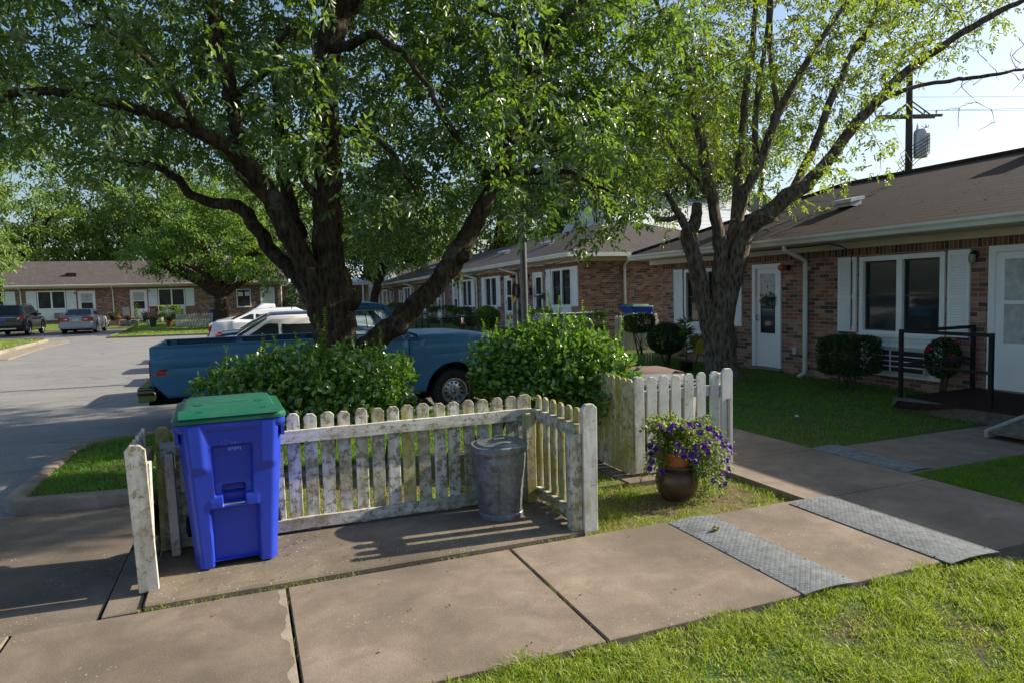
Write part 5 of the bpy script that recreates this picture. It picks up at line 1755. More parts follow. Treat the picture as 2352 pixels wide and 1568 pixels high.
# lids of two carts inside the enclosure
g1 = make_bin('wheeled_bin', 'wheeled bin with dusty brown lid showing over the shorter picket fence', 'wheeled bins in the fence enclosure', False, 'brownlid' if 'brownlid' in MT else 'clay', 'boxgrey')
MT['brownlid'] = plain('dusty_brown_lid', (.19, .125, .10), .6, vary=.1)
MT['greylid'] = plain('grey_lid', (.22, .22, .24), .45)
for ch in g1.children:
    if ch.name.startswith('lid'): ch.data.materials[0] = MT['brownlid']
g2 = copy_tree(g1)
g2['label'] = 'wheeled bin with smooth grey lid just right of the brown lidded bin'
for ch in g2.children:
    if ch.name.startswith('lid'):
        ch.data = ch.data.copy(); ch.data.materials[0] = MT['greylid']
q1, q2 = P(1475, 862, 7.9), P(1512, 872, 7.2)
g1.location = (float(q1[0]), float(q1[1]), -.16); g1.rotation_euler = (0, 0, R(80)); g1.scale = (1.05, 1.05, .93)
g2.location = (float(q2[0]), float(q2[1]), -.10); g2.rotation_euler = (0, 0, R(75)); g2.scale = (.95, .95, .86)

# ================================================================ galvanised can
tc = thing('trash_can', 'dented galvanised steel trash can with lid in the fence corner', 'trash can', (1.715, 4.725, .028))
TX, TY, TZ = 1.715, 4.725, .028
mb = MB()
prof = [(0, .012), (.158, .012), (.162, .0), (.168, .004), (.168, .035), (.162, .042)]
for k in range(13): prof.append((.162 + .036 * (k + 1) / 13 + (.0012 if k % 2 else 0), .042 + .44 * (k + 1) / 13))
prof += [(.203, .490), (.203, .505), (.196, .508)]
mb.lathe(prof, 48, (TX, TY, TZ))
for i, (x, y, z) in enumerate(mb.v):
    a = math.atan2(y - TY, x - TX)
    h = z - TZ
    if h > .05:
        dent = -.022 * math.exp(-((a + .35) / .16) ** 2) * math.exp(-((h - .27) / .12) ** 2) + .004 * math.sin(a * 5 + h * 12) * (h < .47)
        r_ = math.hypot(x - TX, y - TY)
        mb.v[i] = (TX + (r_ + dent) * math.cos(a), TY + (r_ + dent) * math.sin(a), z)
body = mb.build('body', MT['galv'], tc, smooth=32)
mb = MB(); mb.box(TX - .118, TY - .167, TZ + .05, TX - .108, TY - .16, TZ + .48)
a_ = R(-108)
mb = MB(); mb.tube([(TX + (.168 + .034 * k / 8) * math.cos(R(-113)), TY + (.168 + .034 * k / 8) * math.sin(R(-113)), TZ + .05 + .43 * k / 8) for k in range(9)], .004, 5); mb.build('seam', MT['galv'], body)
for an in (-120, 60):
    a_ = R(an)
    rad = Vector((math.cos(a_), math.sin(a_), 0)); tn = Vector((-math.sin(a_), math.cos(a_), 0))
    c = Vector((TX, TY, TZ + .415)) + rad * .198
    mb = MB()
    mb.tube([c - tn * .034 + rad * .004 + Vector((0, 0, .02)), c - tn * .036 + rad * .016 + Vector((0, 0, -.02)), c - tn * .02 + rad * .024 + Vector((0, 0, -.045)), c + tn * .02 + rad * .024 + Vector((0, 0, -.045)), c + tn * .036 + rad * .016 + Vector((0, 0, -.02)), c + tn * .034 + rad * .004 + Vector((0, 0, .02))], .0055, 6)
    h = mb.build('handle', MT['galv'], tc, smooth=True)
    mb = MB(); mb.beam(c - tn * .042 + Vector((0, 0, .03)), c + tn * .042 + Vector((0, 0, .03)), .006, .045, (0, 0, 1)); mb.build('handle_plate', MT['galv'], h)
mb = MB()
mb.lathe([(.196, .500), (.214, .497), (.216, .502), (.214, .535), (.206, .543), (.19, .541), (.178, .546), (.165, .556), (.150, .555), (.12, .563), (.06, .568), (0, .569)], 48, (TX, TY, TZ))
for i, (x, y, z) in enumerate(mb.v): mb.v[i] = (x, y, z + .006 * math.sin(3 * math.atan2(y - TY, x - TX)) * (math.hypot(x - TX, y - TY) > .1))
lid = mb.build('lid', MT['galv'], tc, smooth=28)
mb = MB()
rows = []
for k in range(9):
    t_ = k / 8
    xx = TX - .06 + .12 * t_
    zz = TZ + .562 + .036 * math.sin(math.pi * t_) ** .5
    rows.append([(xx, TY - .018, zz), (xx, TY + .018, zz), (xx, TY + .018, zz + .004), (xx, TY - .018, zz + .004)])
mb.grid(rows, True); mb.build('lid_handle', MT['galv'], lid)

# ================================================================ flower pot
PX, PY, PZ = 3.262, 4.70, -.05
cp = thing('clay_urn', 'squat dark brown glazed urn standing on the thin grass', 'pot', (PX, PY, PZ))
mb = MB(); mb.lathe([(0, .0), (.105, .0), (.13, .02), (.160, .07), (.172, .13), (.170, .18), (.150, .225), (.132, .245), (.136, .262), (.145, .272), (.14, .285), (.12, .285), (.115, .24), (0, .22)], 40, (PX, PY, PZ))
ub = mb.build('urn_body', MT['clay'], cp, smooth=40)
mb = MB()
for k in range(40):
    a = 2 * math.pi * k / 40
    mb.beam((PX + .147 * math.cos(a), PY + .147 * math.sin(a), PZ + .228), (PX + .140 * math.cos(a + .09), PY + .140 * math.sin(a + .09), PZ + .243), .010, .012)
mb.build('rope_band', MT['clay'], ub)
for s in (-1, 1):
    mb = MB(); mb.tube([(PX + s * .150, PY - .02, PZ + .24), (PX + s * .20, PY - .02, PZ + .225), (PX + s * .205, PY - .02, PZ + .18), (PX + s * .165, PY - .02, PZ + .16)], [.016, .015, .015, .016], 7); mb.build('handle', MT['clay'], cp, smooth=True)
tp = thing('terracotta_pot', 'ribbed orange terracotta pot set inside the brown urn', 'pot', (PX, PY, PZ + .27))
mb = MB()
prof = [(0, .225), (.09, .225), (.105, .25), (.118, .30), (.126, .35), (.132, .37), (.140, .375), (.142, .40), (.134, .405), (.126, .40), (.12, .38), (0, .37)]
mb.lathe(prof, 48, (PX, PY, PZ))
for i, (x, y, z) in enumerate(mb.v):
    if PZ + .26 < z < PZ + .36:
        a = math.atan2(y - PY, x - PX); rr_ = 1 + .03 * math.cos(a * 14)
        mb.v[i] = (PX + (x - PX) * rr_, PY + (y - PY) * rr_, z)
mb.build('pot_body', MT['terra'], tp, smooth=40)
pt = thing('petunia_plant', 'trailing purple petunias spilling from the terracotta pot', 'flowering plant', (PX, PY, PZ + .40))
stems = MB(); lb, ldir, lnn = [], [], []
tips = []
for k in range(210):
    a = random.uniform(0, 2 * math.pi)
    reach = random.uniform(.10, .34) * (1.25 if math.cos(a) > .1 else .95)
    da_ = abs((a - R(-122) + math.pi) % (2 * math.pi) - math.pi)
    drop = random.uniform(-.20, .30 if da_ > .8 else .04) + (.26 if math.cos(a) > .1 and random.random() < .7 else 0)
    pts = []
    for i in range(7):
        f = i / 6
        pts.append(np.array((PX + math.cos(a) * reach * f ** .8 + random.uniform(-.01, .01), PY + math.sin(a) * reach * .85 * f ** .8 + random.uniform(-.01, .01),
                             PZ + .39 + .20 * math.sin(f * 2.2) * (1 if drop < .1 else .6) - max(0, drop) * f * f * 1.25 - min(0, drop) * f * .55)))
    for q in pts: q[2] = max(q[2], PZ + .03)
    stems.tube(pts, [.003, .003, .0025, .0025, .002, .0018, .0015], 4, False)
    tips.append(pts[-1]); 
    for i in range(1, 7):
        for j in range(7):
            q = pts[i] + (pts[i - 1] - pts[i]) * random.random()
            lb.append(q); d_ = rdirs(1)[0]; d_[2] -= .1; ldir.append(d_); lnn.append(rdirs(1)[0] * .6 + np.array((0, 0, 1)))
Zf = lambda x, y: ((2300 + x * .5102) * .5742, (1350 + y * .5102) * .5742)
fl_px = [(590, 850), (597, 905), (600, 968), (585, 1025), (682, 1050), (665, 690), (690, 715), (738, 715), (752, 742), (770, 690), (838, 705), (888, 678), (920, 695), (965, 680), (978, 740),
         (805, 832), (800, 905), (842, 885), (855, 928), (912, 930), (938, 905), (945, 965), (952, 858), (1008, 845), (1052, 820), (1040, 893), (1050, 705), (1075, 728), (1110, 765), (1140, 790), (1165, 840),
         (1195, 815), (1215, 860), (1215, 930), (1190, 965), (1205, 1030), (1085, 1120), (1177, 1145), (1160, 1075), (978, 932), (640, 870), (1137, 1160), (1130, 745), (1230, 900)]
fl_pts = []
for (x, y) in fl_px:
    dxy = ((x - 900) / 330.0)
    fl_pts.append(P(*Zf(x, y), 5.54 - .27 * (1 - min(1, dxy * dxy)) + random.uniform(-.04, .10)))
extra = fl_pts + [P(*Zf(x + random.uniform(-40, 40), y + random.uniform(-40, 40)), random.uniform(5.40, 5.65)) for x, y in ((1000, 1000), (1050, 1040), (1090, 960), (1120, 1000), (1150, 930), (1100, 1080), (1150, 1020), (1060, 1100), (1010, 1060), (1180, 900), (1120, 880), (1080, 900), (650, 950), (640, 1000), (690, 900), (700, 1000), (660, 820), (620, 780), (1040, 960), (1000, 930), (1130, 1120), (1090, 1020), (1170, 980))]
for c in extra:
    s0 = np.array((PX, PY, PZ + .39)) + rng.normal(size=3) * .03
    m0 = (s0 + c) / 2 + np.array((0, 0, .10))
    path = [s0 * (1 - f) ** 2 + 2 * m0 * f * (1 - f) + c * f * f for f in np.linspace(0, .97, 8)]
    stems.tube(path, .0022, 4, False)
    for i in range(2, 8):
        for j in range(7):
            q = path[i] + rng.normal(size=3) * .022
            lb.append(q); d_ = rdirs(1)[0]; d_[2] -= .1; ldir.append(d_); lnn.append(rdirs(1)[0] * .6 + np.array((0, -.2, 1)))
stems.build('stems', MT['stem'] if False else plain('green_stems', (.16, .18, .06), .7), pt, fix=False)
o = ovals('foliage', lb, ldir, lnn, rng.uniform(.018, .042, len(lb)), rng.uniform(.009, .021, len(lb)), MT['petleaf'], pt)
# papery dry stems in the middle
m_ = MB()
for k in range(60):
    a = random.uniform(0, 6.28); r0 = random.uniform(0, .09)
    p0 = (PX + r0 * math.cos(a), PY + r0 * math.sin(a), PZ + .39); m_.tube([p0, (p0[0] + random.uniform(-.05, .05), p0[1] + random.uniform(-.05, .05), PZ + .45), (p0[0] + random.uniform(-.1, .1), p0[1] + random.uniform(-.1, .1), PZ + random.uniform(.43, .53))], .0018, 3, False)
m_.build('dry_stems', MT['leafdry'], pt, fix=False)


def trumpet(parent, c, d, r, mat, name='flower'):
    d = Vector(d).normalized()
    s = d.cross(Vector((0, 0, 1)));
    if s.length < .1: s = d.cross(Vector((1, 0, 0)))
    s.normalize(); u = s.cross(d)
    c = Vector(c)
    mb = MB()
    n = 10
    rows = []
    for rr_, h in ((.12, -.75), (.22, -.3), (.5, -.06), (1.0, .05), (1.02, -.04)):
        ring = []
        for k in range(n):
            a = 2 * math.pi * k / n
            w_ = 1 + (.13 * math.cos(5 * a) if rr_ > .4 else 0)
            ring.append(c + (s * math.cos(a) + u * math.sin(a)) * (r * rr_ * w_) + d * (r * h + (.12 * r * math.sin(5 * a + 1) if rr_ > .8 else 0)))
        rows.append(ring)
    mb.grid(rows, True)
    mb.cap(rows[0])
    return mb.build(name, mat, parent, smooth=True, fix=False)


for c in fl_pts:
    out = Vector((c[0] - PX, c[1] - PY, (c[2] - (PZ + .3)) * .8)) + Vector((-.1, -.35, .05)) + Vector((random.uniform(-.2, .2), random.uniform(-.2, .2), random.uniform(-.2, .2)))
    trumpet(pt, c, out, random.uniform(.024, .031), MT['petal'])

# ================================================================ tread plates over the walk
def tread(label, x0, x1, y0, y1, z=.0, hgt=.013, bolts=True):
    t = thing('tread_plate', label, 'ramp plate', ((x0 + x1) / 2, (y0 + y1) / 2, z), 'steel tread plates bridging the walk joints')
    prof = lambda f: z + .005 + hgt * (math.sin(math.pi * min(1, max(0, f))) ** .9)
    mb = MB()
    N = 16
    top = [[(x0 + (x1 - x0) * i / N, y, prof(i / N)) for i in range(N + 1)] for y in (y0, (y0 + y1) / 2, y1)]
    bot = [[(p[0], p[1], p[2] - .005) for p in r] for r in top]
    mb.grid(top); mb.grid(bot)
    for a, b in ((top[0], bot[0]), (top[-1], bot[-1])): mb.grid([a, b])
    mb.quad(top[0][0], top[-1][0], bot[-1][0], bot[0][0]); mb.quad(top[0][-1], top[-1][-1], bot[-1][-1], bot[0][-1])
    mb.build('plate', MT['plate'], t)
    lz = MB()
    nx, ny = int((x1 - x0) / .020), int((y1 - y0) / .020)
    for i in range(nx):
        for j in range(ny):
            xx, yy = x0 + .010 + i * .020, y0 + .010 + j * .020
            if xx > x1 - .008 or yy > y1 - .008: continue
            f = (xx - x0) / (x1 - x0)
            zz = prof(f)
            sl2 = (prof(f + .01) - prof(f - .01)) / (.02 * (x1 - x0))
            a = R(45 if (i + j) % 2 else -45)
            l, w = .0105, .0032
            pts = []
            for (p, q, h) in ((-l, 0, 0), (0, -w, 0), (l, 0, 0), (0, w, 0), (0, 0, .0018)):
                dx_, dy_ = p * math.cos(a) - q * math.sin(a), p * math.sin(a) + q * math.cos(a)
                pts.append((xx + dx_, yy + dy_, zz + dx_ * sl2 + h + .0002))
            lz.add(pts, [(0, 1, 4), (1, 2, 4), (2, 3, 4), (3, 0, 4)])
    lz.build('raised_tread', MT['plate'], t, fix=False)
    if bolts:
        for f in (.035, .965):
            for k in range(5):
                yy = y0 + .1 + (y1 - y0 - .2) * k / 4 + random.uniform(-.03, .03)
                xx = x0 + (x1 - x0) * f
                b = MB(); b.lathe([(.009, 0), (.009, .002), (.006, .004), (0, .005)], 8, (xx, yy, prof(f))); b.build('bolt', MT['plate'], t, smooth=40)
    return t


tread('grey tread plate nearest the flower pot, with rust specks and a dry leaf', 2.76, 3.14, 2.80, 4.09)
tread('grey tread plate across the corner of the two walks', 3.84, 4.27, 2.76, 4.06)
tread('grey tread plate in shade at the start of the porch walk', 5.37, 5.72, 4.29, 5.36)
tread('grey tread plate at the foot of the porch ramp, cut by the right edge', 7.56, 7.92, 4.24, 5.08, .004)

# ================================================================ porch, mat, handrail, ramp
mb = MB(); mb.box(7.97, 3.65, -.1, 9.44, 6.58, .165); mb.box(7.95, 3.6, -.1, 9.44, 3.65, .15)
po = tag(mb.build('porch', MT['wood'], bevel=.01), 'low timber and concrete porch outside the right white door', 'porch')
rows = []
for i in range(15):
    f = i / 14
    x = 7.93 + 1.48 * f
    r = []
    for j in range(13):
        g = j / 12
        y = 4.58 + 1.92 * g
        sag = .0
        if f < .12: sag = .13 * ((.12 - f) / .12) ** 1.2 * ss(.45, .95, g)
        r.append((x - (.05 if f < .08 and g > .6 else 0), y, .176 - sag + .004 * math.sin(9 * g + 5 * f)))
    rows.append(r)
mb = MB(); mb.grid(rows)
o = mb.build('door_mat', MT['mat'], smooth=True); md = o.modifiers.new('t', 'SOLIDIFY'); md.thickness = .008; md.offset = 1
tag(o, 'dark brown outdoor carpet drooping over the porch edge', 'mat')
hr = thing('handrail', 'black square tube handrail on the porch by the right white door', 'handrail', (8.0, 5.9, .17))
P1, P2, P3 = (8.02, 6.50), (8.02, 5.33), (9.40, 6.50)
for (x, y), zt in ((P1, 1.04), (P2, 1.04), (P3, 1.04)):
    mb = MB(); mb.box(x - .023, y - .023, .15, x + .023, y + .023, zt + .02); mb.build('post', MT['black'], hr, bevel=.003)
for z in (1.035, .60):
    w = .042 if z > 1 else .034
    mb = MB(); mb.beam((P1[0], P1[1] - .024, z), (P2[0], P2[1] + .024, z), w, w); mb.build('rail', MT['black'], hr, bevel=.003)
    mb = MB(); mb.beam((P1[0] + .024, P1[1], z), (P3[0] - .024, P3[1], z), w, w); mb.build('rail', MT['black'], hr, bevel=.003)
rp = thing('wooden_ramp', 'grey timber ramp rising from the walk to the porch, at the right edge', 'ramp', (7.7, 4.9, 0))
mb = MB(); mb.prism([(7.30, .055), (7.30, .075), (7.99, .19), (7.99, .165)], 3.72, 4.86, 'y'); mb.build('deck', MT['wood'], rp)
for y in (3.70, 4.865):
    mb = MB(); mb.prism([(7.28, .01), (7.28, .09), (7.985, .21), (7.985, .01)], y, y + .035, 'y'); mb.build('side_board', MT['fencegrey'], rp)

# ================================================================ poles
q = P(1206, 740, 17.5)
lp = thing('light_pole', 'tall dark grey steel lamp pole rising behind the right hedge', 'light pole', (float(q[0]), float(q[1]), 0), 'steel lamp poles')
mb = MB(); mb.tube([(q[0], q[1], 0), (q[0], q[1], 4), (q[0], q[1], 8.4)], [.092, .078, .06], 16); mb.build('shaft', MT['polesteel'], lp, smooth=40)
mb = MB(); mb.box(q[0] - .17, q[1] - .17, -.05, q[0] + .17, q[1] + .17, .04); mb.lathe([(.15, .04), (.15, .12), (.10, .18)], 16, (q[0], q[1], 0)); mb.build('base_plate', MT['polesteel'], lp)
mb = MB(); mb.tube([(q[0], q[1], 8.3), (q[0] - .8, q[1], 8.6)], .03, 8); mb.box(q[0] - 1.3, q[1] - .13, 8.52, q[0] - .7, q[1] + .13, 8.66); mb.build('lamp_head', MT['polesteel'], lp)
q = P(832, 692, 37.5)
l2 = copy_tree(lp)
l2['label'] = 'distant pale steel lamp pole seen left of the leaning stem'
l2.location = (float(q[0]), float(q[1]), -.05)

q = P(2087, 398, 32.0)
ux0, uy0 = float(q[0]), float(q[1])
up_ = thing('utility_pole', 'dark wooden utility pole with transformer behind the right roof', 'utility pole', (ux0, uy0, 0))
mb = MB(); mb.tube([(ux0, uy0, 0), (ux0, uy0, 6), (ux0 - .02, uy0, 11.3)], [.19, .165, .135], 12); mb.build('shaft', MT['polewood'], up_, smooth=40)
rv = Vector((float(rt[0]), float(rt[1]), 0)).normalized(); fv = Vector((-rv.y, rv.x, 0))
U = Vector((ux0, uy0, 0))
def ul(a, z, b=0.0): return U + rv * a - fv * b * -1 + Vector((0, 0, z))
for b in (-.16, .16):
    mb = MB(); mb.beam(ul(-1.55 + (.1 if b > 0 else 0), 9.32, b), ul(1.42 - (.15 if b > 0 else 0), 9.30, b), .09, .11); mb.build('crossarm', MT['wood'], up_)
for s in (-1, 1):
    for b in (-.16, .16):
        mb = MB(); mb.beam(ul(0, 9.98, b), ul(s * .85, 9.36, b), .04, .05); mb.build('brace', MT['wood'], up_)
tr = MB(); tc_ = ul(.52, 0, -.05)
tr.lathe([(0, 7.42), (.28, 7.42), (.30, 7.46), (.31, 7.7), (.31, 8.52), (.29, 8.62), (.24, 8.70), (0, 8.72)], 24, (tc_.x, tc_.y, 0))
tro = tr.build('transformer', MT['tank'], up_, smooth=35)
mb = MB()
for k in range(9):
    a = -2.6 + k * .3
    mb.beam((tc_.x + .32 * math.cos(a), tc_.y + .32 * math.sin(a), 7.6), (tc_.x + .32 * math.cos(a), tc_.y + .32 * math.sin(a), 8.5), .02, .03)
mb.build('cooling_fins', MT['tank'], tro)
for a in (.35, .75):
    mb = MB(); mb.lathe([(0, 0), (.05, 0), (.06, .08), (.035, .1), (.05, .16), (.02, .2), (.02, .28), (0, .28)], 10, tuple(ul(a, 8.70, -.05))); mb.build('bushing', MT['white'], tro, smooth=40)
mb = MB()
for k in range(6):
    z = 8.35 - k * .16
    mb.tube([ul(.78, 8.5 - k * .05, -.3), ul(.72, z, -.42), ul(.2, z - .3, -.42), ul(-.25, z - .55 - .05 * k, -.25), ul(-.45 - .05 * k, z - .75 - .1 * k, -.1), ul(-.30, z - 1.0 - .1 * k, 0), ul(-.12, 6.9, -.1), ul(-.1, 5.5, -.1)], .016, 5)
mb.tube([ul(.8, 8.62, -.05), ul(.85, 8.9, -.1), ul(.70, 8.75, -.1), ul(.5, 8.85, -.1)], .014, 5)
mb.build('service_cable', MT['cable'], up_)
for a in (-1.3, -.6, .7, 1.25):
    mb = MB(); mb.lathe([(0, 0), (.025, 0), (.025, .1), (.06, .12), (.03, .16), (.05, .2), (0, .22)], 8, tuple(ul(a, 9.37, 0))); mb.build('insulator', MT['tank'], up_)
mb = MB(); mb.tube([ul(-1.1, 9.2, .1), ul(-1.0, 9.5, .1), ul(-.85, 9.55, .1)], .05, 6); mb.build('fuse_cutout', MT['white'], up_)
mb = MB()
def wire(a, b, sag, n=14):
    a, b = Vector(a), Vector(b)
    return [a + (b - a) * (k / n) - Vector((0, 0, sag * 4 * (k / n) * (1 - k / n))) for k in range(n + 1)]
mb.tube(wire(ul(1.25, 9.58), U + Vector((34, -16, 11.5)), .8), .008, 4); mb.tube(wire(ul(.7, 9.58), U + Vector((34, -17, 10.6)), .8), .008, 4)
mb.tube(wire(ul(0, 10.2), U + Vector((30, -22, 9.0)), .6), .007, 4); mb.tube(wire(ul(-.9, 9.2), U + Vector((-8.0, -7.5, 4.4)), .3), .007, 4); mb.tube(wire(ul(-1.3, 9.58), U + Vector((-30, 22, 12)), .8), .009, 4)
mb.build('overhead_wire', MT['cable'], up_)

# ================================================================ things by the middle row
q = P(1318, 760, 16.5)
ub_ = thing('utility_cabinet', 'long grey metal utility cabinet in front of the middle brick row', 'cabinet', (float(q[0]), float(q[1]), 0))
mb = MB(); mb.box(q[0] - .62, q[1], 0, q[0] + .55, q[1] + .6, 1.10); cbn = mb.build('cabinet_body', MT['boxgrey'], ub_, bevel=.015)
mb = MB(); mb.box(q[0] - .66, q[1] - .03, 1.105, q[0] + .59, q[1] + .64, 1.135); mb.build('lid', MT['boxgrey'], ub_, bevel=.01)
mb = MB(); mb.box(q[0] + .06, q[1] - .012, .55, q[0] + .5, q[1] - .002, .70); mb.build('notice', MT['paper'], ub_)
mb = MB(); mb.box(q[0] + .12, q[1] - .018, .60, q[0] + .44, q[1] - .012, .70); mb.build('blue_sticker', plain('blue_sticker', (.03, .08, .42), .5), ub_)
mr = thing('handrail', 'thin black pipe handrail beside the middle walk', 'handrail', (5.85, 19.2, 0))
mb = MB(); mb.tube([(5.34, 19.38, 0), (5.34, 19.38, .97), (6.35, 18.99, 1.03), (6.35, 18.99, 0)], .028, 8); mb.build('hoop', MT['black'], mr, smooth=40)
mr2 = thing('handrail', 'black pipe railing with three posts along the landing beyond the first handrail', 'handrail', (6.9, 25, 0))
for k in range(3):
    a = P((1450 + (840 + k * 100) * .2551) * .5742, (1020 + (1120 + k * 10) * .2551) * .5742, 26.0)
    mb = MB(); mb.tube([(a[0], a[1], .0), (a[0], a[1], .98)], .025, 8); mb.build('post', MT['black'], mr2, smooth=40)
    if k == 0: a0 = a
for z in (.96, .5):
    mb = MB(); mb.tube([(a0[0], a0[1], z), (a[0], a[1], z)], .022, 8); mb.build('rail', MT['black'], mr2, smooth=40)
w_ = thing('wreath', 'floral wreath with yellow lilies hanging on the middle brick wall', 'wreath', (9.63, 24.25, 1.6))
mb = MB(); mb.tube([(9.63, 24.22 + .25 * math.cos(a), 1.72 + .34 * math.sin(a)) for a in np.linspace(0, 6.283, 18)], .05, 6); mb.build('wreath_ring', MT['stem'], w_)
for k in range(7):
    a = random.uniform(3.4, 6.0); trumpet(w_, (9.55, 24.22 + .2 * math.cos(a), 1.66 + .3 * math.sin(a)), (-1, -.3, .1), .085, plain('lily_petal', (.65, .42, .10), .7) if 'lily_petal' not in bpy.data.materials else bpy.data.materials['lily_petal'])
sd = thing('sun_ornament', 'small rusty sun face ornament on a stake by the middle doors', 'ornament', (8.9, 24, 0))
q = P((1850 + 735 * .2551) * .5742, (1050 + 868 * .2551) * .5742, 24.0)
mb = MB(); mb.lathe([(0, .02), (.10, .02), (.10, 0), (0, 0)], 16, tuple(q), Matrix.Rotation(R(70), 4, 'X'))
for k in range(12):
    a = k * math.pi / 6
    mb.add([(q[0] + .11 * math.cos(a - .15), q[1], q[2] + .11 * math.sin(a - .15)), (q[0] + .11 * math.cos(a + .15), q[1], q[2] + .11 * math.sin(a + .15)), (q[0] + .18 * math.cos(a), q[1] - .01, q[2] + .18 * math.sin(a))], [(0, 1, 2)])
mb.tube([(q[0], q[1] + .02, 0), (q[0], q[1] + .02, q[2])], .008, 5)
sd.location = (float(q[0]), float(q[1]), 0)
mb.build('sun_face', MT['terra'], sd, fix=False)
q = P((1450 + 1570 * .2551) * .5742, (1020 + 1030 * .2551) * .5742, 21.0)
hf = thing('bird_feeder', 'small red hummingbird feeder hanging in front of the clipped bush', 'bird feeder', (float(q[0]), float(q[1]), 0))
mb = MB(); mb.lathe([(0, -.12), (.07, -.12), (.08, -.08), (.03, -.06)], 12, tuple(q)); mb.lathe([(0, .15), (.05, .14), (.05, .10), (0, .10)], 12, tuple(q)); mb.build('feeder_base', plain('feeder_red', (.5, .02, .03), .4), hf)
mb = MB(); mb.lathe([(.035, -.07), (.04, .1)], 12, tuple(q)); mb.build('bottle', MT['clear'], hf)
mb = MB(); mb.tube([tuple(q + np.array((0, 0, .14))), tuple(q + np.array((0, 0, .38))), tuple(q + np.array((.14, 0, .5))), (q[0] + .28, q[1], q[2] + .35), (q[0] + .28, q[1], 0)], .008, 5); mb.build('hook', MT['black'], hf)

# birdhouse on a stake by the right tree
q = P((2400 + 690 * .5742) * .5742, (700 + 1195 * .5742) * .5742, 14.6)
bh = thing('birdhouse', 'small yellow birdhouse on a stake left of the right tree trunk', 'birdhouse', (float(q[0]), float(q[1]), 0))
mb = MB(); mb.prism([(q[0] - .1, q[2] - .14), (q[0] + .12, q[2] - .14), (q[0] + .12, q[2] + .08), (q[0] + .01, q[2] + .17), (q[0] - .1, q[2] + .08)], q[1] - .08, q[1] + .08, 'y'); mb.build('box', plain('yellow_paint', (.50, .36, .03), .6), bh)
mb = MB(); mb.beam((q[0] - .15, q[1], q[2] + .06), (q[0] + .01, q[1], q[2] + .2), .22, .015, (0, 1, 0)); mb.beam((q[0] + .17, q[1], q[2] + .06), (q[0] + .01, q[1], q[2] + .2), .22, .015, (0, 1, 0)); mb.build('roof', plain('olive_roof', (.2, .2, .03), .7), bh)
mb = MB(); mb.tube([(q[0] - .12, q[1], 0), (q[0] - .02, q[1], q[2] - .14)], .014, 5); mb.build('stake', MT['stem'], bh)
q = P((2400 + 340 * .5742) * .5742, (700 + 1270 * .5742) * .5742, 15.2)
wc = thing('wind_chime', 'slim garden wind chime stand on the lawn between the clipped bushes', 'wind chime', (float(q[0]), float(q[1]), 0))
mb = MB()
for dx_ in (-.07, 0, .07): mb.tube([(q[0] + dx_, q[1], .03), (q[0] + dx_, q[1], .42)], .009, 5)
mb.build('tubes', MT['alloy'], wc)
mb = MB(); mb.tube([(q[0], q[1], .42), (q[0], q[1], .95)], .008, 5); mb.tube([(q[0] + .1 * math.cos(a), q[1], .52 + .1 * math.sin(a)) for a in np.linspace(0, 6.28, 14)], .007, 4); mb.build('frame', MT['black'], wc)
mb = MB(); mb.lathe([(0, -.01), (.06, -.01), (.06, .01), (0, .01)], 12, (q[0], q[1], .95), Matrix.Rotation(R(90), 4, 'X')); mb.build('disc', plain('pinkish_disc', (.3, .2, .2), .6), wc)

# ================================================================ pots on the far landing
def far_pot(label, px, d, hh, r, mat, flower=None, fh=.25, cat='potted plant', zoff=0.0):
    q = P((px[0] * .43556) * .57422, (1000 + px[1] * .43556) * .57422, d)
    hh *= .78; r *= .58; fh *= .72
    t = thing('potted_plant', label, cat, (float(q[0]), float(q[1]), float(q[2])), 'pots in front of the far building')
    mb = MB(); mb.lathe([(0, 0), (r * .72, 0), (r, hh), (r * 1.06, hh), (r * 1.06, hh * .93), (r * .9, hh * .9), (0, hh * .88)], 16, tuple(q)); mb.build('pot', mat, t, smooth=40)
    n = 260
    pts = np.array(q)[None] + np.array((0, 0, hh + fh * .45))[None] + rng.normal(size=(n, 3)) * np.array((r * .55, r * .55, fh * .3))
    leaves('foliage', pts, rdirs(n), rdirs(n) + np.array((0, 0, 1)), .09, .05, MT['shrub'] if flower != 'yellowgreen' else MT['bgleaf'], t)
    if flower and flower != 'yellowgreen':
        n = 60
        pts = np.array(q)[None] + np.array((0, 0, hh + fh * .8))[None] + rng.normal(size=(n, 3)) * np.array((r * .55, r * .55, fh * .14))
        leaves('blossoms', pts, rdirs(n), rdirs(n) + np.array((0, 0, 1)), .09, .08, MT[flower], t)
    return t


LM = lambda n, c: plain(n, c, .6)
far_pot('small tan pot of orange marigolds at the top of the far steps', (1085, 685), 44, .38, .2, LM('tan_pot', (.36, .22, .18)), 'orange', .3)
far_pot('blue patterned pot of orange marigolds on the far landing', (1180, 690), 44, .42, .26, LM('blue_pot', (.18, .27, .36)), 'orange', .35)
far_pot('green pot with a tall feathery yellow green shrub by the far door', (1258, 686), 44, .40, .26, LM('green_pot', (.28, .42, .20)), 'yellowgreen', 1.3)
far_pot('little white pot with bright orange marigolds on the far lawn edge', (1360, 684), 44, .38, .2, LM('ivory_pot', (.70, .64, .55)), 'orange', .3)
far_pot('dark green tub with a dome of salmon pink flowers on the far lawn', (1410, 724), 43, .68, .36, LM('dark_green_tub', (.02, .06, .045)), 'pink', .34)
far_pot('cream pot with a sparse plant below the clipped far bush', (1480, 672), 45, .48, .28, LM('cream_pot', (.70, .60, .44)), None, .3)
far_pot('brick red pot with dark leaves left of the far picket fence', (1562, 719), 43, .52, .34, LM('red_pot', (.28, .06, .04)), None, .45)
far_pot('black tub of dark leaves at the left of the far landing', (1048, 650), 46, .45, .45, MT['black'], None, .35)
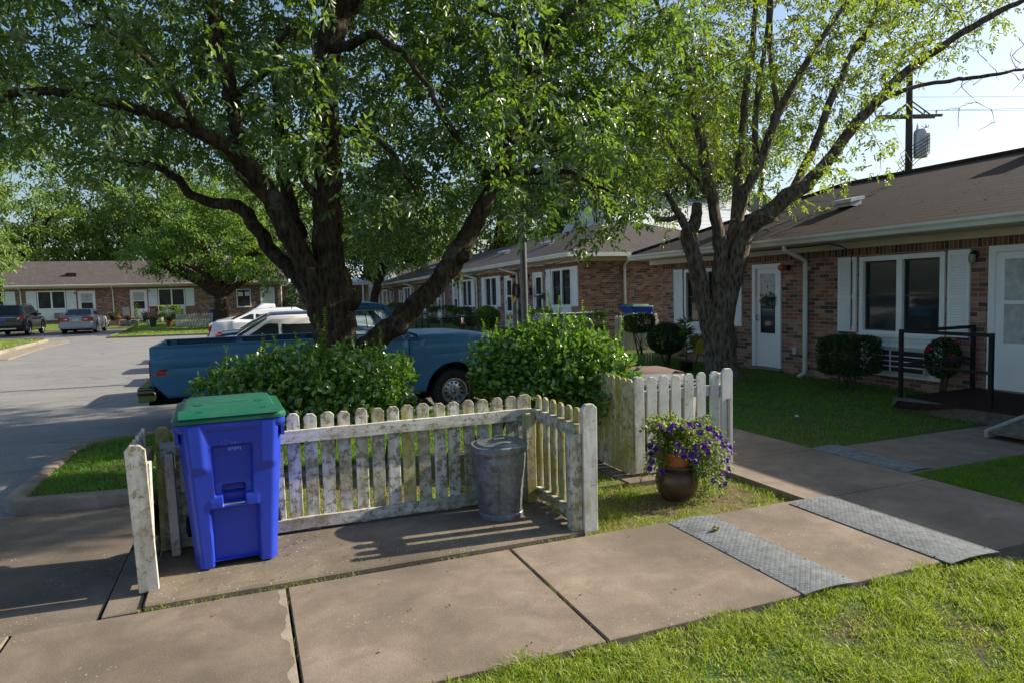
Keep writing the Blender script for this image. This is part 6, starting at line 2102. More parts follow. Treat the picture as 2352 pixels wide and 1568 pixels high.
far_pot('black tub of small flowers right of the far numbered door', (1345, 655), 46, .5, .4, MT['black'], None, .35)
q = P((1412 * .43556) * .57422, (1000 + 640 * .43556) * .57422, 46)
ch = thing('garden_chair', 'small purple and magenta metal chair against the far wall', 'chair', (float(q[0]), float(q[1]), float(q[2])))
CP = plain('magenta_chair_paint', (.13, .025, .10), .6)
x, y, z = map(float, q)
mb = MB(); mb.box(x - .3, y - .25, z + .42, x + .3, y + .25, z + .46); mb.build('seat', CP, ch)
mb = MB(); mb.tube([(x - .3, y + .25, z + .44), (x - .28, y + .3, z + .86), (x + .28, y + .3, z + .86), (x + .3, y + .25, z + .44)], .05, 6); mb.build('backrest', CP, ch)
for dx_ in (-.27, .27):
    for dy_ in (-.22, .22):
        mb = MB(); mb.tube([(x + dx_, y + dy_, z - .02), (x + dx_, y + dy_, z + .43)], .04, 6); mb.build('leg', CP, ch)

# ================================================================ other houses in the distance
hs = thing('house', 'small brick house with pale metal porch roof beside the office wall', 'house', (4, 66, 0))
q0, q1 = P(655, 700, 68), P(760, 690, 68)
x0, y0 = float(q0[0]), float(q0[1])
mb = MB(); mb.box(x0 - 1, y0, -.5, x0 + 9, y0 + 7, 3.1); mb.build('wall', plain('tan_brick', (.34, .25, .20), .85, vary=.3, scale=9), hs)
mb = MB(); mb.prism([(y0 - 2.2, 3.05), (y0 - 2.2, 3.15), (y0 + 3.5, 5.6), (y0 + 8, 3.2), (y0 + 8, 3.1)], x0 - 1.6, x0 + 9.6, 'x')
for k in range(36): mb.beam((x0 - 1.5 + k * .31, y0 - 2.2, 3.17), (x0 - 1.5 + k * .31, y0 + 3.5, 5.62), .05, .05)
mb.build('roof', MT['metalroof'], hs)
mb = MB(); mb.box(x0 - 1.4, y0 - 2.1, 2.85, x0 + 9.4, y0 - 2.0, 3.06); mb.build('porch_beam', MT['white'], hs)
for k in range(3):
    mb = MB(); mb.box(x0 + .9 + k * 3.2, y0 - 2.1, 0, x0 + 1.05 + k * 3.2, y0 - 1.95, 2.86); mb.build('porch_post', MT['white'], hs)
for k in range(3):
    mb = MB(); mb.box(x0 + .2 + k * 2.8, y0 - .06, 1.0, x0 + 1.3 + k * 2.8, y0 - .01, 2.5); wn_ = mb.build('window', MT['white'], hs)
    mb = MB(); mb.box(x0 + .3 + k * 2.8, y0 - .08, 1.1, x0 + 1.2 + k * 2.8, y0 - .062, 2.4); mb.build('pane', MT['glass'], wn_)
    if k == 1:
        mb = MB(); mb.box(x0 - .35 + k * 2.8, y0 - .06, 1.0, x0 + .15 + k * 2.8, y0 - .01, 2.5); mb.build('shutter', MT['black'], hs)
hs.location = (x0, y0, 0)
for ch_ in hs.children: ch_.matrix_parent_inverse = Matrix.Translation(-Vector(hs.location))
q = P(868, 660, 64); q2 = P(985, 660, 64)
x0, y0 = float(q[0]), float(q[1])
h2 = thing('house', 'brown gabled house with satellite dish beyond the far end of the middle row', 'house', (x0, y0, 0))
mb = MB(); mb.prism([(y0, -.5), (y0, 2.6), (y0 + 4, 4.6), (y0 + 8, 2.6), (y0 + 8, -.5)], x0, x0 + 14, 'x'); mb.build('wall', MT['beige'], h2)
mb = MB(); mb.prism([(y0 - .6, 2.45), (y0 - .6, 2.55), (y0 + 4, 5.0), (y0 + 8.6, 2.5), (y0 + 8.6, 2.4), (y0 + 4, 4.85)], x0 - .4, x0 + 14.4, 'x'); mb.build('roof', MT['shingle_far'], h2)
mb = MB(); mb.prism([(x0 + .3, 2.5), (x0 + 2.3, 2.5), (x0 + 1.3, 4.0)], y0 - .8, y0 + .8, 'y'); mb.build('gable', MT['white'], h2)
mb = MB(); mb.lathe([(0, 0), (.3, .05), (.55, .16), (.6, .2)], 18, (x0 + 4.6, y0 + .8, 3.5), Matrix.Rotation(R(65), 4, 'X')); mb.tube([(x0 + 4.6, y0 + .9, 3.0), (x0 + 4.6, y0 + .9, 3.5)], .03, 5); mb.build('satellite_dish', MT['tank'], h2)
h3 = thing('house', 'house with white metal roof above the junction of the two brick rows', 'house', (20, 30, 0))
mb = MB(); mb.prism([(30, -.3), (30, 4.2), (33.5, 6.2), (37, 4.2), (37, -.3)], 18, 23, 'x'); mb.build('wall', MT['white'], h3)
mb = MB(); mb.prism([(28.9, 4.25), (28.9, 4.36), (33.5, 6.9), (38, 4.3), (38, 4.2)], 17.6, 27, 'x')
for k in range(10): mb.box(17.5, 28.95 + k * .46, 4.36 + k * .254, 27, 28.99 + k * .46, 4.41 + k * .254)
mb.build('roof', MT['metalroof'], h3)


# ================================================================ trees
def smooth_path(pts, rad, sub=5, jit=.012):
    pts = np.asarray(pts, float); rad = np.asarray(rad, float)
    n = len(pts)
    out, rr = [], []
    for i in range(n - 1):
        p0, p1, p2, p3 = pts[max(0, i - 1)], pts[i], pts[i + 1], pts[min(n - 1, i + 2)]
        for k in range(sub):
            t = k / sub
            q = .5 * ((2 * p1) + (-p0 + p2) * t + (2 * p0 - 5 * p1 + 4 * p2 - p3) * t * t + (-p0 + 3 * p1 - 3 * p2 + p3) * t ** 3)
            out.append(q + rng.normal(size=3) * jit * (0 if i + k == 0 else 1)); rr.append((rad[i] + (rad[i + 1] - rad[i]) * t) * rng.uniform(.95, 1.06))
    out.append(pts[-1]); rr.append(rad[-1])
    return out, rr


def limb(mb, spec, sub=5, jit=.012, n=12, nodes=None, wob=.10):
    """spec rows: survey x, y, depth, width in survey pixels"""
    pts = [P(x, y, d) for x, y, d, w in spec]
    rad = [w / 2 * d / FPX for x, y, d, w in spec]
    p, r = smooth_path(pts, rad, sub, jit)
    mb.tube(p, r, n, True, wob)
    if nodes is not None: nodes.extend(p)


def sprays(centers, L=.085, W=.03, pairs=3, droop=.55, outward=None):
    """compound leaves: a rachis with paired leaflets and one at the end"""
    n = len(centers)
    r = rdirs(n); r[:, 2] = r[:, 2] * .6 - droop
    if outward is not None: r += outward * .7
    r = unit(r)
    up_ = unit(np.tile([0, 0, 1.0], (n, 1)) + .55 * rng.normal(size=(n, 3)))
    s = unit(np.cross(r, up_)); nn = np.cross(s, r)
    rl = rng.uniform(.12, .22, n)[:, None] * (L / .085)
    B, D, N_, Ls, Ws = [], [], [], [], []
    for j in range(pairs):
        f = (j + .6) / (pairs + .4)
        base = centers + r * rl * f - nn * rl * f * f * .25
        for sg in (-1, 1):
            d = unit(s * sg + r * .75 - np.array([0, 0, .35]) + rng.normal(size=(n, 3)) * .22)
            B.append(base); D.append(d); N_.append(nn + rng.normal(size=(n, 3)) * .35); Ls.append(L * rng.uniform(.75, 1.2, n)); Ws.append(W * rng.uniform(.8, 1.25, n))
    base = centers + r * rl - nn * rl * .25
    B.append(base); D.append(unit(r - np.array([0, 0, .3]) + rng.normal(size=(n, 3)) * .2)); N_.append(nn + rng.normal(size=(n, 3)) * .3); Ls.append(L * rng.uniform(.9, 1.3, n)); Ws.append(W * rng.uniform(.85, 1.25, n))
    return np.concatenate(B), np.concatenate(D), np.concatenate(N_), np.concatenate(Ls), np.concatenate(Ws)


def crown_map(grid, x0, dx, y0, dy, dmin, dmax, per, spread, nspray, exts=(), front=.0):
    """clump centres sampled over the part of the crown that faces the survey point, at real depths"""
    cs = []
    for j, row in enumerate(grid):
        for i, v in enumerate(row):
            k = v / 10.0 * per
            n = int(k) + (random.random() < k - int(k))
            for _ in range(n):
                x = x0 + (i + random.random()) * dx; y = y0 + (j + random.random()) * dy
                d = dmin + (dmax - dmin) * random.betavariate(1.5, 1.5) if (random.random() > front or y > 500) else dmin - random.uniform(.2, 2.4)
                cs.append(P(x, y, d))
    for (c, r, n) in exts:
        for _ in range(n):
            cs.append(np.array(c) + rdirs(1)[0] * np.array(r) * random.random() ** .45)
    cs = np.array(cs)
    m = np.repeat(cs, nspray, axis=0)
    off = rdirs(len(m)) * (rng.uniform(0, 1, len(m)) ** .6)[:, None] * spread
    off[:, 2] *= .75
    return cs, m + off, unit(off + 1e-6)


def twigs(mb, nodes, cs, r0=.011, maxn=3000):
    """join every clump to the nearest wood, growing outward from the limbs"""
    T = [np.array(p) for p in nodes]
    T = np.array(T)
    d = np.array([np.min(np.sum((T - c) ** 2, 1)) for c in cs])
    order = np.argsort(d)
    for i in order[:maxn]:
        c = cs[i]
        dd = np.sum((T - c) ** 2, 1)
        k = int(np.argmin(dd))
        L = math.sqrt(dd[k])
        if L > 2.6: continue
        a = T[k]
        mid = (a + c) / 2 + rng.normal(size=3) * L * .10 + np.array((0, 0, L * .10))
        q1 = (a * .6 + mid * .4) + rng.normal(size=3) * L * .03
        R0 = r0 * (.45 + .55 * min(1.5, L))
        mb.tube([a, q1, mid, (mid + c) / 2 + rng.normal(size=3) * L * .04, c], [R0, R0 * .85, R0 * .7, R0 * .5, R0 * .25], 5, False)
        T = np.vstack([T, mid[None], c[None]])


# ---- big ash in the island -------------------------------------------------
t1b = P(765, 905, 8.8)
ash = thing('ash_tree', 'big many-stemmed ash tree with dark furrowed trunk behind the left hedge', 'tree', (float(t1b[0]), float(t1b[1]), 0.0))
mb = MB(); N1 = []
limb(mb, [(775, 965, 8.8, 160), (772, 900, 8.8, 122), (769, 830, 8.8, 104), (767, 750, 8.8, 98), (761, 680, 8.8, 92), (757, 610, 8.8, 78)], 5, .012, 18, None, .16)
limb(mb, [(758, 700, 8.85, 72), (756, 620, 8.8, 70), (753, 540, 8.75, 66), (751, 450, 8.7, 64), (753, 350, 8.7, 62), (746, 250, 8.7, 60), (750, 150, 8.7, 60), (765, 60, 8.7, 60), (775, 20, 8.7, 58)], 5, .010, 14, N1)
limb(mb, [(772, 60, 8.7, 46), (760, -40, 8.7, 38), (740, -160, 8.6, 30), (730, -300, 8.5, 18)], 4, .015, 10, N1)
limb(mb, [(770, 50, 8.7, 52), (815, -10, 8.6, 44), (880, -100, 8.4, 32), (960, -240, 8.2, 18)], 4, .015, 10, N1)
limb(mb, [(752, 770, 8.75, 60), (740, 715, 8.7, 56), (722, 660, 8.65, 54), (697, 600, 8.6, 52), (664, 533, 8.5, 50), (612, 440, 8.4, 46), (560, 374, 8.2, 40), (490, 322, 8.0, 33), (416, 284, 7.9, 28), (333, 253, 7.7, 25), (250, 238, 7.6, 22), (166, 217, 7.5, 20), (67, 212, 7.4, 18), (0, 230, 7.3, 16), (-120, 260, 7.2, 11)], 5, .012, 12, N1)
limb(mb, [(735, 725, 8.85, 46), (702, 655, 8.9, 40), (645, 598, 9.0, 36), (580, 513, 9.1, 32), (540, 473, 9.2, 28), (450, 457, 9.4, 21), (383, 393, 9.5, 18), (300, 377, 9.6, 14), (233, 367, 9.7, 9), (150, 380, 9.8, 6)], 5, .012, 10, N1)
limb(mb, [(608, 445, 8.5, 40), (560, 390, 8.7, 36), (545, 330, 8.8, 34), (533, 240, 8.9, 32), (515, 150, 9.0, 30), (495, 60, 9.0, 27), (480, -20, 9.0, 24), (470, -150, 9.0, 14)], 5, .012, 10, N1)
limb(mb, [(690, 540, 8.9, 34), (668, 470, 9.1, 30), (650, 380, 9.3, 26), (640, 280, 9.5, 20), (630, 180, 9.6, 14)], 4, .015, 9, N1)
limb(mb, [(800, 880, 8.7, 84), (822, 820, 8.65, 62), (852, 789, 8.6, 53), (890, 757, 8.58, 50), (925, 735, 8.56, 49), (960, 698, 8.58, 48), (1007, 650, 8.6, 47), (1040, 598, 8.65, 50), (1067, 556, 8.7, 46), (1092, 510, 8.75, 41), (1115, 463, 8.8, 38), (1138, 420, 8.9, 35), (1155, 383, 8.95, 33), (1175, 314, 9.0, 31), (1205, 235, 9.0, 32), (1232, 161, 9.0, 32), (1276, 72, 9.0, 29), (1324, 12, 9.0, 25), (1380, -80, 9.0, 18), (1430, -200, 9.0, 10)], 5, .008, 12, N1)
limb(mb, [(1046, 596, 8.62, 32), (1066, 590, 8.52, 30), (1072, 580, 8.47, 26)], 3, .004, 9)
limb(mb, [(808, 705, 8.62, 26), (818, 690, 8.5, 24), (815, 672, 8.46, 22)], 3, .004, 8)
limb(mb, [(1128, 430, 8.9, 22), (1090, 370, 8.8, 18), (1050, 320, 8.7, 14), (1010, 260, 8.6, 9)], 4, .015, 8, N1)
limb(mb, [(755, 470, 8.7, 22), (700, 420, 8.5, 16), (690, 360, 8.4, 12)], 3, .015, 8, N1)
limb(mb, [(755, 120, 8.6, 26), (850, 80, 8.0, 20), (920, 120, 7.7, 15), (1000, 230, 7.5, 11), (1060, 330, 7.4, 7)], 4, .02, 8, N1)
limb(mb, [(1140, 405, 8.9, 20), (1230, 390, 8.4, 16), (1320, 400, 8.1, 11), (1400, 440, 7.9, 7)], 4, .02, 8, N1)
limb(mb, [(752, 330, 8.6, 20), (830, 300, 8.0, 15), (900, 360, 7.6, 11), (960, 450, 7.4, 7)], 4, .02, 8, N1)
limb(mb, [(470, 312, 8.0, 20), (400, 200, 7.7, 15), (300, 110, 7.4, 11), (180, 40, 7.2, 7)], 4, .02, 8, N1)
limb(mb, [(530, 230, 8.9, 18), (620, 150, 8.7, 13), (660, 60, 8.5, 9)], 4, .02, 8, N1)
limb(mb, [(1245, 125, 9.0, 18), (1180, 60, 8.8, 13), (1100, 20, 8.6, 9)], 4, .02, 8, N1)
tmb1 = mb
G1 = [  # each cell 100 x 80 survey px, from x = -100, y = -80
    [8, 8, 8, 9, 9, 9, 9, 9, 8, 8, 9, 9, 8, 6, 4, 1],
    [7, 7, 5, 9, 10, 10, 10, 9, 6, 9, 10, 9, 7, 6, 4, 1],
    [7, 7, 8, 10, 10, 10, 10, 9, 6, 9, 10, 10, 8, 7, 4, 1],
    [6, 7, 9, 10, 10, 10, 10, 9, 5, 9, 10, 10, 9, 7, 7, 2],
    [4, 6, 5, 9, 10, 10, 10, 9, 6, 10, 9, 8, 9, 8, 9, 4],
    [0, 0, 3, 6, 6, 5, 6, 7, 5, 9, 8, 5, 7, 8, 9, 6],
    [0, 0, 0, 2, 1, 1, 3, 5, 6, 10, 9, 5, 5, 7, 7, 5],
    [0, 0, 0, 0, 0, 0, 1, 2, 5, 9, 8, 3, 0, 1, 2, 2],
    [0, 0, 0, 0, 0, 0, 0, 1, 1, 2, 3, 1, 0, 0, 0, 0]]
cs, sp, ow = crown_map(G1, -100, 100, -80, 80, 9.0, 12.2, 6.2, .40, 19,
                       [((1.0, 9.0, 8.0), (4.8, 4.2, 1.9), 460), ((-4.0, 8.5, 5.6), (2.6, 2.5, 1.6), 110), ((4.6, 9.0, 5.2), (2.2, 2.0, 1.7), 90)], .16)
tmb1.cur = 1; twigs(tmb1, N1, cs, .012)
tmb1.build('trunk', [MT['bark'], MT['bark']], ash, smooth='all', fix=False)
leaves('crown', *sprays(sp, .098, .043, 3, .40, ow), MT['leaf1'], ash)

# ---- second tree in front of the right building ----------------------------
t2b = P(1655, 885, 12.4)
tr2 = thing('ash_tree', 'half bare ash tree with grey cracked stems on the shaded lawn at right', 'tree', (float(t2b[0]), float(t2b[1]), 0.0))
mb = MB(); N2 = []
limb(mb, [(1664, 915, 12.3, 104), (1660, 880, 12.3, 80), (1655, 820, 12.3, 68), (1652, 770, 12.3, 66), (1650, 725, 12.3, 58), (1652, 690, 12.3, 44)], 4, .01, 16, None, .15)
limb(mb, [(1648, 830, 12.3, 40), (1632, 750, 12.3, 46), (1616, 690, 12.3, 40), (1603, 640, 12.3, 37), (1593, 590, 12.3, 33), (1583, 555, 12.25, 37), (1582, 535, 12.25, 36), (1598, 510, 12.3, 28), (1602, 470, 12.3, 22)], 4, .008, 11, N2)
limb(mb, [(1588, 545, 12.2, 24), (1566, 505, 12.1, 20), (1549, 478, 12.0, 16), (1530, 440, 11.9, 10)], 4, .01, 8, N2)
limb(mb, [(1560, 497, 12.1, 14), (1530, 505, 12.0, 12), (1500, 498, 11.8, 8)], 3, .01, 7, N2)
limb(mb, [(1654, 800, 12.3, 36), (1652, 720, 12.25, 42), (1654, 640, 12.2, 38), (1652, 560, 12.2, 30), (1640, 480, 12.2, 27), (1622, 390, 12.2, 25), (1612, 330, 12.2, 22), (1600, 275, 12.2, 20), (1589, 190, 12.2, 18), (1574, 130, 12.2, 15), (1541, 73, 12.2, 12), (1512, 15, 12.2, 10), (1480, -60, 12.2, 6)], 4, .008, 10, N2)
limb(mb, [(1656, 800, 12.3, 38), (1666, 700, 12.3, 44), (1678, 620, 12.3, 40), (1690, 520, 12.4, 30), (1712, 440, 12.4, 26), (1743, 384, 12.4, 23), (1768, 311, 12.4, 22), (1790, 256, 12.4, 20), (1834, 176, 12.4, 16), (1885, 92, 12.4, 14), (1951, 0, 12.4, 12), (2010, -80, 12.4, 7)], 4, .008, 10, N2)
limb(mb, [(1788, 262, 12.4, 14), (1775, 190, 12.3, 12), (1769, 110, 12.3, 11), (1772, 10, 12.3, 9), (1775, -70, 12.3, 6)], 4, .008, 8, N2)
limb(mb, [(1740, 390, 12.5, 16), (1735, 300, 12.5, 14), (1745, 180, 12.5, 12), (1760, 80, 12.5, 9), (1768, -30, 12.5, 6)], 4, .008, 8, N2)
limb(mb, [(1668, 700, 12.4, 20), (1686, 560, 12.75, 22), (1694, 430, 13.0, 19), (1706, 300, 13.1, 18), (1718, 180, 13.2, 16), (1730, 90, 13.2, 13), (1738, -30, 13.2, 9)], 4, .01, 9, N2)
limb(mb, [(1658, 780, 12.3, 36), (1676, 670, 12.2, 42), (1708, 540, 12.1, 42), (1735, 510, 12.0, 42), (1776, 483, 11.9, 40), (1812, 450, 11.8, 36), (1853, 425, 11.7, 30), (1912, 357, 11.6, 27), (1968, 284, 11.5, 24), (2023, 223, 11.4, 22), (2073, 173, 11.3, 20), (2146, 120, 11.2, 18), (2219, 70, 11.1, 15), (2290, 30, 11.0, 13), (2352, 0, 10.9, 11), (2440, -50, 10.8, 7)], 4, .008, 11, N2)
limb(mb, [(2010, 240, 11.4, 13), (2061, 214, 11.35, 11), (2132, 193, 11.3, 10), (2200, 183, 11.2, 9), (2263, 176, 11.1, 8), (2328, 164, 11.0, 6), (2400, 150, 10.9, 4)], 4, .008, 7, N2)
limb(mb, [(1815, 452, 11.8, 22), (1842, 392, 12.0, 20), (1877, 322, 12.1, 18), (1906, 235, 12.2, 17), (1932, 182, 12.2, 15), (1962, 111, 12.3, 13), (2003, 55, 12.3, 10), (2040, -30, 12.3, 7)], 4, .008, 9, N2)
limb(mb, [(1960, 120, 12.3, 10), (1985, 90, 12.2, 8), (2020, -10, 12.1, 6)], 3, .01, 6, N2)
limb(mb, [(1600, 275, 12.2, 14), (1560, 205, 12.1, 14), (1500, 210, 12.0, 13), (1440, 205, 11.9, 14), (1430, 212, 11.9, 10)], 4, .008, 8, N2)
limb(mb, [(1545, 205, 12.1, 9), (1560, 150, 12.0, 7), (1600, 130, 12.0, 6), (1660, 125, 12.0, 4)], 4, .01, 6, N2)
limb(mb, [(1640, 470, 12.3, 12), (1590, 400, 12.5, 10), (1555, 360, 12.6, 10), (1530, 300, 12.7, 9), (1500, 245, 12.7, 7), (1440, 160, 12.7, 6), (1400, 90, 12.7, 4)], 4, .01, 7, N2)
limb(mb, [(1330, 95, 12.8, 8), (1380, 120, 12.7, 10), (1440, 145, 12.6, 12), (1500, 185, 12.4, 13), (1570, 215, 12.3, 14)], 4, .01, 7, N2)
tmb2 = mb
G2 = [  # cells 75 x 70 survey px from x = 1375, y = -70
    [6, 7, 7, 8, 8, 7, 7, 7, 8, 8, 7, 6, 4],
    [3, 5, 7, 8, 7, 6, 6, 7, 8, 8, 7, 4, 1],
    [2, 4, 6, 8, 6, 5, 6, 7, 8, 8, 5, 2, 0],
    [4, 6, 7, 8, 6, 4, 6, 6, 6, 2, 0, 0, 0],
    [6, 8, 8, 8, 7, 4, 4, 5, 3, 0, 0, 0, 0],
    [7, 8, 8, 7, 6, 3, 4, 4, 3, 1, 0, 0, 0],
    [6, 7, 6, 5, 3, 3, 3, 2, 1, 0, 0, 0, 0],
    [5, 6, 4, 1, 1, 2, 1, 1, 0, 0, 0, 0, 0],
    [1, 2, 1, 0, 0, 1, 0, 0, 0, 0, 0, 0, 0]]
cs2, sp2, ow2 = crown_map(G2, 1375, 75, -70, 70, 12.2, 15.4, 7.4, .46, 13, [((9.0, 10.0, 9.6), (3.5, 3.5, 1.6), 120), ((10.8, 5.25, 7.3), (2.0, 1.0, .75), 95)], .15)
tmb2.cur = 1; br = tmb2; twigs(br, N2, cs2, .013)
# bare dead twigs
dead = []
for (x, y, d, n, r) in ((2280, 120, 11.1, 26, 1.0), (2240, 240, 11.2, 12, .5), (1430, 130, 12.3, 24, .7), (1650, 430, 12.0, 30, .7), (1700, 330, 12.1, 22, .7), (1570, 560, 12.0, 12, .4), (1760, 520, 11.8, 6, .5), (2120, 60, 11.3, 16, .8)):
    c = P(x, y, d)
    for _ in range(n): dead.append(c + rdirs(1)[0] * r * random.random() ** .5)
twigs(br, N2, np.array(dead), .011)
br.build('trunk', [MT['barkgrey'], MT['twig']], tr2, smooth='all', fix=False)
leaves('crown', *sprays(sp2, .088, .038, 3, .38, ow2), MT['leaf2'], tr2)


# ---- more distant trees ----------------------------------------------------
def tree(label, base, h, crown, mat, nclump=260, nleaf=34, L=.30, trunk_r=.22, name='tree', forks=5, bark='bark', gap=.55, fill=.5):
    """crown: list of (cx, cy, cz, rx, ry, rz) lobes in metres"""
    t = thing(name, label, 'tree', tuple(map(float, base)), 'trees around the parking lot')
    b = np.array(base, float)
    mb = MB(); nodes = []
    top = np.array((crown[0][0], crown[0][1], crown[0][2]))
    fork = b * .55 + np.array((top[0], top[1], b[2])) * .45; fork[2] = b[2] + max(1.2, (top[2] - b[2]) * .38)
    p, r = smooth_path([b - np.array((0, 0, .2)), b + (fork - b) * .5 + rng.normal(size=3) * .06, fork], [trunk_r * 1.35, trunk_r, trunk_r * .85], 4, .02)
    mb.tube(p, r, 10, True, .1); nodes += p
    for k, (cx, cy, cz, rx, ry, rz) in enumerate(crown):
        for q in range(max(1, forks // len(crown) + 1)):
            e = np.array((cx, cy, cz)) + rdirs(1)[0] * np.array((rx, ry, rz)) * .55
            m = (fork + e) / 2 + rng.normal(size=3) * .25 + np.array((0, 0, .25))
            p, r = smooth_path([fork, m, e], [trunk_r * .6, trunk_r * .4, trunk_r * .12], 4, .03)
            mb.tube(p, r, 7, False, .1); nodes += p
    cs = []
    tot = sum(l[3] * l[4] * l[5] for l in crown)
    for (cx, cy, cz, rx, ry, rz) in crown:
        n = int(nclump * (rx * ry * rz) / tot) + 4
        u = rdirs(n) * (fill + (1 - fill) * rng.uniform(0, 1, n) ** .5)[:, None]
        u *= (1 + .16 * np.sin(u[:, :1] * 7 + 2 * u[:, 1:2] * 5) + .12 * np.sin(u[:, 2:] * 9))
        cs.append(np.array((cx, cy, cz)) + u * np.array((rx, ry, rz)))
    cs = np.concatenate(cs)
    twigs(mb, nodes, cs[: min(len(cs), 160)], .03)
    mb.build('trunk', MT[bark], t, smooth='all', fix=False)
    m = np.repeat(cs, nleaf, axis=0)
    off = rdirs(len(m)) * (rng.uniform(0, 1, len(m)) ** .6)[:, None] * gap * np.array((1, 1, .7))
    d = rdirs(len(m)); d[:, 2] -= .4
    leaves('crown', m + off, d, rdirs(len(m)) + np.array((0, 0, 1.1)), L * rng.uniform(.6, 1.25, len(m)), L * .42, MT[mat], t)
    return t


def lobe(x, y, d, rx, rz, ry=None):
    q = P(x, y, d)
    return (float(q[0]), float(q[1]), float(q[2]), rx, ry or rx, rz)


def gbase(x, y, d, z=0.0):
    q = P(x, y, d)
    return (float(q[0]), float(q[1]), z)


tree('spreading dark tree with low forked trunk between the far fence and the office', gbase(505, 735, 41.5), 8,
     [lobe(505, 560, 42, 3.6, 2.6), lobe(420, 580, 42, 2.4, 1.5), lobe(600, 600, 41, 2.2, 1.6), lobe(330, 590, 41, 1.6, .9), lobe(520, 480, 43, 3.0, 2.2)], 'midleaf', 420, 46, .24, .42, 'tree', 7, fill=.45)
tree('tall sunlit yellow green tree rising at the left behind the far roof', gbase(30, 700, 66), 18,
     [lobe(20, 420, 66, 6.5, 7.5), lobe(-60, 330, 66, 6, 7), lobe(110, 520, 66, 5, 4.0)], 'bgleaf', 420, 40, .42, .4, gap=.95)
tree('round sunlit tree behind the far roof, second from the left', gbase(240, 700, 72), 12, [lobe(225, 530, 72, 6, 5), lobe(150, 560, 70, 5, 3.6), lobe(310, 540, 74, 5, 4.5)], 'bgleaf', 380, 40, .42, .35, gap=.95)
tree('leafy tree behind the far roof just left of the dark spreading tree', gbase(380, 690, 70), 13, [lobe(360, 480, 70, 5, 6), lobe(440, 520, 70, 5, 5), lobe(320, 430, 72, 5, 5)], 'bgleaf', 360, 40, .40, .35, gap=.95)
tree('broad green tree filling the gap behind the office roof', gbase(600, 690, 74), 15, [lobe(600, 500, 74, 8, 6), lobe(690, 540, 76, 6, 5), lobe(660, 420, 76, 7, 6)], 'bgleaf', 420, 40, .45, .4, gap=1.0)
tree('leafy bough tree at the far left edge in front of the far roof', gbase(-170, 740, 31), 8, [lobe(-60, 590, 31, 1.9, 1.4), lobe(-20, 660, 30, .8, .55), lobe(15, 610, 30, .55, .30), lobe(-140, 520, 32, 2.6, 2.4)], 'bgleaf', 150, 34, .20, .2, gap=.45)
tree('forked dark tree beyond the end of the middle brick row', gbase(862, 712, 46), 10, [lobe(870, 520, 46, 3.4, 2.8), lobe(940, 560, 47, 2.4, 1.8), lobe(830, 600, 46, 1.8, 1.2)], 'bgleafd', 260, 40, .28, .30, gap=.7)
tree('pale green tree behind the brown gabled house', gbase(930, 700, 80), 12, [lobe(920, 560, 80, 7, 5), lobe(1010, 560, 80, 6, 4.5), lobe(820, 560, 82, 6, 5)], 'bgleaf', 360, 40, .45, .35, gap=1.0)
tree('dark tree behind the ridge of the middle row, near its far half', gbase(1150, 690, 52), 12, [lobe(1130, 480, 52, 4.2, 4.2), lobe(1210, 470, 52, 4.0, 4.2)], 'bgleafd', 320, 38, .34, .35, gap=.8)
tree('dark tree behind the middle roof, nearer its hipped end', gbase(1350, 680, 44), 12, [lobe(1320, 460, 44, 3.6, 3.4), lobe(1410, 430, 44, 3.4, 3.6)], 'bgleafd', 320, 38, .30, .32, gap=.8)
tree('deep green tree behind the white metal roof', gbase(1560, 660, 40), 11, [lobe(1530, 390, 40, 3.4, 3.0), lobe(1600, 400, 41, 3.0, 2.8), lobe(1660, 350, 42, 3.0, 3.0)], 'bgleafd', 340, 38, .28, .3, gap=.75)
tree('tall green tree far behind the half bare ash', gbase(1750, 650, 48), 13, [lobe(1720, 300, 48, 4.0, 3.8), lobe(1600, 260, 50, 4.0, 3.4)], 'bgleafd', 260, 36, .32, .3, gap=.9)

# distant belt of woods as one mass
n = 26000
bx = rng.uniform(-120, 120, n); by = 150 + rng.normal(size=n) * 5 + .0007 * bx ** 2
bz = rng.uniform(0, 1, n) ** .8 * (8 + 2.2 * np.sin(bx * .13) + 1.4 * np.sin(bx * .31 + 1))
o = leaves('woods', np.stack([bx, by, bz], 1), rdirs(n), rdirs(n), rng.uniform(.8, 1.6, n), .9, MT['bgleafd'])
tag(o, 'distant belt of woods low on the horizon', 'woods', kind='stuff')


# ================================================================ hedges and shrubs
def blob_pts(blobs, n, lo=.55):
    w = np.array([b[3] * b[4] + b[4] * b[5] + b[3] * b[5] for b in blobs]); w = w / w.sum()
    P_, N_ = [], []
    for b, f in zip(blobs, w):
        k = int(n * f)
        u = rdirs(k)
        r = (lo + (1 - lo) * rng.uniform(0, 1, k) ** .45)[:, None]
        lump = 1 + .16 * np.sin(u[:, :1] * 9 + u[:, 1:2] * 7) + .12 * np.sin(u[:, 2:] * 13 + 1) + .10 * np.sin(u[:, :1] * 23 + u[:, 2:] * 19)
        P_.append(np.array(b[:3]) + u * r * lump * np.array(b[3:6])); N_.append(u)
    return np.concatenate(P_), np.concatenate(N_)


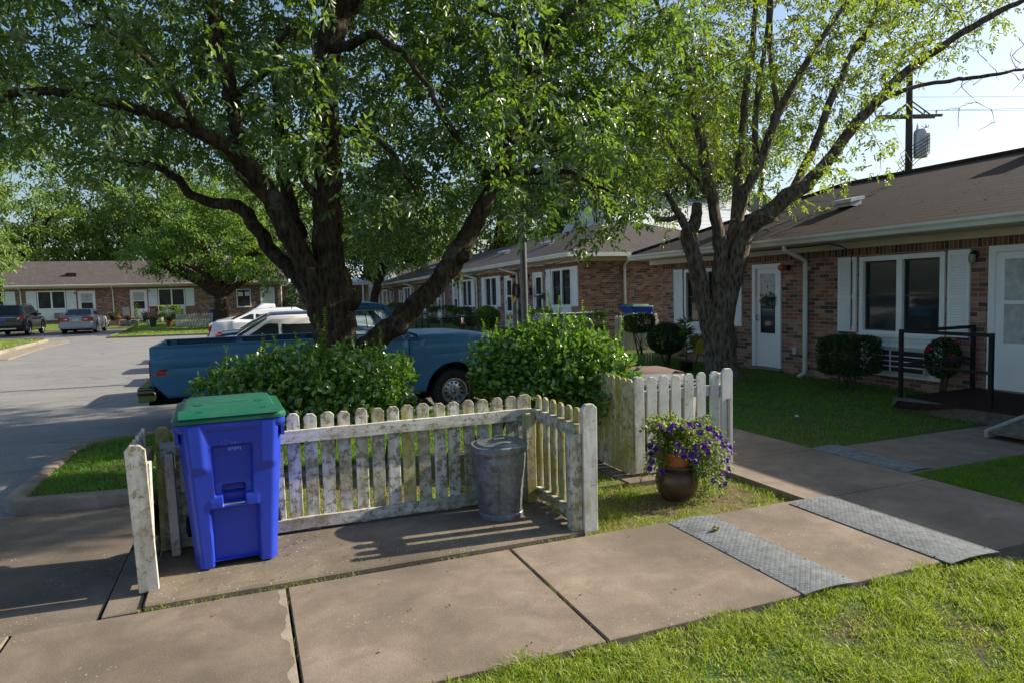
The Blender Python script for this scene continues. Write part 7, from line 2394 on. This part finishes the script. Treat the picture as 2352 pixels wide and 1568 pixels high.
def shoots(mb, base_pts, hts, leaf_lists, L=.050, W=.029):
    for b, h in zip(base_pts, hts):
        lean = rng.normal(size=3) * .10
        b = b - np.array((0, 0, .12)); h = h + .12
        pts = [b + np.array((lean[0] * f * h * 1.2 + .02 * math.sin(3 * f), lean[1] * f * h * 1.2, f * h)) for f in np.linspace(0, 1, 7)]
        mb.tube(pts, [.005, .0045, .004, .0035, .003, .0025, .002], 5, False)
        k = int(h / .022)
        for i in range(k):
            f = (i + .5) / k
            q = pts[min(6, int(f * 6))] + (pts[min(6, int(f * 6) + 1)] - pts[min(6, int(f * 6))]) * (f * 6 - int(f * 6)) if int(f * 6) < 6 else pts[6]
            a = i * 2.4
            for s in (0, math.pi):
                leaf_lists[0].append(q); leaf_lists[1].append((math.cos(a + s), math.sin(a + s), .75)); leaf_lists[2].append((-math.cos(a + s) * .7, -math.sin(a + s) * .7, 1)); leaf_lists[3].append(L * (1.15 - .5 * f)); leaf_lists[4].append(W * (1.15 - .45 * f))


def hedge(label, blobs, n, shoot_spec, stems_spec, L=.068, W=.042):
    c = blobs[len(blobs) // 2]
    t = thing('hedge', label, 'hedge', (c[0], c[1], 0.0), 'loose hedges behind the picket fence')
    p, u = blob_pts(blobs, n)
    d = unit(u * .55 + rdirs(len(p)) * .8 + np.array((0, 0, .45)))
    nn = unit(u * .7 + np.array((0, 0, .8)) + rng.normal(size=(len(p), 3)) * .45)
    ll = [list(p), list(d), list(nn), list(L * rng.uniform(.6, 1.2, len(p))), list(W * rng.uniform(.7, 1.2, len(p)))]
    mb = MB()
    b_, h_ = [], []
    for (x, y, d_, h) in shoot_spec:
        b_.append(P(x, y, d_)); h_.append(h)
    ks = rng.choice(len(p), 60)
    for k in ks:
        if u[k][2] > .3: b_.append(p[k]); h_.append(rng.uniform(.08, .20))
    shoots(mb, b_, h_, ll)
    for (a, b, r) in stems_spec:
        m = (np.array(a) + np.array(b)) / 2 + rng.normal(size=3) * .05
        mb.tube([a, m, b], [r, r * .8, r * .5], 7, False)
    mb.build('stems', MT['stem'], t, fix=False)
    ovals('leaves', ll[0], ll[1], ll[2], np.array(ll[3]), np.array(ll[4]), MT['hedge'], t)
    return t


HL = [(*P(525, 899, 6.8), .30, .36, .25), (*P(610, 886, 6.75), .38, .42, .31), (*P(700, 879, 6.8), .42, .45, .34), (*P(800, 879, 6.85), .42, .45, .34), (*P(880, 876, 6.9), .30, .40, .28), (*P(760, 944, 6.7), .75, .40, .22), (*P(600, 944, 6.7), .45, .38, .20)]
st = []
for x in (560, 640, 700, 760, 830, 880):
    a = P(x, 960, 6.8); st.append(((a[0], a[1], 0), P(x + random.uniform(-30, 30), 880, 6.8), .014))
hedge('low dark hedge left of the leaning stem, between the blue pickup and the bin', [tuple(map(float, b)) for b in HL], 8200,
      [(735, 830, 6.7, .52), (742, 830, 6.65, .45), (728, 840, 6.7, .36), (865, 820, 6.7, .30), (850, 830, 6.8, .22), (520, 840, 6.7, .20), (590, 820, 6.6, .22), (640, 815, 6.7, .20), (480, 880, 6.7, .12), (935, 850, 6.8, .2), (920, 840, 6.8, .16), (700, 820, 6.8, .24)], st)
HR = [(*P(1165, 841, 7.1), .36, .40, .33), (*P(1240, 826, 7.1), .42, .45, .36), (*P(1310, 831, 7.1), .44, .48, .38), (*P(1380, 861, 7.0), .30, .40, .33), (*P(1130, 876, 7.2), .22, .3, .20), (*P(1290, 896, 7.0), .52, .40, .26), (*P(1400, 926, 6.7), .20, .25, .18), (*P(1200, 886, 7.0), .36, .35, .22)]
st = []
a = P(1112, 925, 7.0); st.append(((a[0], a[1], 0), P(1085, 850, 7.0), .020)); st.append(((a[0] + .05, a[1], 0), P(1180, 850, 7.0), .020))
for x in (1230, 1290, 1340, 1380): a = P(x, 945, 7.0); st.append(((a[0], a[1], 0), P(x + random.uniform(-30, 30), 860, 7.0), .016))
hedge('taller sunlit hedge right of the pickup wheel, by the shorter picket fence', [tuple(map(float, b)) for b in HR], 10500,
      [(1210, 745, 7.1, .20), (1265, 740, 7.0, .32), (1272, 740, 7.0, .26), (1165, 750, 7.1, .14), (1340, 760, 7.0, .18), (1420, 770, 6.9, .22), (1425, 840, 6.8, .22), (1110, 760, 7.2, .12), (1130, 770, 7.2, .18), (1240, 745, 7.1, .16), (1330, 745, 7.0, .24)], st)


def shrub(label, x, y, d, rx, rz, gz=0.0, n=2600, mat='shrub', L=.035, box=.0, stem=True, name='shrub', group='clipped shrubs', ry=None, flowers=None, nf=0):
    n = int(n * 1.9); L *= 1.08
    q = P(x, y, d)
    t = thing(name, label, 'shrub', (float(q[0]), float(q[1]), gz), group)
    u = rdirs(n)
    if box: u = np.sign(u) * np.abs(u) ** (1 - box); u = u / np.max(np.abs(u), axis=1, keepdims=True) ** .6 / 1.12
    r = (.6 + .4 * rng.uniform(0, 1, n) ** .4)[:, None]
    p = q + u * r * np.array((rx, ry or rx, rz))
    ovals('leaves', p, unit(u + rdirs(n) * .8 + np.array((0, 0, .3))), unit(u + rng.normal(size=(n, 3)) * .5 + np.array((0, 0, .5))), L * rng.uniform(.6, 1.2, n), L * .6, MT[mat], t)
    if stem:
        mb = MB()
        for k in range(7):
            a = rdirs(1)[0] * rx * .6
            b = np.array((q[0] + rng.normal() * rx * .15, q[1] + rng.normal() * rx * .15, gz))
            mb.tube([b, (b + q + a) / 2 + rng.normal(size=3) * .03, q + a], [.016, .012, .006], 5, False)
        mb.build('stems', MT['stem'], t, fix=False)
    if flowers:
        for k in range(nf):
            v = rdirs(1)[0]; v[2] = abs(v[2]) * .8; v -= fw * .6; v = v / np.linalg.norm(v)
            c = q + v * np.array((rx, ry or rx, rz)) * 1.02
            m2 = MB()
            for j in range(9):
                a = j * 2.4; r_ = .012 + .0035 * j
                o_ = Vector(tuple(c)) + Vector((math.cos(a) * r_, math.sin(a) * r_ * .6, math.sin(a * 1.7) * r_))
                m2.add([o_ + Vector(tuple(rdirs(1)[0] * .028)) for _ in range(4)], [(0, 1, 2), (0, 2, 3)])
            m2.build('flower', MT[flowers], t, fix=False)
    return t


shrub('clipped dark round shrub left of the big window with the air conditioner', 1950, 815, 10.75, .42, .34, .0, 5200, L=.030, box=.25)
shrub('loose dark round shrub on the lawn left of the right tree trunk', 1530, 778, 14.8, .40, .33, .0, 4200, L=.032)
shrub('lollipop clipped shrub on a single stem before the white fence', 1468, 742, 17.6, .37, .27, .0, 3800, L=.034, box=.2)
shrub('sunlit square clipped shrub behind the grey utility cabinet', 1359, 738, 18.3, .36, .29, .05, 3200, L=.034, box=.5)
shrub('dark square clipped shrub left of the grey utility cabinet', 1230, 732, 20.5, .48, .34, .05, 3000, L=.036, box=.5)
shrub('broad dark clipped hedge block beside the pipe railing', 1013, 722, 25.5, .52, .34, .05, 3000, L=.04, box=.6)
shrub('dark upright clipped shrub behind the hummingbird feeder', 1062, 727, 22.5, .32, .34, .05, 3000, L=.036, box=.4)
shrub('dusky rose bush under the windows near the leaning stem', 905, 712, 33, .75, .35, .05, 2400, L=.05, flowers='rose', nf=5, name='rose_bush')
shrub('leafy green border plant below the middle window', 1118, 728, 24.5, .45, .36, .05, 1700, L=.07, mat='hedge', name='border_plant')
shrub('small variegated border plant right of the downspout', 1082, 735, 23, .22, .22, .05, 800, L=.05, mat='hedge', name='border_plant')
shrub('sunlit flat-topped clipped bush under the far right window', 386, 716, 47.5, .80, .44, .2, 2600, L=.09, mat='bgleaf', box=.55)
shrub('dark flat-topped clipped bush between the two cars at far left', 113, 724, 50, .66, .46, .1, 2400, L=.09, box=.55)
shrub('bush of pink roses beside the far office wall', 690, 706, 54, 1.5, 1.1, -.05, 2600, L=.12, flowers='pink', nf=16, name='rose_bush')
shrub('rose bush with crimson blooms behind the black porch handrail', 2165, 822, 9.75, .26, .28, .0, 1500, L=.032, flowers='rose', nf=9, name='rose_bush', ry=.2)
shrub('thin rose spray against the brick left of the right white door', 2215, 800, 9.9, .17, .17, .0, 500, L=.03, flowers='rose', nf=3, name='rose_bush', ry=.12)

q = P((2400 + 600 * .5742) * .5742, (700 + 1340 * .5742) * .5742, 13.8)
dc = thing('cane_plant', 'tall cane plant in a black pot left of the right tree trunk', 'potted plant', (float(q[0]), float(q[1]), 0))
mb = MB(); mb.lathe([(0, 0), (.11, 0), (.14, .2), (.15, .2), (.13, .18), (0, .18)], 14, (q[0], q[1], 0)); mb.build('pot', MT['black'], dc, smooth=40)
mb = MB(); mb.tube([(q[0], q[1], .18), (q[0] + .02, q[1], .5), (q[0] - .02, q[1], .98)], .012, 6); mb.build('cane', MT['stem'], dc)
n = 70
hh = rng.uniform(.30, 1.0, n)
b = np.stack([np.full(n, q[0]), np.full(n, q[1]), hh], 1); d = rdirs(n); d[:, 2] = np.abs(d[:, 2]) * .5 + .1
leaves('foliage', b, d, np.tile((0, 0, 1.0), (n, 1)) + .2 * rdirs(n), .22, .05, MT['hedge'], dc)

# dish aerial on the right roof
q = P(1742, 480, 15.2)
mb = MB()
Mx = Matrix.Rotation(R(70), 4, 'Y')
mb.lathe([(0, 0), (.16, .02), (.28, .07), (.32, .10)], 20, tuple(q), Mx)
mb.tube([tuple(q), (q[0], q[1], q[2] - .55)], .025, 6)
mb.build('satellite_dish', MT['boxgrey'], rb, smooth=50)

# little yard things: garden stones, loose boards
q = P(1830, 916, 8.6)
mb = MB(); mb.lathe([(0, .0), (.02, .0), (.028, .012), (.018, .02), (0, .02)], 7, (q[0], q[1], .03)); tag(mb.build('paper_scrap', MT['paper']), 'tiny white scrap of paper lying on the shaded lawn', 'litter')
q = P(1658, 1228, 4.6)
mb = MB(); n = 9
g0 = np.array((2.93, 3.78, .021))
mb.add([(g0[0] + .03 * math.cos(2 * math.pi * k / n) * (1 + .3 * (k % 2)), g0[1] + .022 * math.sin(2 * math.pi * k / n) * (1 + .3 * (k % 2)), g0[2] + .012 * (k % 3)) for k in range(n)], [tuple(range(n))])
tag(mb.build('dead_leaf', MT['leafdry'], fix=False), 'curled dry brown leaf lying on the nearest tread plate', 'leaf')

# flowers hung behind the glass of the numbered door, ornaments by the middle doors
dw = thing('door_wreath', 'spray of teal and green silk flowers hung on the white numbered door', 'wreath', (9.5, 10.6, 1.35))
n = 240
p = np.stack([np.full(n, 9.515) + rng.normal(size=n) * .008, 10.60 + rng.normal(size=n) * .10, 1.36 + rng.normal(size=n) * .055], 1)
p[:, 1] = np.clip(p[:, 1], 10.44, 10.83); p[:, 2] = np.clip(p[:, 2], 1.27, 1.50)
leaves('leaves', p, rdirs(n) * np.array((.3, 1, 1)), rdirs(n) + np.array((-1.5, 0, 0)), .075, .03, MT['shrub'], dw)
n = 60
p = np.stack([np.full(n, 9.505) + rng.normal(size=n) * .006, 10.58 + rng.normal(size=n) * .08, 1.33 + rng.normal(size=n) * .03], 1)
leaves('petals', p, rdirs(n) * np.array((.3, 1, 1)), rdirs(n) + np.array((-1.5, 0, 0)), .055, .035, leafmat('silk_petals', (.05, .16, .20), (.45, .50, .42), (.2, .3, .3), .6, .2, .2), dw)
ao = thing('arrow_ornament', 'black metal arrow and lantern ornament on the brick between the middle doors', 'ornament', (9.6, 22.0, 1.4))
mb = MB()
for k in range(5):
    y = 21.72 - k * .10 + .3
    mb.add([(9.62, y, 1.52), (9.62, y - .07, 1.52), (9.62, y - .17, 1.62), (9.62, y - .10, 1.62)], [(0, 1, 2, 3)]); mb.add([(9.62, y, 1.52), (9.62, y - .07, 1.52), (9.62, y - .17, 1.42), (9.62, y - .10, 1.42)], [(0, 1, 2, 3)])
mb.beam((9.63, 22.5, 1.52), (9.63, 21.5, 1.52), .02, .03)
mb.build('arrow', MT['black'], ao, fix=False)
mb = MB(); mb.lathe([(0, 0), (.07, 0), (.08, .05), (.05, .06), (.05, .2), (.08, .22), (0, .3)], 10, (9.55, 22.55, 1.55)); mb.tube([(9.62, 22.55, 1.86), (9.55, 22.55, 1.9), (9.55, 22.55, 1.84)], .01, 5)
mb.build('lantern', MT['black'], ao)
